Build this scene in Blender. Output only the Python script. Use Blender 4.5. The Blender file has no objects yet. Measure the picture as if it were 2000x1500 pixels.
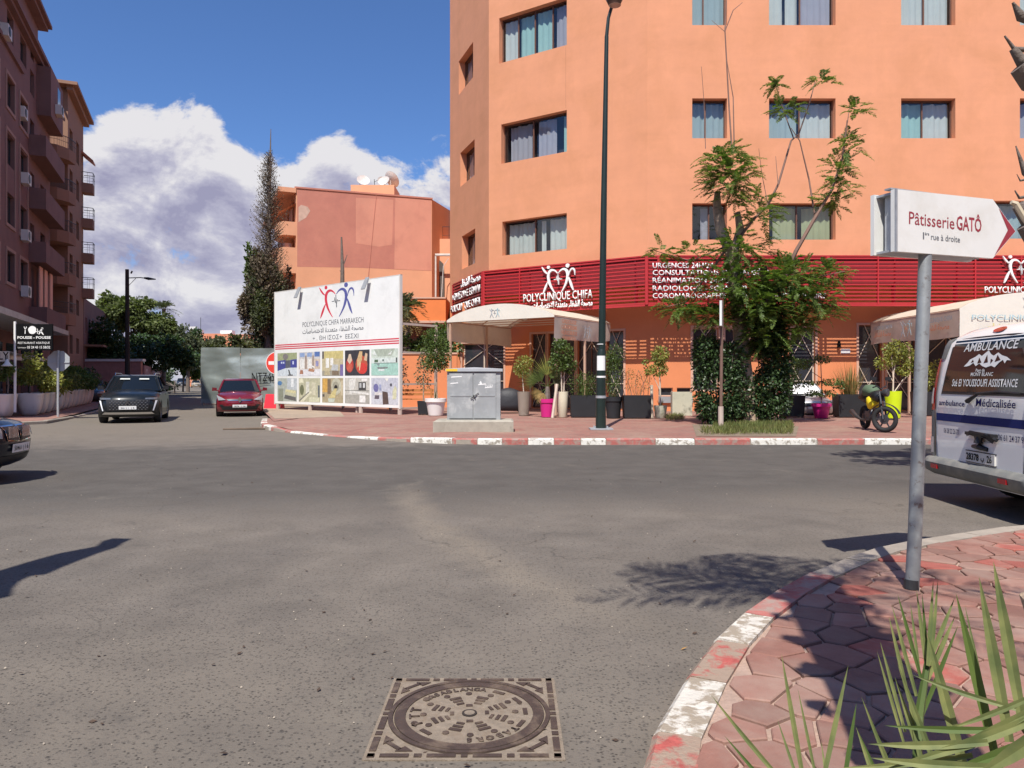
import bpy, math, random
import numpy as np
from mathutils import Vector, Matrix
R = math.radians
rnd = random.Random(7)
SC = bpy.context.scene
COL = SC.collection
# ---------------------------------------------------------------- camera, sky, sun, exposure
CAMH, F, CX, HY = 1.5, 1450.0, 1000.0, 742.0
cd = bpy.data.cameras.new('camera'); cam = bpy.data.objects.new('camera', cd); COL.objects.link(cam)
cam.location = (0, 0, CAMH); cam.rotation_euler = (R(90), 0, 0)
cd.sensor_width = 36; cd.lens = 36 * F / 2000; cd.shift_y = -(750 - HY) / 2000; cd.clip_end = 3000; cd.clip_start = 0.05
SC.camera = cam
SUN = Vector((-0.40, -1.75, 2.66)).normalized()
sun_el = math.asin(SUN.z); sun_az = math.atan2(SUN.x, SUN.y)
W = bpy.data.worlds.new("World"); SC.world = W; W.use_nodes = True
nt = W.node_tree; N = nt.nodes; LK = nt.links; N.clear()
def wn(t, **k):
    n = N.new(t)
    for a, b in k.items(): setattr(n, a, b)
    return n
def wm(op, a=None, b=None, c=None, clamp=False):
    n = N.new('ShaderNodeMath'); n.operation = op; n.use_clamp = clamp
    for i, v in enumerate((a, b, c)):
        if v is None: continue
        if hasattr(v, 'is_output') or not isinstance(v, (int, float)): LK.new(v, n.inputs[i])
        else: n.inputs[i].default_value = v
    return n.outputs[0]
out = wn('ShaderNodeOutputWorld'); bg = wn('ShaderNodeBackground')
sky = wn('ShaderNodeTexSky'); sky.sky_type = 'NISHITA'; sky.sun_disc = False
sky.sun_elevation = sun_el; sky.sun_rotation = sun_az; sky.altitude = 450; sky.air_density = 1.0; sky.dust_density = 0.6; sky.ozone_density = 2.2
tc = wn('ShaderNodeTexCoord'); sp = wn('ShaderNodeSeparateXYZ'); LK.new(tc.outputs['Generated'], sp.inputs[0])
X, Y, Z = sp.outputs
hyp = wm('SQRT', wm('ADD', wm('MULTIPLY', X, X), wm('MULTIPLY', Y, Y)))
te = wm('DIVIDE', Z, wm('MAXIMUM', hyp, 0.001))         # tangent of the elevation
az = wm('ARCTAN2', X, Y)
def cloud_density(te_s):
    cv = wn('ShaderNodeCombineXYZ')
    LK.new(wm('DIVIDE', X, wm('MAXIMUM', hyp, .001)), cv.inputs[0]); LK.new(wm('DIVIDE', Y, wm('MAXIMUM', hyp, .001)), cv.inputs[1])
    LK.new(wm('MULTIPLY', te_s, 1.55), cv.inputs[2])
    n1 = wn('ShaderNodeTexNoise'); n1.inputs['Scale'].default_value = 8.5; n1.inputs['Detail'].default_value = 10; n1.inputs['Roughness'].default_value = .62
    n1.inputs['Distortion'].default_value = .25
    LK.new(cv.outputs[0], n1.inputs['Vector'])
    n2 = wn('ShaderNodeTexNoise'); n2.inputs['Scale'].default_value = 1.9; n2.inputs['Detail'].default_value = 2
    ad = wn('ShaderNodeVectorMath'); ad.operation = 'ADD'; ad.inputs[1].default_value = (3.1, 1.7, .4); LK.new(cv.outputs[0], ad.inputs[0])
    LK.new(ad.outputs[0], n2.inputs['Vector'])
    # height of the cloud tops as a function of the azimuth (radians)
    fc = wn('ShaderNodeFloatCurve'); c = fc.mapping.curves[0]
    pts = [(-3.2, .24), (-1.2, .22), (-.62, .20), (-.545, .27), (-.50, .33), (-.465, .345), (-.38, .345), (-.305, .325), (-.24, .36), (-.17, .315), (-.07, .34), (.1, .24), (.6, .2), (1.6, .26), (3.2, .24)]
    while len(c.points) < len(pts): c.points.new(.5, .5)
    for p, (a, b) in zip(c.points, pts): p.location = ((a + 3.2) / 6.4, b)
    fc.mapping.update()
    LK.new(wm('DIVIDE', wm('ADD', az, 3.2), 6.4), fc.inputs['Value'])
    top = wm('SUBTRACT', wm('SUBTRACT', fc.outputs[0], .014), te_s)
    cover = wm('MULTIPLY', wm('MINIMUM', wm('MULTIPLY', top, 9.0), .42), 1.0)
    gap1 = wn('ShaderNodeMapRange'); gap1.interpolation_type = 'SMOOTHSTEP'
    # thin blue gap between the lower and the upper bank
    LK.new(wm('ABSOLUTE', wm('SUBTRACT', te_s, .158)), gap1.inputs[0])
    for i, v in zip((1, 2, 3, 4), (.0, .045, .20, 0)): gap1.inputs[i].default_value = v
    d = wm('ADD', wm('ADD', wm('MULTIPLY', wm('SUBTRACT', n1.outputs[0], .5), 1.85), wm('MULTIPLY', wm('SUBTRACT', n2.outputs[0], .5), 1.0)), cover)
    return wm('SUBTRACT', d, gap1.outputs[0])
d0 = cloud_density(te); d1 = cloud_density(wm('ADD', te, .034)); 
al = wn('ShaderNodeMapRange'); al.interpolation_type = 'SMOOTHSTEP'; LK.new(d0, al.inputs[0]); al.inputs[1].default_value = .02; al.inputs[2].default_value = .22
lit = wm('ADD', wm('MULTIPLY', wm('SUBTRACT', d0, d1), 1.35), wm('MULTIPLY', d1, -.42)); lit = wm('ADD', lit, .64, clamp=True)
cr = wn('ShaderNodeValToRGB'); LK.new(lit, cr.inputs[0])
e = cr.color_ramp.elements; e[0].position = .05; e[0].color = (.385, .375, .53, 1); e[1].position = .92; e[1].color = (.90, .88, .90, 1)
m = e.new(.45); m.color = (.56, .55, .68, 1)
CLOUD_GAIN = 10.2
cg = wn('ShaderNodeVectorMath'); cg.operation = 'SCALE'; cg.inputs[3].default_value = CLOUD_GAIN; LK.new(cr.outputs[0], cg.inputs[0])
tint = wn('ShaderNodeMixRGB'); tint.blend_type = 'MULTIPLY'; tint.inputs[0].default_value = 1; tint.inputs[2].default_value = (.90, 1.20, 1.66, 1); LK.new(sky.outputs[0], tint.inputs[1])
mx = wn('ShaderNodeMixRGB'); veil = wn('ShaderNodeMapRange'); LK.new(te, veil.inputs[0]); veil.inputs[1].default_value = .27; veil.inputs[2].default_value = .02; veil.inputs[3].default_value = 0; veil.inputs[4].default_value = .75; LK.new(wm('MAXIMUM', wm('MULTIPLY', al.outputs[0], .97), veil.outputs[0]), mx.inputs[0]); LK.new(tint.outputs[0], mx.inputs[1]); LK.new(cg.outputs[0], mx.inputs[2])
LK.new(mx.outputs[0], bg.inputs[0]); bg.inputs[1].default_value = 0.065; LK.new(bg.outputs[0], out.inputs[0])
sl = bpy.data.lights.new('sun', 'SUN'); sl.energy = 4.6; sl.angle = R(.5); sl.color = (1, .95, .87)
so = bpy.data.objects.new('sun', sl); COL.objects.link(so); so.rotation_euler = SUN.to_track_quat('Z', 'Y').to_euler()
vs = SC.view_settings; vs.view_transform = 'Standard'; vs.look = 'None'; vs.gamma = 1; vs.use_curve_mapping = False; vs.exposure = 0.45
SC.cycles.max_bounces = 6; SC.cycles.transparent_max_bounces = 12; SC.cycles.use_denoising = True
# ---------------------------------------------------------------- helpers
def P(px, py, Yd): return ((px - CX) / F * Yd, Yd, CAMH - (py - HY) / F * Yd)
def G(px, py, z=0.0):
    Yd = (CAMH - z) * F / (py - HY); return ((px - CX) / F * Yd, Yd)
def hit(A, B, px, py):
    "ray of a photo pixel with the vertical plane through A and B -> (distance along AB, height)"
    r = (px - CX) / F; dx, dy = B[0] - A[0], B[1] - A[1]; L = math.hypot(dx, dy); dx /= L; dy /= L
    s = (A[1] * r - A[0]) / (dx - dy * r); Yd = A[1] + dy * s
    return s, CAMH - (py - HY) / F * Yd
def wmat(o):
    m = o.matrix_basis.copy()
    if o.parent: m = wmat(o.parent) @ o.matrix_parent_inverse @ m
    return m
def link(o, parent=None, world=True):
    COL.objects.link(o)
    if parent is not None:
        o.parent = parent
        if world: o.matrix_parent_inverse = wmat(parent).inverted()
    return o
def tag(o, label=None, cat=None, group=None, kind=None):
    if label: o['label'] = label
    if cat: o['category'] = cat
    if group: o['group'] = group
    if kind: o['kind'] = kind
    return o
def thing(name, label, cat, loc=(0, 0, 0), rz=0, group=None):
    o = bpy.data.objects.new(name, None); COL.objects.link(o); o.empty_display_size = .2
    o.location = loc; o.rotation_euler = (0, 0, rz); return tag(o, label, cat, group)
def kids(o): return [c for c in bpy.data.objects if c.parent == o]
def copy_tree(root, loc, rz=None, label=None, scale=None, group=None):
    def cp(o, par):
        c = o.copy(); COL.objects.link(c); c.parent = par
        for k in KID.get(o.name, kids(o)): cp(k, c)
        return c
    KID = {}
    r = cp(root, None); r.location = loc
    if rz is not None: r.rotation_euler = (0, 0, rz)
    if scale is not None: r.scale = (scale,) * 3 if isinstance(scale, (int, float)) else scale
    if label: r['label'] = label
    if group: r['group'] = group
    return r
_flat = {}
class MB:
    def __init__(s): s.v = []; s.f = []; s.m = []; s.M = Matrix.Identity(4)
    def add(s, vs, fs, mi=0):
        b = len(s.v); s.v += [tuple(s.M @ Vector(v)) for v in vs]; s.f += [tuple(b + i for i in f) for f in fs]; s.m += [mi] * len(fs); return s
    def box(s, c, d, rz=0, mi=0, taper=1.0):
        x, y, z = (k / 2 for k in d); q = [(-x, -y, -z), (x, -y, -z), (x, y, -z), (-x, y, -z)]
        q += [(a * taper, b * taper, z) for a, b, _ in q]; cz, sz = math.cos(rz), math.sin(rz)
        return s.add([(c[0] + a * cz - b * sz, c[1] + a * sz + b * cz, c[2] + h) for a, b, h in q], [(3, 2, 1, 0), (4, 5, 6, 7), (0, 1, 5, 4), (1, 2, 6, 5), (2, 3, 7, 6), (3, 0, 4, 7)], mi)
    def box2(s, a, b, mi=0): return s.box([(a[i] + b[i]) / 2 for i in range(3)], [abs(b[i] - a[i]) for i in range(3)], 0, mi)
    def quad(s, a, b, c, d, mi=0): return s.add([a, b, c, d], [(0, 1, 2, 3)], mi)
    def tube(s, pts, r, n=8, mi=0, caps=True):
        pts = [Vector(p) for p in pts]; rs = r if isinstance(r, (list, tuple)) else [r] * len(pts); V = []; Fc = []
        prev = None
        for i, p in enumerate(pts):
            t = (pts[min(i + 1, len(pts) - 1)] - pts[max(i - 1, 0)]).normalized()
            if prev is None: a = t.orthogonal().normalized()
            else: a = (prev - t * prev.dot(t)).normalized()
            prev = a; b = t.cross(a)
            for k in range(n):
                w = 2 * math.pi * k / n; V.append(p + (a * math.cos(w) + b * math.sin(w)) * rs[i])
        for i in range(len(pts) - 1):
            for k in range(n): Fc.append((i * n + k, i * n + (k + 1) % n, (i + 1) * n + (k + 1) % n, (i + 1) * n + k))
        if caps: Fc += [tuple(range(n))[::-1], tuple((len(pts) - 1) * n + k for k in range(n))]
        return s.add(V, Fc, mi)
    def lathe(s, prof, c=(0, 0, 0), n=20, mi=0, sq=0):
        V = []; Fc = []
        for r, z in prof:
            for k in range(n):
                w = 2 * math.pi * (k + .5) / n; q = 1.0
                if sq: q = 1 / (abs(math.cos(w)) ** sq + abs(math.sin(w)) ** sq) ** (1 / sq)
                V.append((c[0] + r * q * math.cos(w), c[1] + r * q * math.sin(w), c[2] + z))
        for i in range(len(prof) - 1):
            for k in range(n): Fc.append((i * n + k, i * n + (k + 1) % n, (i + 1) * n + (k + 1) % n, (i + 1) * n + k))
        Fc += [tuple(range(n))[::-1], tuple((len(prof) - 1) * n + k for k in range(n))]
        return s.add(V, Fc, mi)
    def prism(s, poly, z0, z1, mi=0):
        n = len(poly); V = [(x, y, z0) for x, y in poly] + [(x, y, z1) for x, y in poly]
        return s.add(V, [tuple(range(n))[::-1], tuple(range(n, 2 * n))] + [(i, (i + 1) % n, n + (i + 1) % n, n + i) for i in range(n)], mi)
    def build(s, name, mats, parent=None, world=True, smooth=False, link_it=True):
        me = bpy.data.meshes.new(name); me.from_pydata([tuple(v) for v in s.v], [], s.f)
        if not isinstance(mats, (list, tuple)): mats = [mats]
        for m_ in mats: me.materials.append(m_)
        if len(mats) > 1: me.polygons.foreach_set('material_index', s.m)
        if smooth is not False:
            me.polygons.foreach_set('use_smooth', [True] * len(me.polygons))
            if smooth is not True: me.set_sharp_from_angle(angle=R(smooth))
        me.validate(); me.update()
        o = bpy.data.objects.new(name, me)
        if link_it: link(o, parent, world)
        return o
def frame(A, B):
    "matrix: x along A->B, y = away from the viewer side (left normal), z up, origin A"
    dx, dy = B[0] - A[0], B[1] - A[1]; L = math.hypot(dx, dy); dx /= L; dy /= L
    return Matrix(((dx, -dy, 0, A[0]), (dy, dx, 0, A[1]), (0, 0, 1, 0), (0, 0, 0, 1)))
def apply(o, M): o.data.transform(M); return o
# ---------------------------------------------------------------- materials
def node(nt_, t, **k):
    n = nt_.nodes.new(t)
    for a, b in k.items(): setattr(n, a, b)
    return n
def mth(nt_, op, a, b=None, clamp=False):
    n = nt_.nodes.new('ShaderNodeMath'); n.operation = op; n.use_clamp = clamp
    for i, v in enumerate((a, b)):
        if v is None: continue
        if isinstance(v, (int, float)): n.inputs[i].default_value = v
        else: nt_.links.new(v, n.inputs[i])
    return n.outputs[0]
def nz(nt_, vec, scale, detail=4, rough=.5, dist=0):
    n = node(nt_, 'ShaderNodeTexNoise'); n.inputs['Scale'].default_value = scale; n.inputs['Detail'].default_value = detail; n.inputs['Roughness'].default_value = rough; n.inputs['Distortion'].default_value = dist
    if vec is not None: nt_.links.new(vec, n.inputs['Vector'])
    return n.outputs[0]
def rng(nt_, v, a, b, c=0, d=1):
    n = node(nt_, 'ShaderNodeMapRange'); nt_.links.new(v, n.inputs[0])
    for i, q in zip((1, 2, 3, 4), (a, b, c, d)): n.inputs[i].default_value = q
    return n.outputs[0]
def mixc(nt_, f, a, b, mode='MIX'):
    n = node(nt_, 'ShaderNodeMixRGB', blend_type=mode)
    for i, v in enumerate((f, a, b)):
        if isinstance(v, (int, float)): n.inputs[i].default_value = v
        elif isinstance(v, tuple): n.inputs[i].default_value = (*v[:3], 1)
        else: nt_.links.new(v, n.inputs[i])
    return n.outputs[0]
def newmat(name):
    m_ = bpy.data.materials.new(name); m_.use_nodes = True; t = m_.node_tree
    return m_, t, t.nodes['Principled BSDF'], t.nodes['Material Output']
def mat(name, col, rough=.8, var=.18, scale=3, bump=0, bs=60, metal=0, coat=0, dirt=None, dscale=1.2, dlo=.5, dhi=.7, streak=False, spec=.5, rand=0, trans=0):
    m_, t, b, o = newmat(name)
    g = node(t, 'ShaderNodeNewGeometry').outputs['Position']
    vec = g
    if streak:
        mp = node(t, 'ShaderNodeMapping'); mp.inputs['Scale'].default_value = (1, 1, .12); t.links.new(g, mp.inputs[0]); vec = mp.outputs[0]
    c = None
    if var:
        n = nz(t, vec, scale, 6, .6); k = rng(t, n, .25, .75, 1 - var, 1 + var)
        c = mixc(t, 1.0, col, k, 'MULTIPLY')
    if dirt:
        n2 = nz(t, vec, dscale, 8, .65, .3); c = mixc(t, rng(t, n2, dlo, dhi), c if c is not None else col, dirt)
    if rand:
        oi = node(t, 'ShaderNodeObjectInfo').outputs['Random']; c = mixc(t, 1.0, c if c is not None else col, rng(t, oi, 0, 1, 1 - rand, 1 + rand), 'MULTIPLY')
    if c is not None: t.links.new(c, b.inputs['Base Color'])
    else: b.inputs['Base Color'].default_value = (*col, 1)
    b.inputs['Roughness'].default_value = rough; b.inputs['Metallic'].default_value = metal; b.inputs['Coat Weight'].default_value = coat; b.inputs['Coat Roughness'].default_value = .03
    b.inputs['Specular IOR Level'].default_value = spec
    if bump:
        bn = node(t, 'ShaderNodeBump'); bn.inputs['Strength'].default_value = bump; bn.inputs['Distance'].default_value = .02
        t.links.new(nz(t, g, bs, 5, .6), bn.inputs['Height']); t.links.new(bn.outputs[0], b.inputs['Normal'])
    if trans:
        tr = node(t, 'ShaderNodeBsdfTranslucent')
        if c is not None: t.links.new(c, tr.inputs[0])
        else: tr.inputs[0].default_value = (*col, 1)
        mx_ = node(t, 'ShaderNodeMixShader'); mx_.inputs[0].default_value = trans; t.links.new(b.outputs[0], mx_.inputs[1]); t.links.new(tr.outputs[0], mx_.inputs[2]); t.links.new(mx_.outputs[0], o.inputs[0])
    return m_
def leafmat(name, col, col2, trans=.35, rough=.5, scale=2.5):
    "foliage: colour varies leaf by leaf and clump by clump"
    m_, t, b, o = newmat(name)
    g = node(t, 'ShaderNodeNewGeometry'); rn = g.outputs['Random Per Island']
    c = mixc(t, rng(t, nz(t, g.outputs['Position'], scale, 3), .35, .65), col, col2)
    c = mixc(t, 1.0, c, rng(t, rn, 0, 1, .55, 1.45), 'MULTIPLY')
    t.links.new(c, b.inputs['Base Color']); b.inputs['Roughness'].default_value = rough; b.inputs['Specular IOR Level'].default_value = .35
    tr = node(t, 'ShaderNodeBsdfTranslucent'); t.links.new(mixc(t, 1.0, c, (1.1, 1.25, .5), 'MULTIPLY'), tr.inputs[0])
    mx_ = node(t, 'ShaderNodeMixShader'); mx_.inputs[0].default_value = trans; t.links.new(b.outputs[0], mx_.inputs[1]); t.links.new(tr.outputs[0], mx_.inputs[2]); t.links.new(mx_.outputs[0], o.inputs[0])
    return m_
def glassmat(name, tint=(.8, .9, .9), refl=.22, rough=.02):
    m_, t, b, o = newmat(name)
    tr = node(t, 'ShaderNodeBsdfTransparent'); tr.inputs[0].default_value = (*tint, 1); gl = node(t, 'ShaderNodeBsdfGlossy'); gl.inputs['Roughness'].default_value = rough; gl.inputs[0].default_value = (.9, .95, 1, 1)
    lw = node(t, 'ShaderNodeLayerWeight'); lw.inputs[0].default_value = .5
    fac = mth(t, 'ADD', mth(t, 'MULTIPLY', mth(t, 'POWER', lw.outputs['Facing'], 4.0), .7), refl, True)
    mx_ = node(t, 'ShaderNodeMixShader'); t.links.new(fac, mx_.inputs[0]); t.links.new(tr.outputs[0], mx_.inputs[1]); t.links.new(gl.outputs[0], mx_.inputs[2]); t.links.new(mx_.outputs[0], o.inputs[0])
    return m_
def paintmat(name, col, rough=.35, metal=0.3, coat=1.0, dirt=.12):
    m_, t, b, o = newmat(name); g = node(t, 'ShaderNodeNewGeometry').outputs['Position']
    c = mixc(t, mth(t, 'MULTIPLY', rng(t, nz(t, g, 3.5, 8, .65), .4, .75), dirt), col, (.30, .26, .21)); t.links.new(c, b.inputs['Base Color'])
    b.inputs['Metallic'].default_value = metal; b.inputs['Roughness'].default_value = rough; b.inputs['Coat Weight'].default_value = coat; b.inputs['Coat Roughness'].default_value = .04; b.inputs['Specular IOR Level'].default_value = .25
    return m_
def attrmat(name, rough=.5):
    m_, t, b, o = newmat(name); a = node(t, 'ShaderNodeAttribute', attribute_name='print'); g = node(t, 'ShaderNodeNewGeometry').outputs['Position']
    t.links.new(mixc(t, 1.0, a.outputs['Color'], rng(t, nz(t, g, 9, 5, .7), .3, .7, .75, 1.2), 'MULTIPLY'), b.inputs['Base Color']); b.inputs['Roughness'].default_value = rough
    return m_
white_print = mat('white_lettering', (.8, .8, .78), .5, .04)
black_print = mat('black_lettering', (.008, .008, .009), .85, .0, spec=.08)
def text(s, h, mtl, parent, M, width=None, depth=.0, name='lettering', align='CENTER', bold=0, shear=0, world=True):
    "flat or raised lettering; M puts the x,z plane of the text in the world; h = capital height; width = total width"
    c = bpy.data.curves.new(name, 'FONT'); c.body = s; c.size = 1; c.align_x = 'LEFT'; c.offset = bold; c.extrude = 0; c.shear = shear; c.resolution_u = 2
    o = bpy.data.objects.new('tmp', c); COL.objects.link(o); dg = bpy.context.evaluated_depsgraph_get(); dg.update()
    me = bpy.data.meshes.new_from_object(o.evaluated_get(dg)); bpy.data.objects.remove(o); bpy.data.curves.remove(c)
    if len(me.vertices) == 0: return None
    co = np.empty(len(me.vertices) * 3); me.vertices.foreach_get('co', co); co = co.reshape(-1, 3)
    w0 = co[:, 0].max() - co[:, 0].min(); k = h / .70; kx = width / w0 if width else k
    co[:, 0] = (co[:, 0] - co[:, 0].min()) * kx
    if align == 'CENTER': co[:, 0] -= co[:, 0].max() / 2
    zz = co[:, 1] * k; co[:, 1] = 0; co[:, 2] = zz
    me.vertices.foreach_set('co', co.ravel()); me.materials.clear(); me.materials.append(mtl)
    if depth:
        import bmesh
        bm = bmesh.new(); bm.from_mesh(me); ret = bmesh.ops.extrude_face_region(bm, geom=bm.faces[:])
        bmesh.ops.translate(bm, vec=(0, -depth, 0), verts=[g_ for g_ in ret['geom'] if isinstance(g_, bmesh.types.BMVert)]); bm.to_mesh(me); bm.free()
    me.transform(M); o = bpy.data.objects.new(name, me); link(o, parent, world); return o
def stroke(mb, pts, ws, M=None, y0=0, y1=-.03, mi=0):
    "a ribbon of varying width in the x,z plane with thickness y0..y1"
    n = len(pts); L = []; Rr = []
    for i, (x, z) in enumerate(pts):
        a = pts[max(0, i - 1)]; b = pts[min(n - 1, i + 1)]; dx, dz = b[0] - a[0], b[1] - a[1]; q = math.hypot(dx, dz) or 1
        w = ws[i] / 2; L.append((x - dz / q * w, z + dx / q * w)); Rr.append((x + dz / q * w, z - dx / q * w))
    poly = L + Rr[::-1]; V = [(x, y1, z) for x, z in poly] + [(x, y0, z) for x, z in poly]; m_ = len(poly); Fc = []
    for i in range(n - 1): Fc += [(i, i + 1, m_ - 2 - i, m_ - 1 - i)]
    Fc += [(i, (i + 1) % m_, m_ + (i + 1) % m_, m_ + i) for i in range(m_)]
    mb.add([tuple(M @ Vector(v)) if M else v for v in V], Fc, mi)
def arc(cx, cz, rx, rz_, a0, a1, n=14): return [(cx + rx * math.cos(R(a0 + (a1 - a0) * i / (n - 1))), cz + rz_ * math.sin(R(a0 + (a1 - a0) * i / (n - 1)))) for i in range(n)]
def taper(n, w, e=.25): return [w * (e + (1 - e) * math.sin(math.pi * (i + .35) / (n - .3))) for i in range(n)]
def heart_logo(M, mats, parent, dot=True, y1=-.03, name='emblem'):
    "two dancing figures whose bodies form a heart; unit box about 1.4 wide, 1 high, centred at 0"
    L = MB(); Rg = MB(); C = MB()
    def bez(p, n=14):
        o_ = []
        for i in range(n):
            t = i / (n - 1); a = [((1 - t) ** 3), 3 * t * (1 - t) ** 2, 3 * t * t * (1 - t), t ** 3]
            o_.append((sum(a[k] * p[k][0] for k in range(4)), sum(a[k] * p[k][1] for k in range(4))))
        return o_
    for mb, sx in ((L, -1), (Rg, 1)):
        q = lambda pts: [(sx * x, z) for x, z in pts]
        s_ = bez([(.02, .22), (.22, .50), (.52, .34), (.36, -.10)], 12) + bez([(.36, -.10), (.33, -.2), (.24, -.36), (.13, -.5)], 6)[1:]
        stroke(mb, q(s_), taper(len(s_), .10, .15), M, y1=y1)
        a_ = bez([(.42, .08), (.52, -.12), (.56, -.3), (.64, -.44)], 8) if sx > 0 else bez([(.42, -.06), (.5, -.2), (.56, -.36), (.63, -.5)], 8)
        stroke(mb, q(a_), taper(len(a_), .08, .15), M, y1=y1)
        if sx > 0: h_ = bez([(.46, .12), (.5, .42), (.72, .44), (.70, .10)], 10)
        else: h_ = bez([(.42, .22), (.54, .28), (.6, .38), (.68, .50)], 8)
        stroke(mb, q(h_), taper(len(h_), .06, .15), M, y1=y1)
        if dot:
            n = 12; cx_, cz_, r_ = (sx * .40, .47, .06 if sx < 0 else .075); V = [(cx_ + r_ * math.cos(2 * math.pi * k / n), y1, cz_ + r_ * math.sin(2 * math.pi * k / n)) for k in range(n)]; V += [(a, 0, c) for a, b, c in V]
            mb.add([tuple(M @ Vector(v)) for v in V], [tuple(range(n))] + [(k, (k + 1) % n, n + (k + 1) % n, n + k) for k in range(n)])
    pl = [(-.16, .0), (-.07, .0), (-.05, .12), (-.02, -.06), (.0, .2), (.03, -.2), (.06, .05), (.08, 0), (.17, .0)]
    stroke(C, pl, [.025] * len(pl), M, y1=y1)
    L.build(name, mats[0], parent); Rg.build(name, mats[1], parent); C.build(name, mats[2], parent)
# ---------------------------------------------------------------- foliage
def leaf_mesh(pos, tip, nrm, width=0):
    "rhombic leaves: arrays (n,3) base, (n,3) vector to tip, (n,3) side vector scaled to half width"
    n = len(pos); V = np.empty((n, 4, 3)); V[:, 0] = pos; V[:, 2] = pos + tip; mid = pos + tip * .45; V[:, 1] = mid + nrm; V[:, 3] = mid - nrm
    Fc = np.arange(n * 4).reshape(n, 4); return V.reshape(-1, 3), Fc
def quick(name, V, Fc, mtl, parent=None, world=True, smooth=False):
    me = bpy.data.meshes.new(name); V = np.asarray(V, float); Fc = np.asarray(Fc)
    me.vertices.add(len(V)); me.vertices.foreach_set('co', V.ravel()); k = Fc.shape[1]
    me.loops.add(Fc.size); me.loops.foreach_set('vertex_index', Fc.ravel().astype(np.int32)); me.polygons.add(len(Fc))
    me.polygons.foreach_set('loop_start', (np.arange(len(Fc)) * k).astype(np.int32)); me.polygons.foreach_set('loop_total', np.full(len(Fc), k, np.int32))
    me.materials.append(mtl); me.update(calc_edges=True); me.validate(); o = bpy.data.objects.new(name, me); link(o, parent, world); return o
def unit(v): return v / (np.linalg.norm(v, axis=1, keepdims=True) + 1e-9)
def leaves_at(C, size, seed, asp=.42, droop=.3, out=None, jit=.35):
    g = np.random.default_rng(seed); n = len(C); d = g.normal(size=(n, 3))
    if out is not None: d = d * .8 + unit(out) * 1.0
    d[:, 2] -= droop; d = unit(d); s = np.asarray(size) * (1 + jit * g.uniform(-1, 1, n)); s = s[:, None]
    side = unit(np.cross(d, g.normal(size=(n, 3)))) * s * asp / 2 * 1.2
    return leaf_mesh(C, d * s, side, 0)
def blob_points(n, seed, centre, rad, shell=.55, lumps=9, lump=.45, zcut=None):
    "points in a lumpy ellipsoid built from several smaller ones, denser near the surface"
    g = np.random.default_rng(seed); rad = np.asarray(rad, float)
    lc = unit(g.normal(size=(lumps, 3))) * g.uniform(.35, .8, (lumps, 1)) * rad; lr = g.uniform(lump * .7, lump * 1.3, lumps)
    k = g.integers(0, lumps, n); u = unit(g.normal(size=(n, 3))) * (g.uniform(shell ** 3, 1, (n, 1)) ** (1 / 3))
    p = lc[k] + u * rad * lr[k][:, None]; return p + np.asarray(centre), p
def crown(name, centre, rad, n, leaf, mtl, parent, seed, asp=.45, lumps=10, lump=.42, shell=.5, droop=.3):
    C, o_ = blob_points(n, seed, centre, rad, shell, lumps, lump); V, Fc = leaves_at(C, leaf, seed + 1, asp, droop, o_)
    return quick(name, V, Fc, mtl, parent)
def frond(V, Fc, base, d, L, seed, pairs=11, leaf=.12, w=.032, droop=.35, rise=0.0):
    "one pinnate frond: a curved rachis with pairs of leaflets (n quads appended)"
    g = np.random.default_rng(seed); base = np.asarray(base, float); d = np.asarray(d, float); d /= np.linalg.norm(d)
    up = np.array((0, 0, 1.0)); side = np.cross(d, up); side /= (np.linalg.norm(side) + 1e-6); up2 = np.cross(side, d)
    t = np.linspace(.12, 1, pairs); c = base + np.outer(t * L, d) - np.outer(droop * L * t ** 2, up) ; lw = leaf * np.sin(np.pi * (t * .85 + .12)) ** .7
    for sgn in (1, -1):
        dirv = d * .55 + side * sgn * .8; dirv = dirv[None, :] + g.normal(size=(pairs, 3)) * .12; dirv[:, 2] -= .18; dirv = unit(dirv)
        nr = unit(np.cross(dirv, up2[None, :] + g.normal(size=(pairs, 3)) * .35)) * (w / 2)
        v, f = leaf_mesh(c, dirv * lw[:, None], nr, 0); Fc.append(f + sum(len(a) for a in V)); V.append(v)
    r = np.empty((pairs - 1, 4, 3)); a = side * .006; r[:, 0] = c[:-1] + a; r[:, 1] = c[1:] + a; r[:, 2] = c[1:] - a; r[:, 3] = c[:-1] - a
    Fc.append(np.arange((pairs - 1) * 4).reshape(-1, 4) + sum(len(x) for x in V)); V.append(r.reshape(-1, 3))
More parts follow.
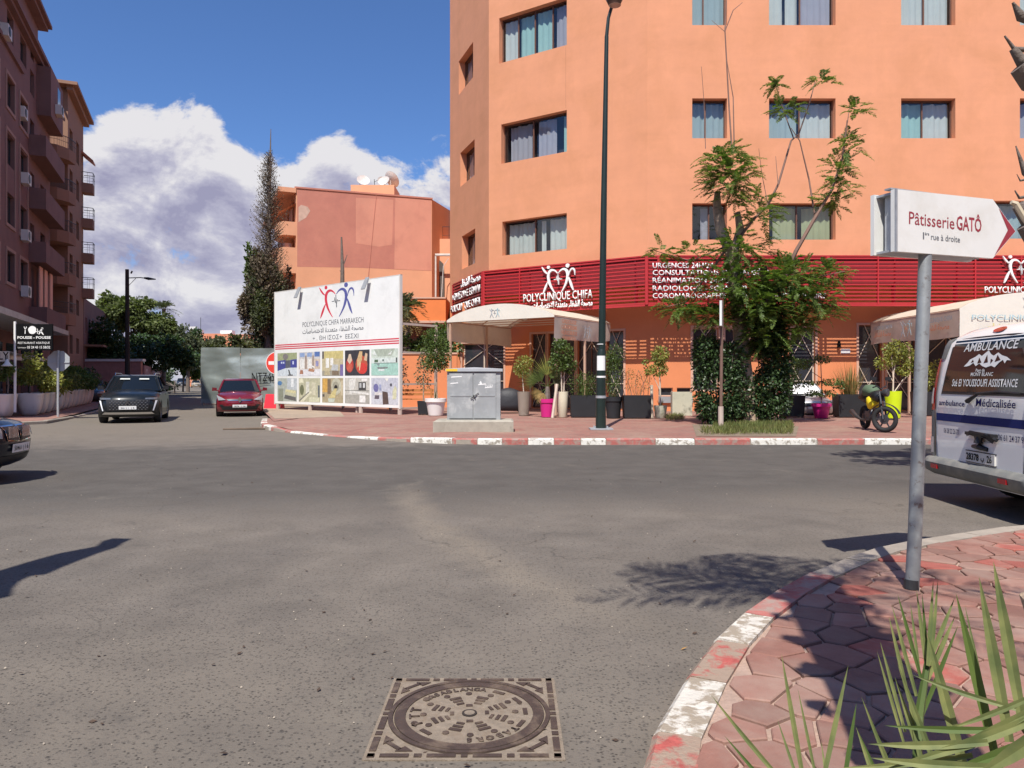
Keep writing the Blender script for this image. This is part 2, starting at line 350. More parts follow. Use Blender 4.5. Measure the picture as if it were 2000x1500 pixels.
# ================================================================ GROUND
def asphalt():
    m_, t, b, o = newmat('asphalt'); g = node(t, 'ShaderNodeNewGeometry').outputs['Position']
    sx = node(t, 'ShaderNodeSeparateXYZ'); t.links.new(g, sx.inputs[0]); X_, Y_ = sx.outputs[0], sx.outputs[1]
    big = nz(t, g, .33, 7, .62, .6); mid = nz(t, g, 1.7, 6, .6, .2); fine = nz(t, g, 95, 3, .7); fine2 = nz(t, g, 34, 3, .7)
    c = mixc(t, rng(t, big, .36, .66), (.138, .121, .104), (.182, .157, .130))
    # the newer, smoother lane along the far kerb
    w = mth(t, 'ADD', Y_, mth(t, 'MULTIPLY', mth(t, 'SUBTRACT', mid, .5), 2.4))
    w = mth(t, 'ADD', w, mth(t, 'MULTIPLY', X_, -.10))
    lane = mth(t, 'MULTIPLY', rng(t, w, 8.2, 10.0), rng(t, w, 17.8, 16.6))
    c = mixc(t, mth(t, 'MULTIPLY', lane, .85), c, (.090, .082, .073))
    c = mixc(t, 1.0, c, rng(t, mid, .3, .72, .84, 1.14), 'MULTIPLY')
    # swept line of dust: distance from the line (-1.75,9.9)-(.45,4.4), fading at its ends
    a = (-1.75, 10.2); d = (2.15, -5.8); L = math.hypot(*d); d = (d[0] / L, d[1] / L)
    u = mth(t, 'ADD', mth(t, 'MULTIPLY', mth(t, 'SUBTRACT', X_, a[0]), d[0]), mth(t, 'MULTIPLY', mth(t, 'SUBTRACT', Y_, a[1]), d[1]))
    v = mth(t, 'ADD', mth(t, 'MULTIPLY', mth(t, 'SUBTRACT', X_, a[0]), -d[1]), mth(t, 'MULTIPLY', mth(t, 'SUBTRACT', Y_, a[1]), d[0]))
    v = mth(t, 'ADD', v, mth(t, 'MULTIPLY', mth(t, 'SUBTRACT', mid, .5), .6)); v = mth(t, 'ADD', v, mth(t, 'MULTIPLY', mth(t, 'MULTIPLY', mth(t, 'SUBTRACT', u, 3.0), mth(t, 'SUBTRACT', u, 3.0)), -.035))
    dm = mth(t, 'MULTIPLY', rng(t, mth(t, 'ABSOLUTE', v), .34, .0), mth(t, 'MULTIPLY', rng(t, u, -.6, 1.0), rng(t, u, L + .8, L - 1.2)))
    c = mixc(t, mth(t, 'MULTIPLY', dm, .7), c, (.225, .19, .148))
    # dust gathered along the near kerb and in the corner at left
    c = mixc(t, mth(t, 'MULTIPLY', rng(t, Y_, 5.5, 2.4), rng(t, mid, .35, .65, .15, .6)), c, (.18, .152, .118))
    ws = mth(t, 'MULTIPLY', rng(t, X_, -3, -9), rng(t, Y_, 16.5, 21)); c = mixc(t, mth(t, 'MULTIPLY', ws, .75), c, (.185, .158, .125))
    c = mixc(t, mth(t, 'MULTIPLY', rng(t, nz(t, g, .9, 8, .72, 1.2), .60, .66), .35), c, (.185, .162, .13))
    # tyre-worn and oil-darkened spots
    c = mixc(t, mth(t, 'MULTIPLY', rng(t, nz(t, g, 2.6, 4, .6, .5), .63, .70), .35), c, (.08, .072, .065))
    vo = node(t, 'ShaderNodeTexVoronoi'); vo.inputs['Scale'].default_value = 52; t.links.new(g, vo.inputs['Vector']); vsx = node(t, 'ShaderNodeSeparateXYZ'); t.links.new(vo.outputs['Color'], vsx.inputs[0])
    st = mth(t, 'MULTIPLY', rng(t, vo.outputs['Distance'], .40, .16), rng(t, vsx.outputs[0], .50, .62)); near = rng(t, Y_, 11, 3)
    c = mixc(t, mth(t, 'MULTIPLY', near, mth(t, 'MULTIPLY', st, .8)), c, (.045, .039, .034))
    c = mixc(t, mth(t, 'MULTIPLY', rng(t, fine, .66, .76), .4), c, (.33, .29, .23)); c = mixc(t, mth(t, 'MULTIPLY', rng(t, fine2, .46, .30), .75), c, (.045, .042, .04))
    # hairline cracks
    vc = node(t, 'ShaderNodeTexVoronoi', feature='DISTANCE_TO_EDGE'); vc.inputs['Scale'].default_value = .42; wv = node(t, 'ShaderNodeVectorMath', operation='ADD'); t.links.new(g, wv.inputs[0])
    nn = node(t, 'ShaderNodeTexNoise'); nn.inputs['Scale'].default_value = 1.3; nn.inputs['Detail'].default_value = 6; t.links.new(g, nn.inputs['Vector']); t.links.new(nn.outputs['Color'], wv.inputs[1]); t.links.new(wv.outputs[0], vc.inputs['Vector'])
    ck = mth(t, 'MULTIPLY', rng(t, vc.outputs['Distance'], .006, .001), rng(t, nz(t, g, .25, 3), .50, .56)); c = mixc(t, mth(t, 'MULTIPLY', ck, .4), c, (.04, .037, .034))
    t.links.new(c, b.inputs['Base Color']); b.inputs['Roughness'].default_value = .88; b.inputs['Specular IOR Level'].default_value = .25
    bn = node(t, 'ShaderNodeBump'); bn.inputs['Strength'].default_value = .7; bn.inputs['Distance'].default_value = .006
    t.links.new(mth(t, 'ADD', fine, mth(t, 'MULTIPLY', st, .8)), bn.inputs['Height']); t.links.new(bn.outputs[0], b.inputs['Normal'])
    return m_
m_asph = asphalt()
road = MB().quad((-400, -60, 0), (400, -60, 0), (400, 700, 0), (-400, 700, 0)).build('road', m_asph); tag(road, kind='structure')
# far pavement -------------------------------------------------------------------
def paver_mat(name, c1, c2, dirt, mort):
    m_, t, b, o = newmat(name); g = node(t, 'ShaderNodeNewGeometry').outputs['Position']
    br = node(t, 'ShaderNodeTexBrick'); t.links.new(g, br.inputs['Vector']); br.inputs['Scale'].default_value = 1; br.inputs['Brick Width'].default_value = .4; br.inputs['Row Height'].default_value = .4
    br.inputs['Mortar Size'].default_value = .012; br.inputs['Color1'].default_value = (*c1, 1); br.inputs['Color2'].default_value = (*c2, 1); br.inputs['Mortar'].default_value = (*mort, 1)
    c = mixc(t, rng(t, nz(t, g, .8, 8, .66, .5), .42, .68), br.outputs[0], dirt); c = mixc(t, 1.0, c, rng(t, nz(t, g, 7, 5, .6), .3, .7, .85, 1.12), 'MULTIPLY')
    t.links.new(c, b.inputs['Base Color']); b.inputs['Roughness'].default_value = .85; return m_
m_pave = paver_mat('red_pavers', (.30, .135, .105), (.25, .118, .093), (.31, .20, .15), (.22, .14, .11))
m_earth = mat('dusty_earth', (.33, .25, .18), .95, .2, 2, .6, 30, dirt=(.24, .19, .15))
KZ = .14
fk = [G(512, 822), G(509, 832), G(516, 839), G(540, 843), G(575, 846.5), G(620, 850), G(700, 857), G(780, 863), G(900, 868), (0.0, 17.15), (4, 17.15), (9, 17.2), (15, 17.3), (24, 17.4), (45, 17.6)]
def offs(poly, d):
    o_ = []
    for i, p in enumerate(poly):
        a = poly[max(i - 1, 0)]; c = poly[min(i + 1, len(poly) - 1)]; dx, dy = c[0] - a[0], c[1] - a[1]; L = math.hypot(dx, dy); o_.append((p[0] - dy / L * d, p[1] + dx / L * d))
    return o_
street_edge = [(-8.0, 24.6), (-10.4, 31), (-14.2, 41), (-20, 55), (-33, 86), (-60, 150)]
inner = offs(fk, .19)
pl = [p for p in inner] + [(45, 70), (-10, 150)] + [(x + .1, y) for x, y in street_edge[::-1]]
kh = [min(KZ, max(0, .0 + {0: .10, 1: .13, 2: .13, 3: .12, 4: .03, 5: .025, 6: .05, 7: .10}.get(i, KZ))) for i in range(len(fk))]
mb = MB(); n_in = len(inner)
V = [(x, y, kh[i] - .006 if i < n_in else KZ - .006) for i, (x, y) in enumerate(pl)]
deep = [(offs(fk, 1.8)[i][0], offs(fk, 1.8)[i][1], KZ - .006) for i in range(n_in)]
b0 = len(V); V += deep; Fc = [(i, i + 1, b0 + i + 1, b0 + i) for i in range(n_in - 1)]
Fc.append(tuple([b0 + i for i in range(n_in)] + list(range(n_in, len(pl)))))
mb.add(V, Fc); far_pave = mb.build('far_pavement', m_pave); tag(far_pave, kind='structure')
MB().prism([(-10.4, 31.5), (-8.3, 26), (-6.2, 27.5), (-8.5, 36), (-13, 44), (-15.5, 43.5)], .06, KZ + .004).build('bare_earth', m_earth); tag(bpy.data.objects['bare_earth'], kind='structure')
m_kred = mat('kerb_red_paint', (.40, .12, .10), .8, .2, 6, .3, 40, dirt=(.33, .24, .20), dscale=7, dlo=.45, dhi=.6)
m_kwhite = mat('kerb_white_paint', (.74, .71, .64), .8, .1, 6, .3, 40, dirt=(.30, .26, .21), dscale=9, dlo=.50, dhi=.60)
m_kgrey = mat('kerb_concrete', (.34, .29, .235), .9, .2, 5, .5, 40, dirt=(.22, .19, .16))
m_kredn = mat('kerb_red_worn', (.38, .085, .07), .8, .25, 14, .5, 40, dirt=(.32, .235, .175), dscale=9, dlo=.40, dhi=.52)
m_kwhiten = mat('kerb_white_worn', (.60, .56, .49), .8, .14, 9, .5, 40, dirt=(.32, .265, .20), dscale=11, dlo=.46, dhi=.54)
def along(poly, s):
    for i in range(len(poly) - 1):
        L = math.dist(poly[i], poly[i + 1])
        if s <= L or i == len(poly) - 2: k = s / L; return (poly[i][0] + (poly[i + 1][0] - poly[i][0]) * k, poly[i][1] + (poly[i + 1][1] - poly[i][1]) * k), i + k
        s -= L
def plen(poly): return sum(math.dist(poly[i], poly[i + 1]) for i in range(len(poly) - 1))
def kerb(name, line, mats, wd, hts, seglen, parent=None, ground=0):
    bed = MB(); inn = offs(line, wd * .9); bed.v = []
    o0 = offs(line, .02); n = len(line); vs_ = [(x, y, max(.004, hts[i] - .03)) for i, (x, y) in enumerate(o0)] + [(x, y, max(.004, hts[i] - .03)) for i, (x, y) in enumerate(inn)] + [(x, y, -.05) for x, y in o0]
    bed.add(vs_, [(i, i + 1, n + i + 1, n + i) for i in range(n - 1)] + [(2 * n + i, 2 * n + i + 1, i + 1, i) for i in range(n - 1)])
    kb = bed.build(name, m_kgrey); tag(kb, kind='structure'); tot = plen(line); s = 0; k = 0
    while s < tot - .15:
        L = seglen[k % len(seglen)]; e = min(tot, s + L)
        (p, fi), (q, fj) = along(line, s + .008), along(line, e - .008)
        dx, dy = q[0] - p[0], q[1] - p[1]; l = math.hypot(dx, dy); nx, ny = -dy / l, dx / l; h0 = np.interp(fi, range(n), hts); h1 = np.interp(fj, range(n), hts); j = rnd.uniform(-.006, .006)
        c = .025; m0 = MB(); sec = [(0, -.06), (0, None), (c, 'c'), (wd, 'c'), (wd, -.06)]; V = []
        for (pp, h) in ((p, h0 + j), (q, h1 + j)):
            for o_, z in sec: zz = -.06 if z == -.06 else (h - c if z is None else h); V.append((pp[0] + nx * o_, pp[1] + ny * o_, zz))
        m0.add(V, [(0, 1, 6, 5), (1, 2, 7, 6), (2, 3, 8, 7), (3, 4, 9, 8), (4, 3, 2, 1, 0), (5, 6, 7, 8, 9)])
        m0.build('kerb_stone', mats(k, s), kb); s = e; k += 1
    return kb
def farmat(k, s):
    x = along(fk, s + .4)[0][0]; px = CX + x / 17.2 * F if s > 8 else 0
    if s < 1.6: return m_kgrey if k % 2 == 0 else m_kwhite
    B_ = [(590, 'r'), (640, 'w'), (650, 'r'), (780, 'r'), (812, 'w'), (848, 'r'), (884, 'w'), (919, 'r'), (959, 'w'), (1006, 'r'), (1117, 'w'), (1222, 'r'), (1352, 'w'), (1440, 'r'), (1541, 'w'), (1632, 'r'), (1728, 'w'), (1900, 'r'), (1990, 'w')]
    return {'r': m_kred, 'w': m_kwhite}['w' if k % 2 else 'r']
kerb('far_kerb', fk, farmat, .19, kh, [.62, .58, .6, .6, .62, .58, 1.15, .9, 1.3, 1.55, 1.1, 1.2, 1.1, 1.15])
# left far pavement ----------------------------------------------------------------
lk = [(-60, 21.5), (-30, 22.0), (-18, 23.4), (-16.3, 24.3), (-15.9, 25.4), (-16.6, 27.6), (-17.6, 30.2), (-22.4, 42), (-30, 60), (-60, 131)]
MB().add([(x, y, .115) for x, y in offs(lk, .15)] + [(-70, 140, .115), (-80, 20, .115)], [tuple(range(len(lk) + 2))]).build('left_pavement', m_pave); tag(bpy.data.objects['left_pavement'], kind='structure')
kerb('left_kerb', lk[:8], lambda k, s: m_kgrey, .16, [.12] * 5 + [.10, .05, .05], [1.3, 1.1, .9])
# near pavement ---------------------------------------------------------------------
nk = [(.16, -6), (.2, 1.0), (.30, 2.0), (.44, 2.68), (.57, 2.99), (.83, 3.54), (1.10, 4.04), (1.38, 4.47), (1.60, 4.77), (2.05, 5.31), (2.30, 5.55), (2.85, 6.08), (3.39, 6.46), (3.89, 6.72), (4.44, 7.0), (5.07, 7.30), (6.0, 7.42), (12, 7.5), (40, 7.6)][::-1]
NH = .10
ni = offs(nk, .19)
near_pave = MB().add([(x, y, NH - .018) for x, y in ni] + [(40, -6, NH - .018)], [tuple(range(len(ni) + 1))]).build('near_pavement', mat('pavement_mortar', (.40, .28, .22), .95, .2, 20, .5, 80)); tag(near_pave, kind='structure')
def nmat(k, s):
    p = along(nk, s + .25)[0]
    if p[0] > 1.75 or p[1] < 1.9: return m_kgrey if k % 3 else m_kred
    return m_kredn if NCOL[0] % 2 == 0 else m_kwhiten
def nmat(k, s):
    y = along(nk, s + .3)[0][1]; x = along(nk, s + .3)[0][0]
    if x > 2.0: return m_kgrey
    if y > 4.5: return m_kred
    if y > 4.08: return m_kwhiten
    if y > 3.52: return m_kredn
    if y > 2.95: return m_kwhiten
    return m_kredn if k % 2 else m_kgrey
# stone joints at the photo's colour changes
tot = plen(nk); cuts = []
def s_of(y):
    for i in range(4000):
        s = tot * i / 4000
        if along(nk, s)[0][1] <= y and along(nk, s)[0][0] < 3: return s
cuts = [s_of(y) for y in (4.95, 4.47, 4.03, 3.53, 2.98, 2.40, 1.8)]; segs = []; s = 0
while s < cuts[0] - .3: l = min(.62, cuts[0] - s); segs.append(l); s += l
if cuts[0] - s > .01: segs.append(cuts[0] - s)
for a, b_ in zip(cuts, cuts[1:]): segs.append(b_ - a)
segs += [.6] * 20
kerb('near_kerb', nk, nmat, .19, [NH] * len(nk), segs)
# irregular polygonal paving stones (a jittered brick-like scatter, each stone its own piece)
m_stone = mat('red_paving_stone', (.245, .115, .086), .85, .16, 9, .25, 90, dirt=(.29, .185, .145), dscale=2.3, dlo=.42, dhi=.66, rand=.2)
m_stone2 = mat('brighter_red_paving_stone', (.33, .095, .07), .85, .18, 9, .25, 90, dirt=(.34, .205, .155), dscale=3.5, dlo=.5, dhi=.68, rand=.2)
seeds = []; rr = random.Random(11)
for i in range(-2, 34):
    for j in range(-2, 32):
        seeds.append((.262 * i + .13 * (j % 2) + rr.uniform(-.10, .10) + .2, 1.4 + .222 * j + rr.uniform(-.08, .08)))
def inside_pave(p):
    best = None
    for a, b_ in zip(ni, ni[1:]):
        dx, dy = b_[0] - a[0], b_[1] - a[1]; L2 = dx * dx + dy * dy; k = max(0, min(1, ((p[0] - a[0]) * dx + (p[1] - a[1]) * dy) / L2)); q = (a[0] + dx * k, a[1] + dy * k); d = math.dist(p, q)
        sg = dx * (p[1] - a[1]) - dy * (p[0] - a[0])
        if best is None or d < best[0] - 1e-9: best = (d, sg, a, (dx, dy))
    return best
def clip(poly, nx, ny, c):
    o_ = []
    for i, p in enumerate(poly):
        q = poly[(i + 1) % len(poly)]; a = nx * p[0] + ny * p[1] - c; b_ = nx * q[0] + ny * q[1] - c
        if a <= 0: o_.append(p)
        if a * b_ < 0: k = a / (a - b_); o_.append((p[0] + (q[0] - p[0]) * k, p[1] + (q[1] - p[1]) * k))
    return o_
cells = []
for p in seeds:
    if not (0.1 < p[0] < 7.2 and 1.7 < p[1] < 7.9): continue
    if p[0] / max(p[1], .1) > .80: continue
    bs = inside_pave(p)
    if bs[1] < 0 and bs[0] > .02: continue
    poly = [(p[0] - .5, p[1] - .5), (p[0] + .5, p[1] - .5), (p[0] + .5, p[1] + .5), (p[0] - .5, p[1] + .5)]
    for q in seeds:
        if q is p or abs(q[0] - p[0]) > .8 or abs(q[1] - p[1]) > .8: continue
        dx, dy = q[0] - p[0], q[1] - p[1]; poly = clip(poly, dx, dy, dx * (p[0] + q[0]) / 2 + dy * (p[1] + q[1]) / 2)
        if len(poly) < 3: break
    if len(poly) < 3: continue
    for a, b_ in zip(ni, ni[1:]):
        dx, dy = b_[0] - a[0], b_[1] - a[1]; L = math.hypot(dx, dy)
        if min(math.dist(p, a), math.dist(p, b_)) < 1.0 or L > 3: poly = clip(poly, dy / L, -dx / L, (dy * a[0] - dx * a[1]) / L - .004)
        if len(poly) < 3: break
    if len(poly) >= 3: cells.append((math.dist(p, (0, 0)), p, poly))
cells.sort(key=lambda c: c[0])
m_stone_big = []
for i, (_, p, poly) in enumerate(cells):
    cx_ = sum(a for a, _ in poly) / len(poly); cy_ = sum(b_ for _, b_ in poly) / len(poly)
    def shr(d): return [(cx_ + (x - cx_) * max(.1, 1 - d / max(.05, math.dist((x, y), (cx_, cy_)))), cy_ + (y - cy_) * max(.1, 1 - d / max(.05, math.dist((x, y), (cx_, cy_))))) for x, y in poly]
    a, b_ = shr(.011), shr(.018); n = len(poly); z = NH + rr.uniform(-.004, .003); tl = (rr.uniform(-.02, .02), rr.uniform(-.02, .02))
    zz = lambda x, y, e: z - e + (x - cx_) * tl[0] + (y - cy_) * tl[1]
    V = [(x, y, NH - .03) for x, y in a] + [(x, y, zz(x, y, .005)) for x, y in a] + [(x, y, zz(x, y, 0)) for x, y in b_]
    m0 = MB().add(V, [(k, (k + 1) % n, n + (k + 1) % n, n + k) for k in range(n)] + [(n + k, n + (k + 1) % n, 2 * n + (k + 1) % n, 2 * n + k) for k in range(n)] + [tuple(range(2 * n, 3 * n))])
    if i < 298: m0.build('paving_stone', m_stone2 if rr.random() < .05 else m_stone, near_pave)
    else: m_stone_big.append(m0)
if m_stone_big:
    m1 = MB()
    for q in m_stone_big: m1.add(q.v, q.f)
    tag(m1.build('outer_paving_stones', m_stone, near_pave), kind='stuff')
# manhole --------------------------------------------------------------------------------
m_dustiron = mat('dusty_iron', (.25, .20, .15), .9, .25, 30, .5, 150, dirt=(.22, .165, .115), dscale=12)
m_iron = mat('worn_cast_iron', (.075, .052, .042), .6, .25, 20, .25, 160, dirt=(.19, .14, .10), dscale=8, metal=.25)
mh = thing('manhole_cover', 'square cast iron manhole cover with round lid set in the asphalt road', 'manhole cover', (-.19, 3.32, 0))
MB().box2((-.40, -.40, -.02), (.40, .40, .006)).build('frame', m_dustiron, mh, world=False)
fr = MB(); cur = -.385
pat = [.028, .115, .03, .115, .026, .115, .03, .115, .028]; gapw = (.77 - sum(pat)) / 8
for L in pat:
    for sgn in (-1, 1):
        fr.box2((cur, sgn * .372 - .012, .006), (cur + L, sgn * .372 + .012, .011)); 
        fr.box2((sgn * .372 - .014, cur, .006), (sgn * .372 + .014, cur + L, .011))
    cur += L + gapw
for sx in (-1, 1):
    for sy in (-1, 1):
        fr.prism([(sx * .335, sy * .335), (sx * .335, sy * .262), (sx * .278, sy * .30)][::sx * sy], .006, .011) if 0 else None
        fr.prism([(sx * .338, sy * .28), (sx * .338, sy * .21), (sx * .30, sy * .245)][::(1 if sx * sy > 0 else -1)], .006, .011)
        fr.prism([(sx * .28, sy * .338), (sx * .21, sy * .338), (sx * .245, sy * .30)][::(-1 if sx * sy > 0 else 1)], .006, .011)
        fr.box((sx * .293, sy * .293, .0085), (.09, .018, .005), rz=-sx * sy * R(45) + R(90) if False else sx * sy * R(-45))
fr.build('raised_pads', m_iron, mh, world=False)
lid = MB(); nseg = 72
def ringp(mb_, r0, r1, z0, z1, mi=0):
    V = []
    for k in range(nseg):
        c_, s_ = math.cos(2 * math.pi * k / nseg), math.sin(2 * math.pi * k / nseg)
        V += [(r0 * c_, r0 * s_, z0), (r0 * c_, r0 * s_, z1), (r1 * c_, r1 * s_, z1), (r1 * c_, r1 * s_, z0)]
    mb_.add(V, [(4 * k + j, 4 * ((k + 1) % nseg) + j, 4 * ((k + 1) % nseg) + j + 1, 4 * k + j + 1) for k in range(nseg) for j in range(3)], mi)
ringp(lid, .340, .360, .004, .014, 0); ringp(lid, .284, .333, .004, .013, 0)
lid.lathe([(.286, .002), (.286, .008)], n=72, mi=1)
for ri, n_, L, wd in ((.250, 13, .06, .02), (.205, 12, .03, .03), (.165, 8, .055, .018), (.135, 8, .045, .016), (.105, 8, .035, .014), (.078, 4, .03, .018)):
    for k in range(n_):
        a = 2 * math.pi * (k + .5 * (n_ % 8 == 0)) / n_ + R(4)
        if ri == .250 and not (R(-40) < math.atan2(math.sin(a), math.cos(a)) < R(75) or abs(math.degrees(math.atan2(math.sin(a), math.cos(a))) + 135) < 25 or abs(math.degrees(math.atan2(math.sin(a), math.cos(a))) - 150) < 12): continue
        if ri == .205: lid.lathe([(.015, .008), (.015, .0125), (.011, .014)], (ri * math.cos(a), ri * math.sin(a), 0), n=10)
        else: lid.box((ri * math.cos(a), ri * math.sin(a), .0105), (wd, L, .005), rz=a)
lid.lathe([(.034, .006), (.034, .013)], n=14, mi=2); lid.lathe([(.024, .0131), (.024, .0135)], n=12, mi=1)
lid_o = lid.build('lid', [m_iron, m_dustiron, mat('drain_hole', (.03, .022, .018), .9, 0)], mh, world=False)
def arctext(s, r, a_mid, step, h, flip=False):
    n = len(s)
    for i, ch in enumerate(s):
        if ch == ' ': continue
        a = a_mid + (-(i - (n - 1) / 2) * step) * (1 if not flip else -1)
        M_ = Matrix.Rotation(R(a - 90 + (180 if flip else 0)), 4, 'Z') @ Matrix.Translation((0, (r if not flip else -r) - h / 2, .0125)) @ Matrix.Rotation(R(-90), 4, 'X') @ Matrix.Scale(-1, 4, (0, 1, 0))
        M_ = Matrix.Rotation(R(a - 90 + (180 if flip else 0)), 4, 'Z') @ Matrix.Translation((0, (r if not flip else -r) - h / 2, .0095)) @ Matrix(((1, 0, 0, 0), (0, 0, 1, 0), (0, -1, 0, 0), (0, 0, 0, 1)))
        text(ch, h, m_iron, mh, M_, depth=.004, bold=.03, world=False)
arctext('CASABLANCA', .252, 112, 7.6, .030); arctext('TABORS', .252, 298, 10, .032); arctext('PTT', .245, 188, 15, .045)
# bits lying on the road --------------------------------------------------------------
m_leaf_dry = mat('dry_leaf', (.42, .22, .05), .8, .2)
def fallen(px, py, s, label, m_, ang, z=0):
    x, y = G(px, py, z); mb_ = MB().add([(-s, 0, .004), (-.2 * s, -.4 * s, .012), (s, 0, .02), (-.1 * s, .42 * s, .010)], [(0, 1, 2, 3)]); o = mb_.build('fallen_leaf', m_, None); o.location = (x, y, z); o.rotation_euler = (0, 0, ang); tag(o, label, 'leaf')
fallen(1336, 1270, .022, 'small curled orange leaf on the asphalt just left of the red kerb stone', m_leaf_dry, .2)
mb = MB().tube([(0, 0, .02), (1.0, .02, .035), (1.75, .06, .02)], [.03, .035, .02], 6); o = mb.build('wooden_stick', mat('old_wood', (.14, .10, .07), .9)); o.location = (*G(436, 839.5), 0); o.rotation_euler = (0, 0, .06); tag(o, 'thin dark stick lying on the road in front of the red car', 'stick')
g_ = np.random.default_rng(5); n = 260; Yl = 2.4 + 9 * g_.random(n) ** 1.6; Xl = Yl * g_.uniform(-.72, .35, n); C = np.c_[Xl, Yl, np.full(n, .004)]
C = C[(np.abs(C[:, 0] + .19) > .45) | (np.abs(C[:, 1] - 3.32) > .45)]; n = len(C); s = g_.uniform(.003, .009, n); d = unit(np.c_[g_.normal(size=(n, 2)), np.zeros(n)])
up = np.c_[-d[:, 1], d[:, 0], np.zeros(n)]; V = np.stack([C - d * s[:, None], C - up * s[:, None] * .7, C + d * s[:, None], C + up * s[:, None] * .7, C + np.c_[np.zeros((n, 2)), s * .9]], 1).reshape(-1, 3); b5 = np.arange(n)[:, None] * 5
Fc = np.concatenate([np.c_[b5 + i, b5 + (i + 1) % 4, b5 + 4] for i in range(4)])
tag(quick('gravel', V, Fc, mat('pebble', (.34, .29, .23), .9, .3, 50)), 'scattered grit and pebbles on the asphalt', 'gravel', kind='stuff')

g_ = np.random.default_rng(8); n = 170; Yl = 2.6 + 13 * g_.random(n) ** 1.3; Xl = Yl * g_.uniform(-.72, .30, n); C = np.c_[Xl, Yl, np.full(n, .006)]; a = g_.uniform(0, 6.28, n); d = np.c_[np.cos(a), np.sin(a), g_.uniform(0, .5, n)]; s = g_.uniform(.012, .04, n)[:, None]; sd = np.c_[-np.sin(a), np.cos(a), g_.uniform(-.2, .3, n)] * s * .3
V, Fc = leaf_mesh(C, d * s, sd); tag(quick('fallen_leaves', V, Fc, mat('dark_dead_leaf', (.07, .045, .03), .9, .4, 30)), 'small dark dead leaves and flecks scattered over the asphalt', 'leaf litter', kind='stuff')
# ================================================================ CLINIC
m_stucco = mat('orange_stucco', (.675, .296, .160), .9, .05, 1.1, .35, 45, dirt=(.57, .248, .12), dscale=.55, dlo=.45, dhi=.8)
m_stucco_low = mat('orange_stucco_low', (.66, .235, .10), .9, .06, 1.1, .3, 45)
m_red = mat('red_louvre', (.44, .026, .030), .45, .08, 4, 0, coat=.15)
m_redback = mat('shaded_red_backing', (.20, .012, .018), .7, .1)  # red backing darkened in its colour for the shade between the slats
m_wood = mat('brown_window_wood', (.135, .058, .036), .55, .2, 6)
m_room = mat('dark_interior', (.03, .03, .034), .9, 0)  # near-black colour stands in for the lack of light in the rooms
m_glass = glassmat('window_glass', (.86, .93, .92), .08)
m_dglass = mat('dark_shop_glass', (.035, .037, .045), .08, .1, spec=.8)
m_trim = mat('pale_pink_trim', (.60, .36, .26), .7, .06)
m_lattice = mat('cream_grille', (.62, .52, .42), .5, .05)
t_ = m_stucco.node_tree; b_n = t_.nodes['Principled BSDF']; src = b_n.inputs['Base Color'].links[0].from_socket; gp_ = node(t_, 'ShaderNodeNewGeometry').outputs['Position']
for sc_v, amt in (((.7, .7, .08), .028), ((.12, .12, 1.2), .03)):
    mp_n = node(t_, 'ShaderNodeMapping'); mp_n.inputs['Scale'].default_value = sc_v; t_.links.new(gp_, mp_n.inputs[0]); src = mixc(t_, 1.0, src, rng(t_, nz(t_, mp_n.outputs[0], 1.6, 6, .6), .3, .7, 1 - amt, 1 + amt), 'MULTIPLY')
t_.links.new(src, b_n.inputs['Base Color'])
def curt(col, nm): return mat(nm, col, .9, .05, trans=.3)
CUR = {'w': curt((.72, .72, .70), 'white_curtain'), 't': curt((.45, .66, .64), 'teal_curtain'), 'l': curt((.50, .46, .54), 'lilac_curtain'), 'g': curt((.50, .50, .30), 'green_curtain'), 'p': curt((.45, .53, .55), 'grey_blind')}
C3, C2, C1, C0 = (-3.22, 40.3), (-1.40, 35.5), (5.62, 31.0), (28.0, 31.0)
FPL = [C3, C2, C1, C0]
def moff(poly, d):
    "mitred offset to the left of the walking direction"
    L = []
    for a, b_ in zip(poly, poly[1:]):
        dx, dy = b_[0] - a[0], b_[1] - a[1]; l = math.hypot(dx, dy); L.append(((a[0] - dy / l * d, a[1] + dx / l * d), (dx / l, dy / l)))
    o_ = [L[0][0]]
    for (p, u), (q, v) in zip(L, L[1:]):
        den = u[0] * v[1] - u[1] * v[0]; k = ((q[0] - p[0]) * v[1] - (q[1] - p[1]) * v[0]) / den; o_.append((p[0] + u[0] * k, p[1] + u[1] * k))
    p, u = L[-1]; b_ = poly[-1]; o_.append((b_[0] - u[1] * d, b_[1] + u[0] * d)); return o_
def wall_open(mb_, A, B, z0, z1, ops, depth=.35, room=.9, mi=0, rmi=1):
    M_ = frame(A, B); L = math.dist(A, B); S = sorted({0, L} | {v for o_ in ops for v in o_[:2]}); Zs = sorted({z0, z1} | {v for o_ in ops for v in o_[2:4]})
    for a, b_ in zip(S, S[1:]):
        for c, d in zip(Zs, Zs[1:]):
            if any(o_[0] - 1e-6 <= a and b_ <= o_[1] + 1e-6 and o_[2] - 1e-6 <= c and d <= o_[3] + 1e-6 for o_ in ops): continue
            mb_.add([tuple(M_ @ Vector(v)) for v in ((a, 0, c), (b_, 0, c), (b_, 0, d), (a, 0, d))], [(0, 1, 2, 3)], mi)
    for s0, s1, c, d in [o_[:4] for o_ in ops]:
        T_ = lambda *v: tuple(M_ @ Vector(v))
        for y0, y1, q in ((0, depth, mi), (depth, room, rmi)):
            for u, v in (((s0, c), (s1, c)), ((s1, c), (s1, d)), ((s1, d), (s0, d)), ((s0, d), (s0, c))):
                mb_.add([T_(u[0], y0, u[1]), T_(u[0], y1, u[1]), T_(v[0], y1, v[1]), T_(v[0], y0, v[1])], [(0, 1, 2, 3)], q)
        mb_.add([T_(s0, room, c), T_(s1, room, c), T_(s1, room, d), T_(s0, room, d)], [(0, 1, 2, 3)], rmi)
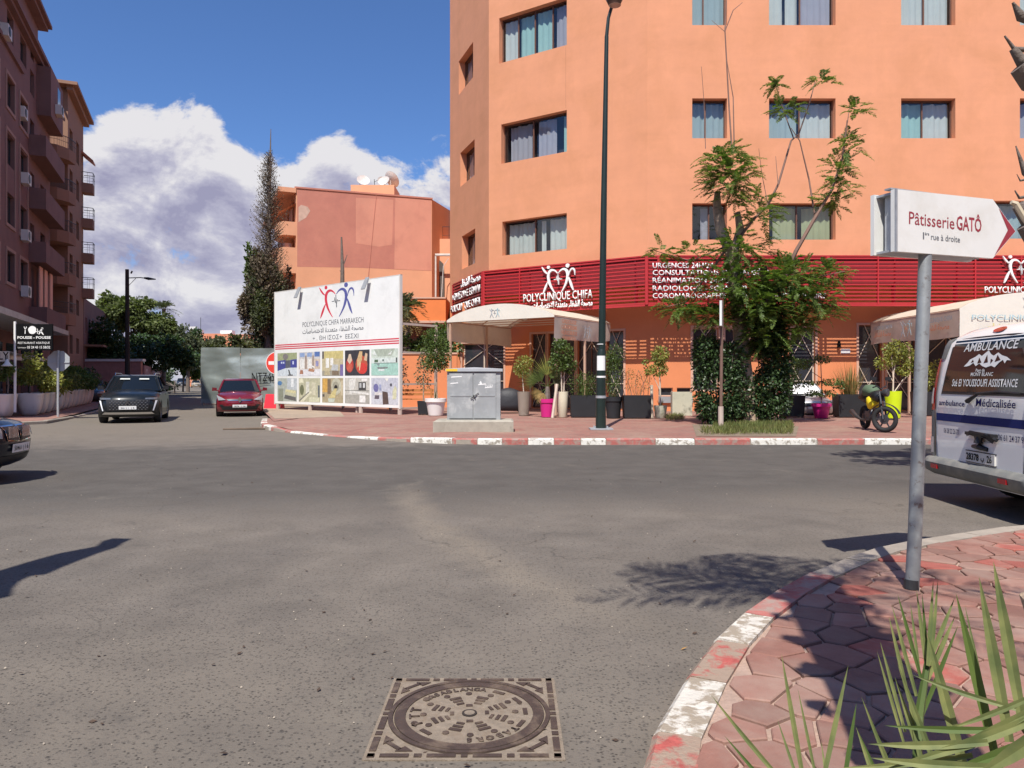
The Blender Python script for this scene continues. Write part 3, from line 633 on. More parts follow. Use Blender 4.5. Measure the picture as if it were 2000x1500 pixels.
def window(parent, A, B, op, mull=(.5,), col='w', cover=((.02, .98),), depth=.28, fr=.055, frm=None, glass=None, drop=.05):
    M_ = frame(A, B); s0, s1, c, d = op[:4]; w = s1 - s0; mb_ = MB(); mb_.M = M_ ; e = .004
    mb_.box2((s0 + e, depth, c + e), (s0 + fr, depth + .07, d - e)); mb_.box2((s1 - fr, depth, c + e), (s1 - e, depth + .07, d - e)); mb_.box2((s0 + fr, depth, c + e), (s1 - fr, depth + .07, c + fr)); mb_.box2((s0 + fr, depth, d - fr), (s1 - fr, depth + .07, d - e))
    for k in mull: mb_.box2((s0 + w * k - fr * .5, depth - .005, c + fr), (s0 + w * k + fr * .5, depth + .065, d - fr))
    f = mb_.build('window', frm or m_wood, parent); ks = [0] + list(mull) + [1]
    for a, b_ in zip(ks, ks[1:]):
        q = MB(); q.M = M_; y = depth + .03 + .004 * (ks.index(a) % 2); q.quad((s0 + w * a + fr * .4, y, c + fr), (s0 + w * b_ - fr * .4, y, c + fr), (s0 + w * b_ - fr * .4, y, d - fr), (s0 + w * a + fr * .4, y, d - fr)); q.build('pane', glass or m_glass, f)
    if col:
        for i, cv in enumerate(cover):
            cc = cv[2] if len(cv) > 2 else col; n = max(4, int((cv[1] - cv[0]) * w * 14)); V = []; Fc = []; ph = rnd.uniform(0, 6)
            for k in range(n + 1):
                x = s0 + w * (cv[0] + (cv[1] - cv[0]) * k / n); y = depth + .16 + .035 * math.sin(k * 1.75 + ph) + .02 * math.sin(k * .7 + ph); V += [(x, y, c + .03), (x, y + .01 * math.sin(k), d - fr - drop - .03 * abs(math.sin(k * .45 + ph)))]
            V = [tuple(M_ @ Vector(v)) for v in V]; MB().add(V, [(2 * k, 2 * k + 2, 2 * k + 3, 2 * k + 1) for k in range(n)]).build('curtain', CUR[cc], f, smooth=True)
    return f
clinic = thing('clinic_building', 'orange corner clinic building with red louvre band and brown windows', 'building', (8, 40, 0))
UP = moff(FPL, .35); UP[0] = (UP[0][0] - .62, UP[0][1] + 1.63); GW = moff(FPL, 1.5); ZT = 25.0; ZS = 5.45
def op_on(A, B, x0, x1, y0, y1, y0r=None, y1r=None):
    s0, za = hit(A, B, x0, y1); s1, zb = hit(A, B, x1, y1 if y1r is None else y1r); _, zc = hit(A, B, x0, y0); _, zd = hit(A, B, x1, y0 if y0r is None else y0r)
    return (s0, s1, (za + zb) / 2, (zc + zd) / 2)
RA, RB = UP[2], UP[3]; CA, CB = UP[1], UP[2]; SA, SB = UP[0], UP[1]
wr = []
for (yt, yb) in ((-62, 49), (192, 270), (397, 468)):
    for (x0, x1) in ((1352, 1420), (1502, 1632), (1760, 1866), (1992, 2110)): wr.append(op_on(RA, RB, x0, x1, yt, yb))
wr[11] = op_on(RA, RB, 1938, 2085, 392, 466)
wc = [op_on(CA, CB, 975, 1107, 30, 121, 0, 91), op_on(CA, CB, 979, 1107, 240, 319, 218, 297), op_on(CA, CB, 981, 1107, 433, 498, 416, 487)]
ws = [op_on(SA, SB, 896, 924, 118, 184, 84, 152), op_on(SA, SB, 899, 927, 296, 364, 275, 343), op_on(SA, SB, 902, 928, 461, 528, 447, 512)]
mb = MB(); wall_open(mb, RA, RB, ZS, ZT, wr, .32); wall_open(mb, CA, CB, ZS, ZT, wc, .32); wall_open(mb, SA, SB, ZS, ZT, ws, .42)
bk = [(28.35, 60), (-14, 60), (-9.2, 55)]; bk = [(28, 62), (-11.5, 62)]
mb.quad((*UP[3], ZS), (28, 62, 0), (28, 62, ZT), (*UP[3], ZT)); mb.quad((28, 62, 0), (-4.9, 62, 0), (-4.9, 62, ZT), (28, 62, ZT)); mb.quad((-4.9, 62, 0), (*UP[0], 0), (*UP[0], ZT), (-4.9, 62, ZT))
mb.add([(*p, ZT) for p in UP] + [(28, 62, ZT), (-4.9, 62, ZT)], [tuple(range(6))])
mb.build('wall', [m_stucco, m_room], clinic)
# soffit and recessed ground floor
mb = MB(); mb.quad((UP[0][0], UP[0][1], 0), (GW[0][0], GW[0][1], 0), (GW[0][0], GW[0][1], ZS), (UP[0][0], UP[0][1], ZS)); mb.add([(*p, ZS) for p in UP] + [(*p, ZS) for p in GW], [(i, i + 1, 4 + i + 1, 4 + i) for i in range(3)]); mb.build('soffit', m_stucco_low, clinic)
gRA, gRB = GW[2], GW[3]; gCA, gCB = GW[1], GW[2]; gSA, gSB = GW[0], GW[1]
def gop(A, B, x0, x1, z0, z1): return (hit(A, B, x0, 700)[0], hit(A, B, x1, 700)[0], z0, z1)
gr = [gop(gRA, gRB, 1353, 1403, 1.0, 3.78), gop(gRA, gRB, 1416, 1462, 1.0, 3.78), gop(gRA, gRB, 1545, 1592, .3, 3.78), gop(gRA, gRB, 1677, 1722, .16, 3.9), gop(gRA, gRB, 1733, 1790, .16, 3.9), gop(gRA, gRB, 1802, 1900, .16, 3.9), gop(gRA, gRB, 1925, 1990, .16, 3.9), gop(gRA, gRB, 1286, 1314, .80, 1.16), gop(gRA, gRB, 1322, 1350, .80, 1.16)]
gc = [gop(gCA, gCB, 903, 984, .5, 3.35), gop(gCA, gCB, 1038, 1066, .16, 3.7), gop(gCA, gCB, 1071, 1122, .16, 3.7), gop(gCA, gCB, 1128, 1178, .16, 3.7), gop(gCA, gCB, 1184, 1218, .16, 3.7)]
mb = MB(); wall_open(mb, gRA, gRB, 0, ZS, gr, .2, .6); wall_open(mb, gCA, gCB, 0, ZS, gc, .2, .6); wall_open(mb, gSA, gSB, 0, ZS, [], .2)
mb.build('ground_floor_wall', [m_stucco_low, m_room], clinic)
spec = [((.36,), 'p', ((.02, .98),)), ((.5,), 'w', ((.02, .25), (.3, .48), (.52, .97, 'l'))), ((.48,), 'w', ((.02, .97),)), ((.5,), 'w', ((.03, .97),)),
        ((.42,), 'p', ((.02, .98),)), ((.49,), 'w', ((.02, .46, 'p'), (.5, .97))), ((.45,), 't', ((.02, .45), (.5, .97, 'w'))), ((.5,), 'l', ((.03, .97),)),
        ((.52,), 'l', ((.30, .52),)), ((.45,), 'g', ((.1, .45), (.55, .97))), ((.5,), 'w', ((.03, .97),)), ((.5,), 'p', ((.03, .97),))]
for op, (mu, c, cv) in zip(wr, spec): window(clinic, RA, RB, op, mu, c, cv)
window(clinic, CA, CB, wc[0], (.25, .5, .76), 't', ((.03, .22, 'w'), (.26, .49), (.52, .73), (.79, .96, 'l')))
window(clinic, CA, CB, wc[1], (.46,), 'l', ((.08, .42), (.52, .78, 'l'), (.9, .99, 't'))); window(clinic, CA, CB, wc[2], (.48,), 'w', ((.04, .46), (.56, .62), (.68, .96)))
for op in ws: window(clinic, SA, SB, op, (.5,), 'l', ((.1, .9),), depth=.36)
def grille(A, B, op, k=1):
    mb_ = MB(); mb_.M = frame(A, B); s0, s1, c, d = op[:4]; y = .12; r = .018; zc = (c + d) / 2 + .2; w = s1 - s0
    for a, b_ in (((s0, c + .1), (s1, zc)), ((s1, c + .1), (s0, zc)), ((s0, zc + .1), (s0 + w * .75, d)), ((s1, zc + .1), (s0 + w * .3, d)), ((s0, c + (d - c) * .33), (s1, c + (d - c) * .33))):
        mb_.tube([(a[0], y, a[1]), (b_[0], y, b_[1])], r, 5)
    mb_.build('door_grille' if op[2] < .3 else 'window_grille', m_lattice, clinic)
for A, B, ops in ((gRA, gRB, gr), (gCA, gCB, gc)):
    for i, op in enumerate(ops):
        if op[3] < 2: window(clinic, A, B, op, (), None, (), depth=.1, fr=.03, glass=m_dglass, frm=m_lattice); continue
        window(clinic, A, B, op, (.5,) if op[1] - op[0] > 1.2 else (), None, (), depth=.14, fr=.06, frm=m_lattice if op[2] > .2 else m_wood, glass=m_dglass); grille(A, B, op)
        mb_ = MB(); mb_.M = frame(A, B); s0, s1, c, d = op[:4]; t_ = .10
        mb_.box2((s0 - t_, -.03, c), (s0, .02, d + t_)); mb_.box2((s1, -.03, c), (s1 + t_, .02, d + t_)); mb_.box2((s0, -.03, d), (s1, .02, d + t_)); mb_.build('door_frame' if c < .2 else 'window_surround', m_trim, clinic)
mb = MB(); mb.M = frame(gRA, gRB); s0 = hit(gRA, gRB, 1286, 700)[0]; s1 = hit(gRA, gRB, 1352, 700)[0]; mb.box2((s0, -.12, .5), (s1, -.002, .78)); mb.build('window_sill', mat('grey_sill', (.28, .29, .30), .7), clinic)
q = hit(gRA, gRB, 1651, 686); mb = MB(); mb.M = frame(gRA, gRB); mb.box2((q[0] - .2, -.03, q[1] - .1), (q[0] + .2, -.003, q[1] + .1)); mb.build('name_plate', white_print, clinic)
mb = MB(); mb.M = frame(gRA, gRB); mb.box((q[0] - .32, -.1, q[1] + .3), (.12, .16, .3), taper=.6); mb.build('wall_lamp', black_print, clinic)
# plaster joints and the drip crack
mb = MB(); s_, _ = hit(CA, CB, 1105, 300); mb.M = frame(CA, CB); mb.box2((s_ - .006, -.002, wc[1][3] + .1), (s_ + .006, .001, wc[0][2] - .05)); mb.build('wall_crack', mat('crack', (.42, .17, .09), .9), clinic)
# louvre band -----------------------------------------------------------------------------
ZB0, ZB1 = 4.64, 6.67; NS = 13; pitch = (ZB1 - ZB0) / NS
band_segs = [(C3, C2, []), (C2, C1, [1015]), (C1, C0, [1257 + 30, 1617, 1715, 1905, 1995])]
for A, B, posts in band_segs:
    L = math.dist(A, B); M_ = frame(A, B); ps = [0] + [hit(A, B, p, 550)[0] for p in posts] + [L]
    for a, b_ in zip(ps, ps[1:]):
        if b_ - a < .2: continue
        for k in range(NS):
            z = ZB0 + pitch * (k + .2); mb = MB(); mb.M = M_
            mb.add([(a + .02, 0, z), (b_ - .02, 0, z), (b_ - .02, .02, z), (a + .02, .02, z), (a + .02, 0, z + .066), (b_ - .02, 0, z + .066), (b_ - .02, .02, z + .066), (a + .02, .02, z + .066)], [(0, 1, 5, 4), (3, 2, 1, 0), (4, 5, 6, 7), (2, 3, 7, 6), (0, 4, 7, 3), (1, 2, 6, 5)])
            mb.build('slat', m_red, clinic)
    mb = MB(); mb.M = M_
    for i, p in enumerate(ps): w = .13 if i in (0, len(ps) - 1) or (A == C1 and i in (1,)) or (A == C1 and i == 2) else .05; mb.box2((p - w / 2, -.02, ZB0 + .005), (p + w / 2, .10, ZB1 - .01))
    mb.box2((.05, -.01, ZB1 - .02), (L - .05, .11, ZB1 + .035)); mb.box2((.05, -.012, ZB0 - .06), (L - .05, .09, ZB0 + .02))
    k_ = 1
    while k_ * 2.6 < L: mb.box2((k_ * 2.6 - .03, .06, ZB0), (k_ * 2.6 + .03, .3, ZB1)); k_ += 1
    mb.build('band_frame', m_red, clinic)
    mb = MB(); mb.M = M_; mb.box2((.1, .10, 5.5), (L - .0, .12, ZB1 - .04)); mb.box2((0.1, .10, ZB1 - .04), (L, .36, ZB1 + .01)); mb.build('band_backing', m_redback, clinic)
def sg(A, B, px, py): s, z = hit(A, B, px, py); return s, z
def put(A, B, x0, x1, ybase, h, s, mtl=white_print, depth=.04, bold=.004, off=-.06):
    a, z = hit(A, B, x0, ybase[0]); b_, z2 = hit(A, B, x1, ybase[1]); return text(s, h, mtl, clinic, frame(A, B) @ Matrix.Translation(((a + b_) / 2, off, (z + z2) / 2)), width=b_ - a, depth=depth, bold=bold)
AR1 = "\uFEE3\uFEBC\uFEA4\uFE94"; AR2 = "\uFE8D\uFEDF\uFEB8\uFED4\uFE8E\uFE80"; AR3 = "\uFEE3\uFE98\uFECC\uFEAA\uFEA9\uFE93"; AR4 = "\uFE8D\uFEFB\uFEA7\uFE98\uFEBC\uFE8E\uFEBB\uFE8E\uFE95"
ARF = (AR1 + ' ' + AR2 + ' ' + AR3 + ' ' + AR4)[::-1]; AR12 = (AR1 + ' ' + AR2)[::-1]
put(C2, C1, 1024, 1159, (590.5, 582), .37, 'POLYCLINIQUE CHIFA'); put(C2, C1, 1042, 1159, (603, 597), .26, ARF, bold=.03)
sl_, zl_ = sg(C2, C1, 1092, 546); heart_logo(frame(C2, C1) @ Matrix.Translation((sl_, -.06, zl_)) @ Matrix.Scale(1.22, 4), [white_print] * 3, clinic, y1=-.06)
put(C3, C2, 903, 941, (561, 548), .38, AR12, bold=.03); put(C3, C2, 886, 940, (587, 572), .36, '+ΘHΣOI+E EΘHΛI'); put(C3, C2, 884, 941, (606, 600), .36, 'POLYCLINIQUE CHIFA')
for s, x1, yb in (('URGENCES 24H/24', 1392, 524), ('CONSULTATIONS SPÉCIALISÉES', 1500, 538), ('RÉANIMATION 24H/24', 1432, 553), ('RADIOLOGIE - SCANNER - IRM', 1500, 568.5), ('CORONAROGRAPHIE ANGIOPLASTIE CORONAIRE', 1611, 583)):
    put(C1, C0, 1274, x1, (yb, yb), .215, s, bold=.008)
put(C1, C0, 1921, 2062, (572.5, 572.5), .27, 'POLYCLINIQUE CHIFA'); sl_, zl_ = sg(C1, C0, 1991, 527); heart_logo(frame(C1, C0) @ Matrix.Translation((sl_, -.06, zl_)) @ Matrix.Scale(1.12, 4), [white_print] * 3, clinic, y1=-.06)
# awnings ---------------------------------------------------------------------------------
m_canvas = mat('cream_canvas', (.72, .64, .50), .85, .07, 2.5, .25, 20, trans=.28, dirt=(.55, .44, .33), dscale=1.3, dlo=.55, dhi=.85)
m_canvas_w = mat('white_canvas', (.82, .79, .70), .85, .05, 2.5, .2, 20, trans=.2)
m_poster = mat('grey_canvas_print', (.58, .50, .44), .85, .1, 3, .3, 12, trans=.3)
m_orange_print = mat('faded_orange_print', (.62, .27, .16), .8, .1); m_grey_print = mat('faded_grey_print', (.36, .40, .43), .8, .1); m_blue_print = mat('faded_blue_print', (.38, .52, .56), .8, .1)
m_post = mat('painted_post', (.50, .33, .24), .6, .1); m_metal = mat('galvanised_steel', (.48, .49, .50), .42, .12, 12, metal=.7, rough=.45) if False else mat('galvanised_steel', (.42, .44, .46), .5, .14, 12, metal=.35)
def awning(origin, rz, Wd, D, label, front_valance, side_txt):
    "local frame: x along the front from the left corner, y back towards the wall, z up"
    t = thing('entrance_awning', label, 'awning', origin, rz, 'tunnel awnings over the clinic entrances'); zc = 4.0; rise = .56; n = 16
    def ax(u): return rise * (1 - (2 * u - 1) ** 2) ** .8 if 0 < u < 1 else 0
    V = []; Fc = []; ny = 10
    for j in range(ny + 1):
        for i in range(n + 1):
            u = i / n; sag = -.05 * abs(math.sin(math.pi * j / 2)) * math.sin(math.pi * u); V.append((Wd * u, D * j / ny, zc + ax(u) + sag - .0))
    for j in range(ny):
        for i in range(n): Fc.append((j * (n + 1) + i, j * (n + 1) + i + 1, (j + 1) * (n + 1) + i + 1, (j + 1) * (n + 1) + i))
    MB().add(V, Fc).build('canopy', m_canvas, t, world=False, smooth=True)
    fp = [(Wd * i / n, zc + ax(i / n)) for i in range(n + 1)]; V = [(x, -.02, z) for x, z in fp] + [(x, -.02, zc - .08 if not front_valance else zc - .10) for x, z in fp]
    MB().add(V, [(i, i + 1, n + 1 + i + 1, n + 1 + i) for i in range(n)]).build('front_panel', m_canvas_w, t, world=False)
    def drape(x0, y0, x1, y1, h0, h1, name, m_, nx=18, nzz=5, amp=.03, z=zc - .02):
        V = []; L = math.hypot(x1 - x0, y1 - y0); px_, py_ = -(y1 - y0) / L, (x1 - x0) / L
        for k in range(nzz + 1):
            for i in range(nx + 1):
                u = i / nx; h = h0 + (h1 - h0) * u; w = amp * math.sin(i * 1.3 + k * .5) * (k / nzz) + .06 * (k / nzz) ** 2 * math.sin(math.pi * u); V.append((x0 + (x1 - x0) * u + px_ * w, y0 + (y1 - y0) * u + py_ * w, z - h * k / nzz + .04 * (k / nzz) * math.sin(u * 6)))
        return MB().add(V, [(k * (nx + 1) + i, k * (nx + 1) + i + 1, (k + 1) * (nx + 1) + i + 1, (k + 1) * (nx + 1) + i) for k in range(nzz) for i in range(nx)]).build(name, m_, t, world=False, smooth=True)
    drape(Wd, 0, Wd, D, 1.0, .75, 'side_valance', m_poster); drape(0, D, 0, 0, .95, .95 if front_valance else .8, 'side_valance', m_poster if front_valance else m_canvas)
    if front_valance:
        drape(0, -.03, Wd, -.03, .92, .92, 'front_valance', m_canvas_w, z=zc - .1, amp=.012)
    mb_ = MB()
    for y in (0.02, D * .5, D - .1):
        mb_.tube([(Wd * i / n, y, zc + ax(i / n) - .05) for i in range(n + 1)], .025, 5)
    for x in (.02, Wd - .02): mb_.tube([(x, 0, zc - .04), (x, D, zc - .04)], .03, 5)
    for k in range(4): mb_.tube([(.02, D * (.1 + .22 * k), zc - .04), (Wd - .02, D * (.1 + .22 * k), zc - .04)], .02, 5)
    for k in (4, 8, 12): mb_.tube([(Wd * k / n, 0, zc + ax(k / n) - .06), (Wd * k / n, D, zc + ax(k / n) - .06)], .02, 5)
    mb_.build('roof_frame', m_post, t, world=False)
    for x, y in ((.14, .06), (Wd - .1, .3), (.14, D * .55), (Wd - .1, D * .55)): MB().box2((x - .04, y - .04, KZ - .01), (x + .04, y + .04, zc - .05)).build('post', m_post, t, world=False)
    I4 = Matrix.Identity(4)
    heart_logo(Matrix.Translation((Wd * .47, -.03, zc + .20)) @ Matrix.Scale(.36, 4), [m_grey_print, m_blue_print, m_grey_print], t_local(t), y1=-.02)
    return t
class t_local_(object): pass
def t_local(t):
    "let the emblem builder parent in local space"
    t['_loc'] = 1; return t
_link0 = link
def link(o, parent=None, world=True):
    if parent is not None and parent.get('_loc') and world: return _link0(o, parent, False)
    return _link0(o, parent, world)
fl = (-2.74, 31.3); fr_ = (1.63, 28.5); a1 = math.atan2(fr_[1] - fl[1], fr_[0] - fl[0])
aw1 = awning((*fl, 0), a1, 5.19, 5.0, 'cream tunnel awning on the building corner behind the grey utility cabinet', False, 0)
aw2 = awning((15.6, 25.9, 0), 0, 5.2, 6.4, 'cream tunnel awning with blue lettering behind the ambulance', True, 1)
def side_text(t, Wd, items):
    for s, h, w, y, z, m_, right in items:
        if right: M_ = Matrix(((0, -1, 0, Wd + .085), (1, 0, 0, y), (0, 0, 1, z), (0, 0, 0, 1)))
        else: M_ = Matrix(((0, 1, 0, -.085), (-1, 0, 0, y), (0, 0, 1, z), (0, 0, 0, 1)))
        text(s, h, m_, t, M_, width=w, bold=.03)
side_text(aw1, 5.19, [('CARDIOLOGIE', .15, 1.2, 1.05, 3.72, m_orange_print, 1), ('CATHÉTÉRISME', .15, 1.3, 1.05, 3.50, m_orange_print, 1), ('NEUROCHIRURGIE', .15, 1.3, 1.05, 3.28, m_orange_print, 1), ('RÉANIMATION', .15, 1.1, 1.05, 3.07, m_orange_print, 1)])
M_ = Matrix(((0, -1, 0, 5.19 + .09), (1, 0, 0, 2.6), (0, 0, 1, 3.45), (0, 0, 0, 1))) @ Matrix.Scale(.5, 4); heart_logo(M_, [m_grey_print] * 3, aw1, y1=-.01)
side_text(aw2, 5.2, [('POLYCLINIQUE CHIFA', .16, 1.9, 1.2, 3.62, m_grey_print, 0), (AR12, .2, 1.5, 1.2, 3.32, m_orange_print, 0), ('URGENCES 24H/24', .15, 1.6, 5.2, 3.62, m_grey_print, 0), (AR12, .2, 1.4, 5.2, 3.32, m_orange_print, 0)])
heart_logo(Matrix(((0, 1, 0, -.1), (-1, 0, 0, 3.3), (0, 0, 1, 3.5), (0, 0, 0, 1))) @ Matrix.Scale(.6, 4), [m_grey_print, m_blue_print, m_orange_print], aw2, y1=-.01)
text('POLYCLINIQUE CHIFA', .17, m_blue_print, aw2, Matrix.Translation((2.2, -.075, 3.60)), width=3.6, bold=.01); text(AR12, .2, mat('faded_yellow_print', (.6, .52, .25), .8, .05), aw2, Matrix.Translation((2.2, -.075, 3.27)), width=2.6, bold=.01)
# ================================================================ LEFT SIDE OF THE STREET
SD = (-.387, .922); SN = (.922, .387)          # along the street, and out of the left facades
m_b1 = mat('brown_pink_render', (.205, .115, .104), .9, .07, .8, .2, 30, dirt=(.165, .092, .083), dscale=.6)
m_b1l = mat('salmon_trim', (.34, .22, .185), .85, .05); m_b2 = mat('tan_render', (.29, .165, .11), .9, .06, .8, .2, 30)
m_shut = mat('sunlit_salmon_shutter', (.80, .42, .30), .7, .05); m_ac = mat('air_conditioner_casing', (.62, .61, .58), .5, .06); m_dark = mat('dark_metal', (.03, .032, .035), .5, .1); m_roof = mat('roof_felt', (.30, .25, .21), .9)  # shutter salmon is lightened to look sunlit, since no sun reaches it
m_bglass = mat('dark_window_glass', (.03, .04, .05), .08, .1, spec=.7)
def ac_unit(M_, s, y, z, parent, w=.85, h=.6, d=.35):
    mb_ = MB(); mb_.M = M_; mb_.box2((s - w / 2, y - d, z), (s + w / 2, y, z + h)); o = mb_.build('air_conditioner', m_ac, parent)
    q = MB(); q.M = M_ @ Matrix.Translation((s - .12, y - d - .012, z + h / 2)) @ Matrix.Rotation(R(90), 4, 'X'); q.lathe([(.24, 0), (.24, .012), (.2, .02), (.05, .022)], n=16); q.build('fan_grille', m_dark, o)
b1 = thing('apartment_building', 'tall brown pink apartment block with balconies and air conditioners at the left edge', 'building', (-27, 36, 0))
N1, K1 = (-20.0, 24.0), (-30.5, 49.0); M1 = frame(N1, K1); L1 = math.dist(N1, K1); ZT1 = 21.2
def h1(px, py): return hit(N1, K1, px, py)
ops = []; cols = [(12, 28), (38, 53)]; zc = [7.35, 10.4, 13.45, 16.4]
xs = [(h1(a, 400)[0], h1(b_, 400)[0]) for a, b_ in cols]
extra = [(xs[0][0] - 3.3 * k, xs[0][1] - 3.3 * k) for k in (1, 2, 3)]
for (a, b_) in xs + extra:
    for z in zc: ops.append((a, b_, z - .8, z + .8))
    ops.append((a + .2, b_ - .2, 19.2, 20.6))
sm = [(h1(59, 400)[0], h1(67, 400)[0]), (h1(79, 400)[0], h1(88, 400)[0])]
for a, b_ in sm:
    for z in (9.2, 12.2, 15.3, 18.2): ops.append((a, b_, z + .1, z + 1.5))
    ops.append((a + .1, b_ - .1, 20.4, 21.4))
ops.append((h1(100, 400)[0] if False else L1 - .2, L1 - .1, 1, 1.1)); ops.pop()
mb = MB(); wall_open(mb, N1, K1, 0, ZT1, ops, .25, .6)
bp = [(N1[0] - 13, N1[1] - 5.4), (K1[0] - 13, K1[1] - 5.4)]
mb.quad((*bp[0], 0), (*N1, 0), (*N1, ZT1), (*bp[0], ZT1)); mb.quad((*K1, 0), (*bp[1], 0), (*bp[1], ZT1), (*K1, ZT1)); mb.quad((*bp[1], 0), (*bp[0], 0), (*bp[0], ZT1), (*bp[1], ZT1)); mb.quad((*N1, ZT1), (*K1, ZT1), (*bp[1], ZT1), (*bp[0], ZT1))
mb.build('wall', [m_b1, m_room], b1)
for op in ops:
    window(b1, N1, K1, op, (.5,), None, (), depth=.18, fr=.05, frm=m_dark, glass=m_bglass)
for (a, b_) in xs + extra:
    for z0, z1 in ((6.4, 8.35), (9.4, 14.5), (15.4, 17.4)):
        mb = MB(); mb.M = M1; t_ = .17
        mb.box2((a - t_, -.05, z0), (a, .01, z1)); mb.box2((b_, -.05, z0), (b_ + t_, .01, z1)); mb.box2((a, -.05, z0), (b_, .01, z0 + t_)); mb.box2((a, -.05, z1 - t_), (b_, .01, z1)); mb.build('window_surround', m_b1l, b1)
for z in (6.45, 9.55, 12.7, 16.35): ac_unit(M1, xs[1][0] + .5, -.05 if z < 16 else .12, z - .35, b1)
ac_unit(M1, s1 - 1.2 if False else sm[1][0] + .6, -.76, 18.2, b1); ac_unit(M1, h1(3, 60)[0], -.02, 18.6, b1)
s0, s1 = h1(56.5, 400)[0], L1 - .05
for z in (8.35, 11.45, 14.55):
    mb = MB(); mb.M = M1; mb.box2((s0, -.85, z), (s1, -.002, z + .14)); mb.box2((s0, -.85, z + .14), (s1, -.73, z + 1.2)); mb.box2((s1 - .12, -.73, z + .14), (s1, -.002, z + 1.2)); mb.box2((s0, -.73, z + .14), (s0 + .12, -.002, z + 1.2)); mb.build('balcony', m_b1, b1)
mb = MB(); mb.M = M1; mb.box2((s0 + 2.2, -.75, 17.6), (s1, -.002, 20.6)); mb.build('bay', m_b1, b1); mb = MB(); mb.M = M1; mb.box2((s1 - 2, -.762, 18.9), (s1 - 1, -.751, 20.2)); mb.build('bay_window', m_bglass, b1)
mb = MB(); mb.M = M1; mb.box2((s0, -.9, 4.6), (s1 + .1, -.002, 5.75)); mb.build('balcony', m_b1, b1)
for px in (61, 71, 82):
    s_ = h1(px, 545)[0]; mb = MB(); mb.M = M1; mb.box2((s_, -.45, 5.78), (s_ + .85, -.38, 8.2)); mb.build('shutter', m_shut, b1)
for z, d, h in ((20.75, .3, .2), (20.95, .5, .25), (18.5, .14, .22)):
    mb = MB(); mb.M = M1; mb.box2((-1 if d > .2 else 0, -d, z), ((L1 + (.3 if d > .2 else -8.4)), -.002, z + h)); mb.build('cornice', m_b1, b1)
mb = MB(); mb.M = M1; mb.box2((0, .05, 21.21), (h1(76, 60)[0], 5, 23.1)); mb.box2((-.5, -.45, 23.1), (h1(76, 60)[0] + .3, 5.5, 23.3)); mb.box2((-.5, -.65, 23.3), (h1(76, 60)[0] + .4, 5.6, 23.5)); mb.build('attic_storey', m_b1, b1)
mb = MB(); mb.M = M1; mb.box2((0, -2.3, 4.0), (h1(40, 600)[0], -.003, 4.25)); mb.build('entrance_canopy', mat('grey_canopy', (.42, .42, .42), .7), b1)
mb = MB(); mb.M = M1
for k in range(7): mb.box2((1.5 + k * 3.4, -.02, .2), (4.1 + k * 3.4, -.004, 3.4))
mb.build('ground_floor_panels', m_bglass, b1)  # dark glass panels make the ground floor zone darker
# second block
b2 = thing('apartment_building', 'tan apartment block with curved balconies beyond the brown block at left', 'building', (-34, 55, 0))
A2 = (-31.35, 52.4); E2 = (-34.3, 59.4); Lf = math.dist(A2, E2); NF = (A2[0] - SN[0] * 6, A2[1] - SN[1] * 6); ZT2 = 22.1; M2 = frame(A2, E2)
ops2 = []
for (a, b_, ys) in ((136, 142, ((260, 294), (338, 372), (420, 452), (500, 530), (578, 608), (655, 690))), (149, 154.5, ((284, 316), (358, 388), (437, 465), (513, 540), (588, 615), (662, 690)))):
    for y0, y1 in ys:
        o1, o2 = hit(A2, E2, a, y1), hit(A2, E2, b_, y0); ops2.append((o1[0], o2[0], o1[1], o2[1]))
mb = MB(); wall_open(mb, A2, E2, 0, ZT2, ops2, .25, .6)
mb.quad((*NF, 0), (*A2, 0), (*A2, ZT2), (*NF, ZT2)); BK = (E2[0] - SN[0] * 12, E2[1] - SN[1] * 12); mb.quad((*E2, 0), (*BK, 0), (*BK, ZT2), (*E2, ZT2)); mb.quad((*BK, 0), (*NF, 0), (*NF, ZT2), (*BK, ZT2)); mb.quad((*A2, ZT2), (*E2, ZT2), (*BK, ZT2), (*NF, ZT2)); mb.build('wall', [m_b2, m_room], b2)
for op in ops2: window(b2, A2, E2, op, (), None, (), depth=.18, fr=.05, frm=m_dark, glass=m_bglass)
mb = MB(); mb.M = M2; mb.box2((-.9, -.7, ZT2 + .003), (Lf + .4, 7, ZT2 + .22)); mb.box2((-.6, -.4, ZT2 - .3), (Lf + .2, -.003, ZT2)); mb.build('cornice', m_b2, b2)
mb = MB(); mb.M = M2
for k in range(9): mb.box2((-1.0, .6 + .28 * k, 21.55), (-.003, .7 + .28 * k, 21.7))
mb.build('pergola_slats', m_b2, b2)
def rail(M_, pts, z, parent, h=.9, gap=.16):
    mb_ = MB(); mb_.M = M_
    for a, b_ in zip(pts, pts[1:]):
        L = math.dist(a, b_); n = max(2, int(L / gap))
        mb_.tube([(a[0], a[1], z + h), (b_[0], b_[1], z + h)], .03, 4); mb_.tube([(a[0], a[1], z + h * .5), (b_[0], b_[1], z + h * .5)], .015, 4)
        for k in range(n): u = k / n; mb_.tube([(a[0] + (b_[0] - a[0]) * u, a[1] + (b_[1] - a[1]) * u, z), (a[0] + (b_[0] - a[0]) * u, a[1] + (b_[1] - a[1]) * u, z + h)], .012, 3)
    return mb_.build('railing', m_dark, parent)
for z in (5.3, 8.05, 10.95, 13.8, 16.7):
    pts = [(-.003, 3.2), (-1.3, 3.2), (-2.1, 2.5), (-2.3, 1.4), (-2.0, .35), (-1.2, -.25), (-.003, -.5)]
    mb = MB(); mb.M = M2; mb.prism([(a, b_) for a, b_ in pts][::-1], z, z + .8); o = mb.build('balcony', m_b2, b2); rail(M2, pts, z + .8, o, .75)
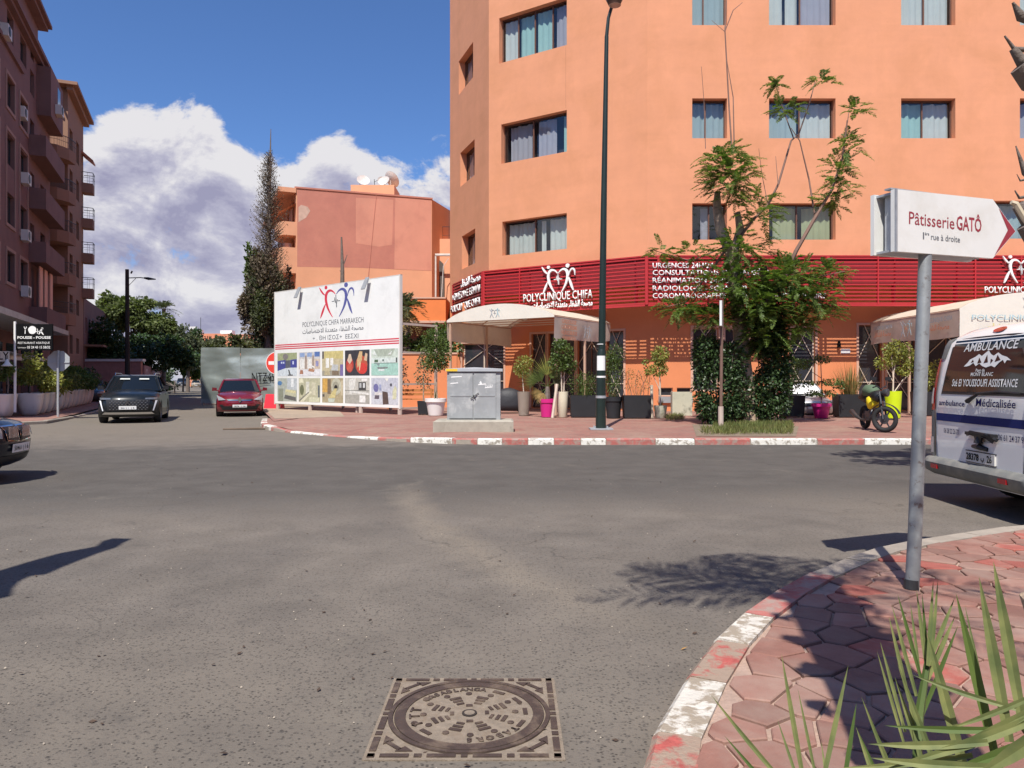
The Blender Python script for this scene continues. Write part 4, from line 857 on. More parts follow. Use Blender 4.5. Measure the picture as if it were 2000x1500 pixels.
for z in (8.0, 10.8, 13.55, 16.35):
    pts = [(Lf - .9, -.003), (Lf - .7, -.75), (Lf + .35, -.75), (Lf + .35, -.003)]
    mb = MB(); mb.M = M2; mb.prism(pts, z, z + .75); o = mb.build('balcony', m_b2, b2); rail(M2, pts, z + .75, o, .85, .3)
mb = MB(); mb.M = M2; mb.add([(Lf - 1, -.003, 19.6), (Lf + .4, -.003, 19.6), (Lf + .4, -.8, 18.9), (Lf - 1, -.8, 18.9), (Lf - 1, -.003, 19.4), (Lf + .4, -.003, 19.4), (Lf + .4, -.8, 18.75), (Lf - 1, -.8, 18.75)], [(0, 1, 2, 3), (7, 6, 5, 4), (3, 2, 6, 7), (0, 3, 7, 4), (1, 5, 6, 2)]); mb.build('tiled_hood', mat('terracotta', (.5, .2, .12), .8), b2)
# third, low block
b3 = thing('apartment_building', 'low brown pink building with narrow windows beyond the tan block', 'building', (-38, 68, 0))
A3 = (-34.3, 59.45); E3 = (-34.3 + SD[0] * 20, 59.45 + SD[1] * 20); ops3 = [(1.0 + 2.2 * k, 1.7 + 2.2 * k, z, z + 1.3) for k in range(9) for z in (2.0, 5.3)]
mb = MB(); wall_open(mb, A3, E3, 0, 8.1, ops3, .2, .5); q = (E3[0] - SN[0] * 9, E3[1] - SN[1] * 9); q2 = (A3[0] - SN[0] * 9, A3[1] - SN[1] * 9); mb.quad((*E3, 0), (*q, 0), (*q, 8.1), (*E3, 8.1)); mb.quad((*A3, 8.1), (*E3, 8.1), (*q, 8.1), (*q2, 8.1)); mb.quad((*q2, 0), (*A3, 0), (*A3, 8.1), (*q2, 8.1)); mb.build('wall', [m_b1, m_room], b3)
for op in ops3: window(b3, A3, E3, op, (), None, (), depth=.15, fr=.05, frm=m_dark, glass=m_bglass)
mb = MB(); mb.M = frame(A3, E3); mb.box2((0, -1.4, 4.2), (6, -.003, 4.35)); mb.build('canopy', m_b2, b3)
# garden walls
w1 = thing('garden_wall', 'pink garden wall with white coping behind the black oncoming car', 'wall', (-31, 60, 0)); mb = MB(); mb.box2((-35, 60.2, 0), (-30.1, 60.5, 3.0)); mb.build('wall', mat('pink_render', (.42, .22, .19), .9), w1); mb = MB(); mb.box2((-35.1, 60.1, 3.0), (-29.9, 60.6, 3.2)); mb.build('coping', m_trim if False else white_print, w1)
w2 = thing('graffiti_wall', 'dark pink wall with curled painted graffiti left of the street', 'wall', (-32, 66, 0)); A4, E4 = (-30.0, 60.6), (-30.0 + SD[0] * 30, 60.6 + SD[1] * 30); mb = MB(); mb.M = frame(A4, E4); mb.box2((0, 0, 0), (30, .25, 2.7)); mb.build('wall', mat('dark_pink_render', (.34, .19, .18), .9), w2)
mb = MB()
for k, (cx_, cz_, r_) in enumerate(((3, 1.6, .8), (6, 1.4, .6), (9.5, 1.6, .7), (13, 1.5, .6), (18, 1.6, .7))): stroke(mb, arc(cx_, cz_, r_ * 1.6, r_, 200 - 40 * k, 520 - 60 * k), [.14] * 14, frame(A4, E4), y0=-.002, y1=-.006)
mb.build('graffiti', mat('graffiti_paint', (.55, .5, .52), .7), w2)
# ================================================================ BACKGROUND CENTRE
m_pink = mat('weathered_pink_render', (.50, .205, .150), .9, .10, .7, .3, 20, dirt=(.43, .17, .13), dscale=.5, dlo=.45, dhi=.7)
m_pink2 = mat('lighter_pink_render', (.60, .27, .19), .9, .08, .7, .3, 20, dirt=(.50, .21, .155), dscale=.5, dlo=.5, dhi=.75)
m_peach = mat('peach_render', (.68, .34, .20), .9, .06, .8, .2, 20)
bb = thing('blank_wall_building', 'apartment house with windowless pink side wall and satellite dishes on its roof', 'building', (-11, 60, 0))
BA, BB_ = (-16.0, 55.0), (-6.3, 58.4); BF = (-21.4, 67.9); ZB = 15.7; BR = (-6.3 + 4, 58.4 + 14)
opb = []
mb = MB(); wall_open(mb, BA, BB_, 0, ZB, [], .2); wall_open(mb, BF, BA, 0, ZB, [(3, 4, z, z + 1.9) for z in (3.6, 6.8, 10, 13)] + [(8, 9.2, z, z + 1.9) for z in (3.6, 6.8, 10, 13)] + [(11.6, 12.8, z, z + 2.2) for z in (3.6, 6.8, 10, 13)], .25, .8)
mb.quad((*BB_, 0), (*BR, 0), (*BR, ZB), (*BB_, ZB)); mb.add([(*BA, ZB - .3), (*BB_, ZB - .3), (*BR, ZB - .3), (BF[0] + 6, BF[1] + 6, ZB - .3), (*BF, ZB - .3)], [(0, 1, 2, 3, 4)]); mb.build('wall', [m_peach, m_room], bb)
def hb(px, py): return hit(BA, BB_, px, py)
def area(poly, m_, off): mb_ = MB(); mb_.M = frame(BA, BB_); pts = [hb(*p) for p in poly]; mb_.add([(s, -off, z) for s, z in pts], [tuple(range(len(pts)))[::-1]]); mb_.build('painted_area', m_, bb)
area([(580.5, 521), (700, 523), (842.5, 529), (842.5, 390.8), (768, 385.5), (580.5, 370.6)], m_pink, .004)
area([(770, 525.8), (842.3, 528.8), (842.3, 391), (772, 386)], m_pink2, .010)
area([(695, 475), (695, 386), (768, 390), (766, 478), (740, 482)], m_pink2, .008)
area([(583, 434), (583, 405), (588, 400), (601, 404), (606, 412), (598, 425)], mat('pale_patch', (.55, .38, .30), .9), .010)
mb = MB(); mb.M = frame(BA, BB_); L = math.dist(BA, BB_); mb.box2((-.1, -.06, ZB), (L + .05, .2, ZB + .12)); 
for k in range(6): mb.tube([(hb(735, 385)[0] - .3 * k * .55, -.02, ZB - 1.7 * k), (hb(735, 385)[0] - .3 * (k + 1) * .55, -.02, ZB - 1.7 * (k + 1))], .025, 4)
mb.build('parapet_and_cable', m_pink, bb)
MF = frame(BF, BA); LF = math.dist(BF, BA)
for z, r0 in ((4.6, .9), (6.2, 0), (9.4, 0), (12.2, .9)):
    mb = MB(); mb.M = MF; h = 1.0 if r0 else 1.9
    mb.prism([(LF - 3.4, -.003), (LF - 3.4, -.9), (LF - 2.6, -1.3), (LF - .8, -1.3), (LF - .02, -.9), (LF - .02, -.003)], z, z + h); mb.build('balcony', m_peach, bb)
for z in (4.6, 7.8, 11.0):
    mb = MB(); mb.M = MF; mb.box2((LF - 8.5, -1.2, z), (LF - 5.0, -.003, z + 1.0)); mb.build('balcony', m_peach, bb)
mb = MB(); mb.M = MF; mb.box2((-.5, -1.3, ZB - .35), (LF + .1, -.003, ZB)); mb.add([(LF - 1.8, -1.25, ZB - 1.9), (LF, -1.25, ZB - 1.9), (LF, -.003, ZB - 1.1), (LF - 1.8, -.003, ZB - 1.1)], [(0, 1, 2, 3), (3, 2, 1, 0)]); mb.build('eaves', m_peach, bb)
rx0, rx1 = -315 / F * 63, -230 / F * 63; mb = MB(); mb.box2((rx0, 63, ZB - .3), (rx1, 66, 18.05)); mb.build('stair_tower', m_peach, bb)
m_dish = mat('dish_white', (.62, .58, .54), .5)
def dish(px, py, Yd, r, tilt, turn):
    p = P(px, py, Yd); mb_ = MB(); Mx = Matrix.Translation(p) @ Matrix.Rotation(turn, 4, 'Z') @ Matrix.Rotation(tilt, 4, 'X'); mb_.M = Mx
    pr = [(r * t_, .28 * r * t_ * t_) for t_ in (.05, .3, .55, .8, 1)]; n = 18; V = [(a * math.cos(2 * math.pi * k / n), a * math.sin(2 * math.pi * k / n), z) for a, z in pr for k in range(n)]; V += [(a * math.cos(2 * math.pi * k / n), a * math.sin(2 * math.pi * k / n), z - .03) for a, z in pr for k in range(n)]
    Fc = [(i * n + k, i * n + (k + 1) % n, (i + 1) * n + (k + 1) % n, (i + 1) * n + k) for i in range(4) for k in range(n)]; Fc += [tuple(90 + j for j in f[::-1]) for f in Fc]; mb_.add(V, Fc); mb_.tube([(r * .9, 0, .25 * r), (0, 0, r * .8)], .015, 4); mb_.M = Matrix.Identity(4); mb_.tube([p, (p[0], p[1] + .1, 17.9)], .04, 5); mb_.build('satellite_dish', m_dish, bb)
dish(709, 354, 63.5, .55, R(60), R(20)); dish(751, 355, 63.6, .5, R(60), R(-20)); dish(763, 352, 64, .75, R(55), R(140)); dish(745, 353, 64.5, .35, R(80), R(0))
mb = MB(); mb.tube([P(703, 343, 64), P(703, 362, 64)], .03, 4); mb.tube([P(730, 356, 64), P(738, 352, 64)], .02, 4); mb.tube([P(731, 350, 64), P(732, 368, 64)], .03, 4); mb.build('aerial', m_dark, bb)
# building glimpsed in the gap
gp = thing('rear_building', 'orange building with a roof railing seen in the gap beside the clinic', 'building', (-7, 64, 0)); xa, xb = -152 / F * 60, -3.6
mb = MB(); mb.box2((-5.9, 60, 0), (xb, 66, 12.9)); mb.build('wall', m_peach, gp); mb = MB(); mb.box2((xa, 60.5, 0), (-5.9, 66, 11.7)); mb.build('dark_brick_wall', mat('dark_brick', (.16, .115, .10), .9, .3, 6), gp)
mb = MB(); mb.add([(*P(850, 500, 59.9),), P(866, 515, 59.9), P(868, 540, 59.9), P(868, 583, 59.9), P(850, 583, 59.9)], [(4, 3, 2, 1, 0)]); mb.build('dark_render_patch', mat('dark_render', (.10, .085, .075), .9), gp)  # flat dark panel laid on the wall for a recess
rail(Matrix.Identity(4), [(xa - .4, 60.6), (xb, 60.6)], 12.0 + .6, gp, 1.4, .5)
mb = MB(); mb.tube([P(851, 500, 59), P(851, 583, 59)], .07, 6); mb.tube([P(850, 498, 59), P(884, 498, 59)], .10, 6); mb.tube([P(862, 583, 59), P(866, 520, 59), P(876, 505, 59)], .03, 5); mb.tube([P(884, 495, 59), P(884, 560, 59)], .05, 5); mb.build('pipework', mat('pale_pipe', (.6, .58, .55), .6), gp)
# low annex with the orange fascia
m_annex = mat('strong_orange_render', (.72, .20, .055), .85, .05, 2)
an = thing('annex_building', 'low annex with bright orange fascia between billboard and clinic', 'building', (-5, 42, 0)); x0 = -232 / F * 42; x1 = -3.75
mb = MB(); mb.box2((x0, 42, 4.85), (x1, 47, 6.1)); mb.build('fascia', m_annex, an); mb = MB(); mb.box2((x0 - .05, 41.95, 6.1), (x1, 47, 6.18)); mb.box2((x0 - .02, 41.9, 4.72), (x1, 42.3, 4.85)); mb.build('fascia_edge', m_trim, an)
mb = MB(); wall_open(mb, (x0, 45), (x1, 45), 0, 4.85, [(.8, 1.6, 1, 3.9), (2.2, 3.0, 1, 3.9)], .2); mb.quad((x0, 45, 0), (x0, 47, 0), (x0, 47, 4.8), (x0, 45, 4.8)); mb.build('wall', [m_b1, m_room], an)
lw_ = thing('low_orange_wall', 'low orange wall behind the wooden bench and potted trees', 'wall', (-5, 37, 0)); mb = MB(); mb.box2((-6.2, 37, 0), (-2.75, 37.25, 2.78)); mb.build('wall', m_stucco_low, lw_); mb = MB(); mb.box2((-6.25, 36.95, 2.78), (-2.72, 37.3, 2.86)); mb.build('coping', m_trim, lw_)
# far orange building at the end of the street
fb = thing('distant_building', 'orange building with rows of narrow windows at the far end of the street', 'building', (-68, 172, 0)); xa, xb = -633 / F * 170, -568 / F * 170
m_far = mat('distant_orange', (.62, .24, .13), .9, .04)
opf = []; yz = lambda y, Yd=170: CAMH - (y - HY) / F * Yd
for g0 in (370, 384.5, 404, 419):
    for k in range(3): a = (g0 + 3.4 * k + .2 - CX) / F * 170 - xa; opf.append((a, a + .2, yz(664), yz(656)))
mb = MB(); wall_open(mb, (xa, 170), (xb, 170), yz(672), yz(651.5), opf, .3, .8); mb.box2((xa, 172, 0), (xb + 6, 180, yz(652))); mb.box2((xa, 170, 0), ((383 - CX) / F * 170, 171.9, yz(672.2))); mb.box2(((429 - CX) / F * 170, 170, 0), (xb, 171.9, yz(672.2))); mb.build('wall', [m_far, m_room], fb)
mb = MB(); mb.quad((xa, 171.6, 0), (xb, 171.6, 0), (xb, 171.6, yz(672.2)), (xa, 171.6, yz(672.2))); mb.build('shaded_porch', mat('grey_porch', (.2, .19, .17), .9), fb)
for a, b_, y, h, c in ((379, 391, 652, 1.0, 0), (430, 453, 652, .8, 0), (370, 382, 652, 1.7, 1)):
    mb = MB(); mb.box2(((a - CX) / F * 173, 173, yz(y, 173)), ((b_ - CX) / F * 173, 175, yz(y, 173) + h)); mb.build('roof_tank', white_print if c == 0 else m_ac, fb)
mb = MB(); mb.box2((xb, 170.5, 0), (xb + 5.5, 179, yz(653))); mb.build('side_wing', m_far, fb); mb = MB(); mb.box2((xb + 2.4, 170.4, yz(665)), (xb + 4, 170.49, yz(658))); mb.build('window', m_bglass, fb); mb = MB(); mb.tube([P(392, 620, 174), P(392, 652, 174)], .06, 4); mb.build('mast', m_dark, fb)
fb2 = thing('distant_house', 'pale pink house low at the far end of the street', 'building', (-75, 178, 0)); mb = MB(); mb.box2((-78, 178, 0), (-69, 184, 5.4)); mb.build('wall', mat('pale_pink', (.6, .36, .28), .9), fb2); mb = MB(); mb.prism([(-76, 177.9), (-74, 177.9), (-74, 177.99), (-76, 177.99)], 1, 3.4); mb.build('window', m_bglass, fb2)
# hoarding of galvanised sheets
def hoard_mat():
    m_, t, b, o = newmat('hoarding_sheet'); g = node(t, 'ShaderNodeNewGeometry').outputs['Position']
    mp = node(t, 'ShaderNodeMapping'); mp.inputs['Scale'].default_value = (.55, 1, 1.2); mp.inputs['Rotation'].default_value = (0, R(25), 0); t.links.new(g, mp.inputs[0]); a = nz(t, mp.outputs[0], .9, 3, .5, .6)
    c = mixc(t, rng(t, a, .48, .62), (.27, .31, .29), (.40, .46, .46)); c = mixc(t, mth(t, 'MULTIPLY', rng(t, nz(t, g, 3, 8, .7), .5, .7), .4), c, (.25, .25, .20)); t.links.new(c, b.inputs['Base Color']); b.inputs['Metallic'].default_value = .5; b.inputs['Roughness'].default_value = .42
    bn = node(t, 'ShaderNodeBump'); bn.inputs['Strength'].default_value = .8; bn.inputs['Distance'].default_value = .25; t.links.new(nz(t, mp.outputs[0], .7, 2, .4), bn.inputs['Height']); t.links.new(bn.outputs[0], b.inputs['Normal']); return m_
m_hoard = hoard_mat()
hd = thing('sheet_metal_hoarding', 'dented grey sheet metal hoarding with NTZ45 graffiti behind the red car', 'fence', (-16, 44, 0))
for k in range(4):
    xa = -18.44 + 2.33 * k; mb = MB(); n = 8; V = []
    for j in range(n + 1):
        for i in range(n + 1): V.append((xa + 2.32 * i / n, 44 + .03 * k + .035 * math.sin(i * 1.1 + k * 2 + j * .9) + .02 * math.sin(j * 1.7 + k), .12 + 3.3 * j / n - (.04 if k else 0)))
    mb.add(V, [(j * (n + 1) + i, j * (n + 1) + i + 1, (j + 1) * (n + 1) + i + 1, (j + 1) * (n + 1) + i) for j in range(n) for i in range(n)])
    V2 = [(x, y + .02, z) for x, y, z in V]; mb.add(V2, [(j * (n + 1) + i, (j + 1) * (n + 1) + i, (j + 1) * (n + 1) + i + 1, j * (n + 1) + i + 1) for j in range(n) for i in range(n)]); mb.build('sheet_panel', m_hoard, hd, smooth=True)
    mb = MB(); mb.box((xa + .05, 44.16, 1.7), (.09, .09, 3.4)); mb.build('post', m_metal, hd)
text('NTZ45', .52, black_print, hd, Matrix.Translation((-14.72, 43.93, 1.42)), width=1.35); mb = MB().box2((-15.2, 43.925, 1.26), (-14.3, 43.93, 1.29)); mb.build('graffiti_underline', black_print, hd)

# blocks on the near side of the junction, behind the camera: they stand in the reflections and close off the low sky
m_near = mat('near_block_render', (.42, .23, .16), .9, .06, .8)
for lb, A_, B_, H_, dep in (('long apartment block behind the camera outside the frame', (45, -24), (-48, -24), 15.5, 12), ('apartment block on the right behind the camera outside the frame', (34, 2), (34, -20), 13.0, 14)):
    nb_ = thing('apartment_building', lb, 'building', ((A_[0] + B_[0]) / 2, (A_[1] + B_[1]) / 2, 0)); L = math.dist(A_, B_); opn = [(2 + 4.2 * i, 3.6 + 4.2 * i, z, z + 1.5) for i in range(int((L - 4) / 4.2)) for z in (4.4, 7.6, 10.8)]
    mb = MB(); wall_open(mb, A_, B_, 0, H_, opn, .25, .5); Mn = frame(A_, B_); c4 = [tuple((Mn @ Vector(v))[:2]) for v in ((0, 0, 0), (L, 0, 0), (L, dep, 0), (0, dep, 0))]
    mb.add([(*p, H_) for p in c4], [(0, 1, 2, 3)]); mb.quad((*c4[3], 0), (*c4[0], 0), (*c4[0], H_), (*c4[3], H_)); mb.quad((*c4[1], 0), (*c4[2], 0), (*c4[2], H_), (*c4[1], H_)); mb.build('wall', [m_near, m_room], nb_)
# ================================================================ BILLBOARD
def color_mesh(polys, M_, parent, name, mtl, z0=0.0):
    "flat print built of coloured polygons: [(colour, [(u, v) ...])]; each lies 0.6 mm in front of the one before"
    V = []; Fc = []; Cc = []
    for i, (c, p) in enumerate(polys):
        b_ = len(V); V += [tuple(M_ @ Vector((u, -(z0 + .0006 * i), v))) for u, v in p]; Fc.append(tuple(range(b_, b_ + len(p)))); Cc.append(c)
    me = bpy.data.meshes.new(name); me.from_pydata(V, [], Fc); at = me.color_attributes.new('print', 'FLOAT_COLOR', 'CORNER'); k = 0
    for f, c in zip(me.polygons, Cc):
        for _ in f.loop_indices: at.data[_].color = (*c, 1)
    me.materials.append(mtl); o = bpy.data.objects.new(name, me); return link(o, parent)
m_print = attrmat('photo_print')
def rc(x0, y0, x1, y1): return [(x0, y0), (x1, y0), (x1, y1), (x0, y1)]
def el(cx_, cy_, rx, ry, n=14): return [(cx_ + rx * math.cos(6.2832 * k / n), cy_ + ry * math.sin(6.2832 * k / n)) for k in range(n)]
BBA, BBB = (-11.1, 34.8), (-4.4, 29.0); MBB = frame(BBA, BBB); LB = math.dist(BBA, BBB)
bill = thing('billboard', 'large white clinic billboard with red and blue heart figures and ten photographs', 'billboard', (-7.7, 32, 0))
m_board = mat('white_vinyl', (.80, .81, .79), .45, .03, 1.5, .25, 3, dirt=(.70, .71, .69), dscale=1.2)
mb = MB(); mb.M = MBB; mb.box2((0, 0, .40), (LB, .08, 5.58)); mb.build('panel', m_board, bill)
mb = MB(); mb.M = MBB; mb.box2((LB + .003, -.02, .36), (LB + .07, .10, 5.62)); mb.box2((-.06, -.02, .36), (-.003, .10, 5.62)); mb.box2((-.06, .0, 5.583), (LB + .07, .09, 5.62)); mb.build('edge_frame', mat('pale_steel', (.62, .60, .56), .5, .06), bill)
m_ppost = mat('pinkish_post', (.50, .40, .34), .7, .1)
for px in (541, 604, 703, 780):
    s = hit(BBA, BBB, px, 800)[0]; s = min(max(s, .1), LB - .02); mb = MB(); mb.M = MBB; mb.box2((s - .09, .01, 0), (s + .09, .075, .398)); mb.build('post', m_ppost, bill)
for s in (.1, 2.6, 6.0, LB + .0):
    mb = MB(); mb.M = MBB; d = 1.9
    mb.box2((s - .05, .11, 0), (s + .05, .20, 5.4)) if s < LB - .1 else None
    mb.box2((s - .05, d, .0), (s + .05, d + .09, 3.75)); mb.box2((s - .04, .12, 3.66), (s + .04, d, 3.75)); mb.box2((s - .04, .12, 2.55), (s + .04, d, 2.62)); mb.box2((s - .04, .12, 1.3), (s + .04, d, 1.37)); mb.box2((s - .04, .12, .35), (s + .04, d, .42)); mb.build('support_frame', m_ppost, bill)
hh = lambda px, py: hit(BBA, BBB, px, py)
m_rs = mat('red_print', (.62, .05, .08), .5, .04); m_bs = mat('blue_print', (.10, .11, .32), .5, .04); m_gs = mat('grey_print', (.14, .15, .17), .5, .04)
for z in (3.12, 3.03, 2.94): mb = MB(); mb.M = MBB; mb.box2((.01, -.004, z - .024), (LB - .01, -.001, z + .024)); mb.build('red_stripe', m_rs, bill)
s, z = hh(656, 588); heart_logo(MBB @ Matrix.Translation((s, 0, z)) @ Matrix.Diagonal((1.78, 1, 1.35, 1)), [m_rs, m_bs, m_gs], bill, y1=-.004)
def bt(txt, xa_, xb_, ya, yb, h, m_=m_gs, **k):
    a = hh(xa_, ya); b_ = hh(xb_, yb); text(txt, h, m_, bill, MBB @ Matrix.Translation(((a[0] + b_[0]) / 2, -.004, (a[1] + b_[1]) / 2)), width=b_[0] - a[0], **k)
bt('POLYCLINIQUE CHIFA MARRAKECH', 591, 710, 638.5, 629.5, .22); bt(ARF, 591, 710, 652, 643.5, .2, bold=.01); bt('+ . ΘH IΣOΣ+  EEΣXI', 611, 700, 665, 660, .19)
for px, py in ((588, 573), (720, 556)):
    s, z = hh(px, py); mb = MB(); mb.M = MBB; mb.tube([(s, .05, 5.62), (s, -.16, 5.64)], .02, 5); mb.add([(s - .14, -.30, 5.18), (s + .10, -.30, 5.18), (s + .22, -.16, 5.66), (s - .0, -.16, 5.66), (s - .14, -.27, 5.16), (s + .10, -.27, 5.16), (s + .22, -.13, 5.66), (s - .0, -.13, 5.66)], [(0, 1, 2, 3), (7, 6, 5, 4), (0, 4, 5, 1), (1, 5, 6, 2), (3, 7, 4, 0)]); mb.build('spotlight', m_metal, bill)
xs_ = [541.5, 580.5, 583, 626, 628.5, 671, 673, 722.5, 724.5, 778.5]
def bed(c1, c2, x, y, w, h): return [(c1, [(x, y), (x + w, y), (x + w * .85, y + h), (x + w * .1, y + h)]), (c2, rc(x, y - h * .3, x + w, y))]
W_, Bk = (.75, .75, .72), (.05, .05, .06); PIC = [
 [((.34, .38, .22), rc(0, .62, 1, 1)), ((.62, .68, .72), rc(0, 0, 1, .5)), ((.07, .08, .30), [(0, .22), (.42, .34), (.42, .7), (0, .66)]), ((.12, .13, .16), [(.42, .34), (.68, .36), (.68, .68), (.42, .68)]), ((.07, .08, .30), [(.68, .36), (1, .36), (1, .72), (.68, .7)]), ((.55, .62, .8), rc(.18, .54, .26, .62)), ((.55, .62, .8), rc(.30, .54, .36, .62)), ((.6, .65, .85), rc(.78, .5, .85, .64)), ((.22, .2, .2), el(.42, .84, .14, .13)), ((.1, .1, .1), [(.55, .28), (.62, .26), (.7, .05), (.62, .06)]), ((.1, .1, .1), rc(.55, .02, .8, .06))],
 [((.58, .57, .56), rc(0, .7, 1, 1)), ((.28, .38, .6), rc(.05, .8, .28, .97)), ((.28, .38, .6), rc(.40, .8, .62, .97)), ((.12, .2, .45), rc(.74, .8, .98, 1)), ((.62, .52, .42), rc(0, .28, 1, .7)), ((.72, .72, .74), rc(0, 0, 1, .28)), (W_, rc(.05, .3, .28, .72)), ((.35, .28, .24), rc(.3, .3, .38, .85)), (W_, rc(.42, .3, .62, .72)), ((.35, .28, .24), rc(.64, .3, .72, .85)), ((.4, .2, .13), [(.05, .08), (.22, .08), (.2, .24), (.08, .26)]), ((.45, .24, .15), [(.45, .2), (.72, .16), (.76, .26), (.5, .32)]), (W_, [(.5, .42), (.75, .32), (.76, .38), (.52, .5)]), ((.3, .3, .5), rc(.8, .4, .93, .62))],
 [((.52, .46, .30), rc(0, 0, 1, 1)), ((.58, .50, .22), [(.1, .7), (1, .68), (1, 1), (.1, 1)]), ((.13, .12, .11), rc(0, .7, .09, 1)), ((.78, .78, .74), rc(.18, .32, .34, .72)), ((.78, .78, .74), rc(.40, .42, .54, .72)), ((.35, .33, .27), rc(.0, 0, 1, .2)), ((.5, .52, .52), [(.42, .22), (.75, .2), (.78, .44), (.5, .46)]), ((.22, .17, .12), rc(.48, .02, .8, .2)), ((.2, .16, .35), rc(.86, 0, 1, .45)), ((.48, .42, .27), [(.1, .02), (.4, .02), (.36, .2), (.14, .22)])],
 [(Bk, rc(0, 0, 1, 1)), ((.42, .06, .05), el(.2, .42, .16, .30)), ((.55, .12, .08), el(.2, .32, .12, .16)), ((.62, .5, .38), [(.1, .6), (.17, .85), (.25, .85), (.3, .6), (.2, .45)]), ((.45, .1, .06), el(.68, .42, .24, .36)), ((.60, .06, .05), el(.72, .28, .19, .22)), ((.6, .42, .22), [(.5, .6), (.6, .95), (.72, .93), (.7, .6), (.58, .38), (.52, .3)]), ((.62, .45, .3), [(.78, .6), (.84, .88), (.92, .84), (.9, .55)]), ((.66, .5, .3), [(.6, .5), (.66, .5), (.62, .2), (.58, .2)])],
 [((.56, .64, .56), rc(0, 0, 1, 1)), ((.40, .46, .38), [(.1, 1), (.9, 1), (.75, .72), (.25, .72)]), ((.62, .70, .66), rc(0, .48, 1, .66)), ((.36, .58, .50), rc(0, 0, 1, .46)), ((.1, .16, .1), rc(.12, .5, .26, .6)), ((.12, .16, .14), rc(.42, .53, .48, .61)), ((.08, .09, .09), rc(.92, .48, .97, .66)), ((.2, .28, .25), rc(.1, .45, .9, .475)), ((.22, .25, .24), [(.25, .24), (.6, .26), (.64, .32), (.22, .32)]), ((.7, .76, .74), [(.28, .17), (.5, .17), (.5, .24), (.28, .24)]), ((.25, .3, .3), el(.27, .42, .05, .04)), ((.75, .8, .76), [(.05, .8), (.12, .95), (.2, .78)]), ((.75, .8, .76), [(.62, .78), (.78, .92), (.74, .78)])],
 [((.42, .45, .40), rc(0, 0, 1, 1)), ((.5, .54, .56), rc(.5, .5, 1, 1)), ((.75, .78, .78), rc(.7, .62, .84, .98)), ((.10, .22, .42), el(.12, .78, .12, .1)), ((.26, .28, .22), rc(.05, 0, .3, .55)), ((.62, .58, .34), [(.4, .42), (.95, .34), (.95, .46), (.45, .52)]), ((.5, .5, .36), [(.38, .28), (.96, .2), (.96, .34), (.4, .42)]), ((.13, .13, .13), [(.35, .12), (.95, .02), (.95, .18), (.4, .28)])],
 [((.48, .47, .33), rc(0, 0, 1, 1)), ((.72, .70, .52), rc(.02, .8, .22, .98)), ((.16, .17, .10), el(.15, .5, .1, .22)), ((.64, .64, .56), rc(.34, .3, .5, .85)), ((.58, .56, .42), rc(.6, .3, .8, .82)), ((.68, .66, .5), [(.05, 0), (.22, 0), (.62, .42), (.55, .46)]), ((.2, .2, .18), [(.0, .05), (.02, .0), (.5, .4), (.46, .42)]), ((.13, .15, .16), rc(.9, .2, .98, .7)), ((.60, .60, .44), rc(.5, 0, .95, .2))],
 [((.40, .34, .22), rc(0, 0, 1, 1)), ((.60, .36, .10), rc(.02, .42, .26, .98)), ((.2, .15, .1), rc(.26, .35, .42, .96)), ((.50, .49, .38), el(.68, .66, .24, .34)), ((.33, .32, .25), el(.66, .66, .15, .2)), ((.03, .03, .03), el(.66, .62, .08, .1)), ((.58, .50, .24), [(.3, .18), (.62, .2), (.72, .58), (.6, .58)]), ((.50, .54, .46), [(.3, .02), (.58, .02), (.62, .18), (.3, .18)]), ((.55, .48, .33), rc(.9, .3, .99, .9)), ((.10, .09, .08), rc(.02, .24, .12, .34))],
 [((.52, .51, .46), rc(0, 0, 1, 1)), ((.38, .37, .33), rc(0, 0, 1, .34)), ((.66, .66, .62), [(.18, .95), (.44, .98), (.42, .7), (.26, .34), (.18, .4)]), ((.07, .07, .07), rc(.56, .5, .86, .84)), ((.45, .47, .47), rc(.6, .62, .68, .8)), ((.6, .62, .62), rc(.74, .62, .82, .8)), ((.70, .70, .66), [(.3, .42), (.98, .34), (.98, .42), (.32, .5)]), (W_, rc(.6, .05, .84, .32)), ((.25, .25, .23), rc(.0, .5, 1, .52)), ((.74, .73, .7), rc(.68, .88, .92, .97))],
 [((.50, .52, .58), rc(0, 0, 1, 1)), ((.56, .58, .62), rc(0, 0, 1, .32)), ((.16, .16, .34), el(.18, .62, .1, .16)), ((.3, .34, .5), rc(.3, .52, .38, .75)), ((.64, .62, .6), [(.12, .36), (.4, .34), (.42, .44), (.14, .46)]), ((.12, .10, .12), [(.12, .2), (.3, .2), (.3, .34), (.14, .34)]), ((.10, .07, .06), [(.44, .0), (.66, .02), (.62, .46), (.42, .5)]), ((.60, .60, .40), [(.8, .2), (.93, .22), (.95, .6), (.88, .72), (.8, .5)]), ((.08, .08, .1), el(.74, .74, .04, .06)), ((.78, .78, .7), [(.5, .98), (.66, .98), (.6, .86)])]]
for r_ in range(2):
    for c_ in range(5):
        s0 = hh(xs_[2 * c_], 735)[0] + .03; s1 = hh(xs_[2 * c_ + 1], 735)[0] - .02; z0, z1 = ((1.68, 2.74), (.52, 1.58))[r_]
        color_mesh([(c, [(s0 + (s1 - s0) * u, z0 + (z1 - z0) * v) for u, v in p]) for c, p in PIC[5 * r_ + c_]], MBB, bill, 'photograph', m_print, .004)
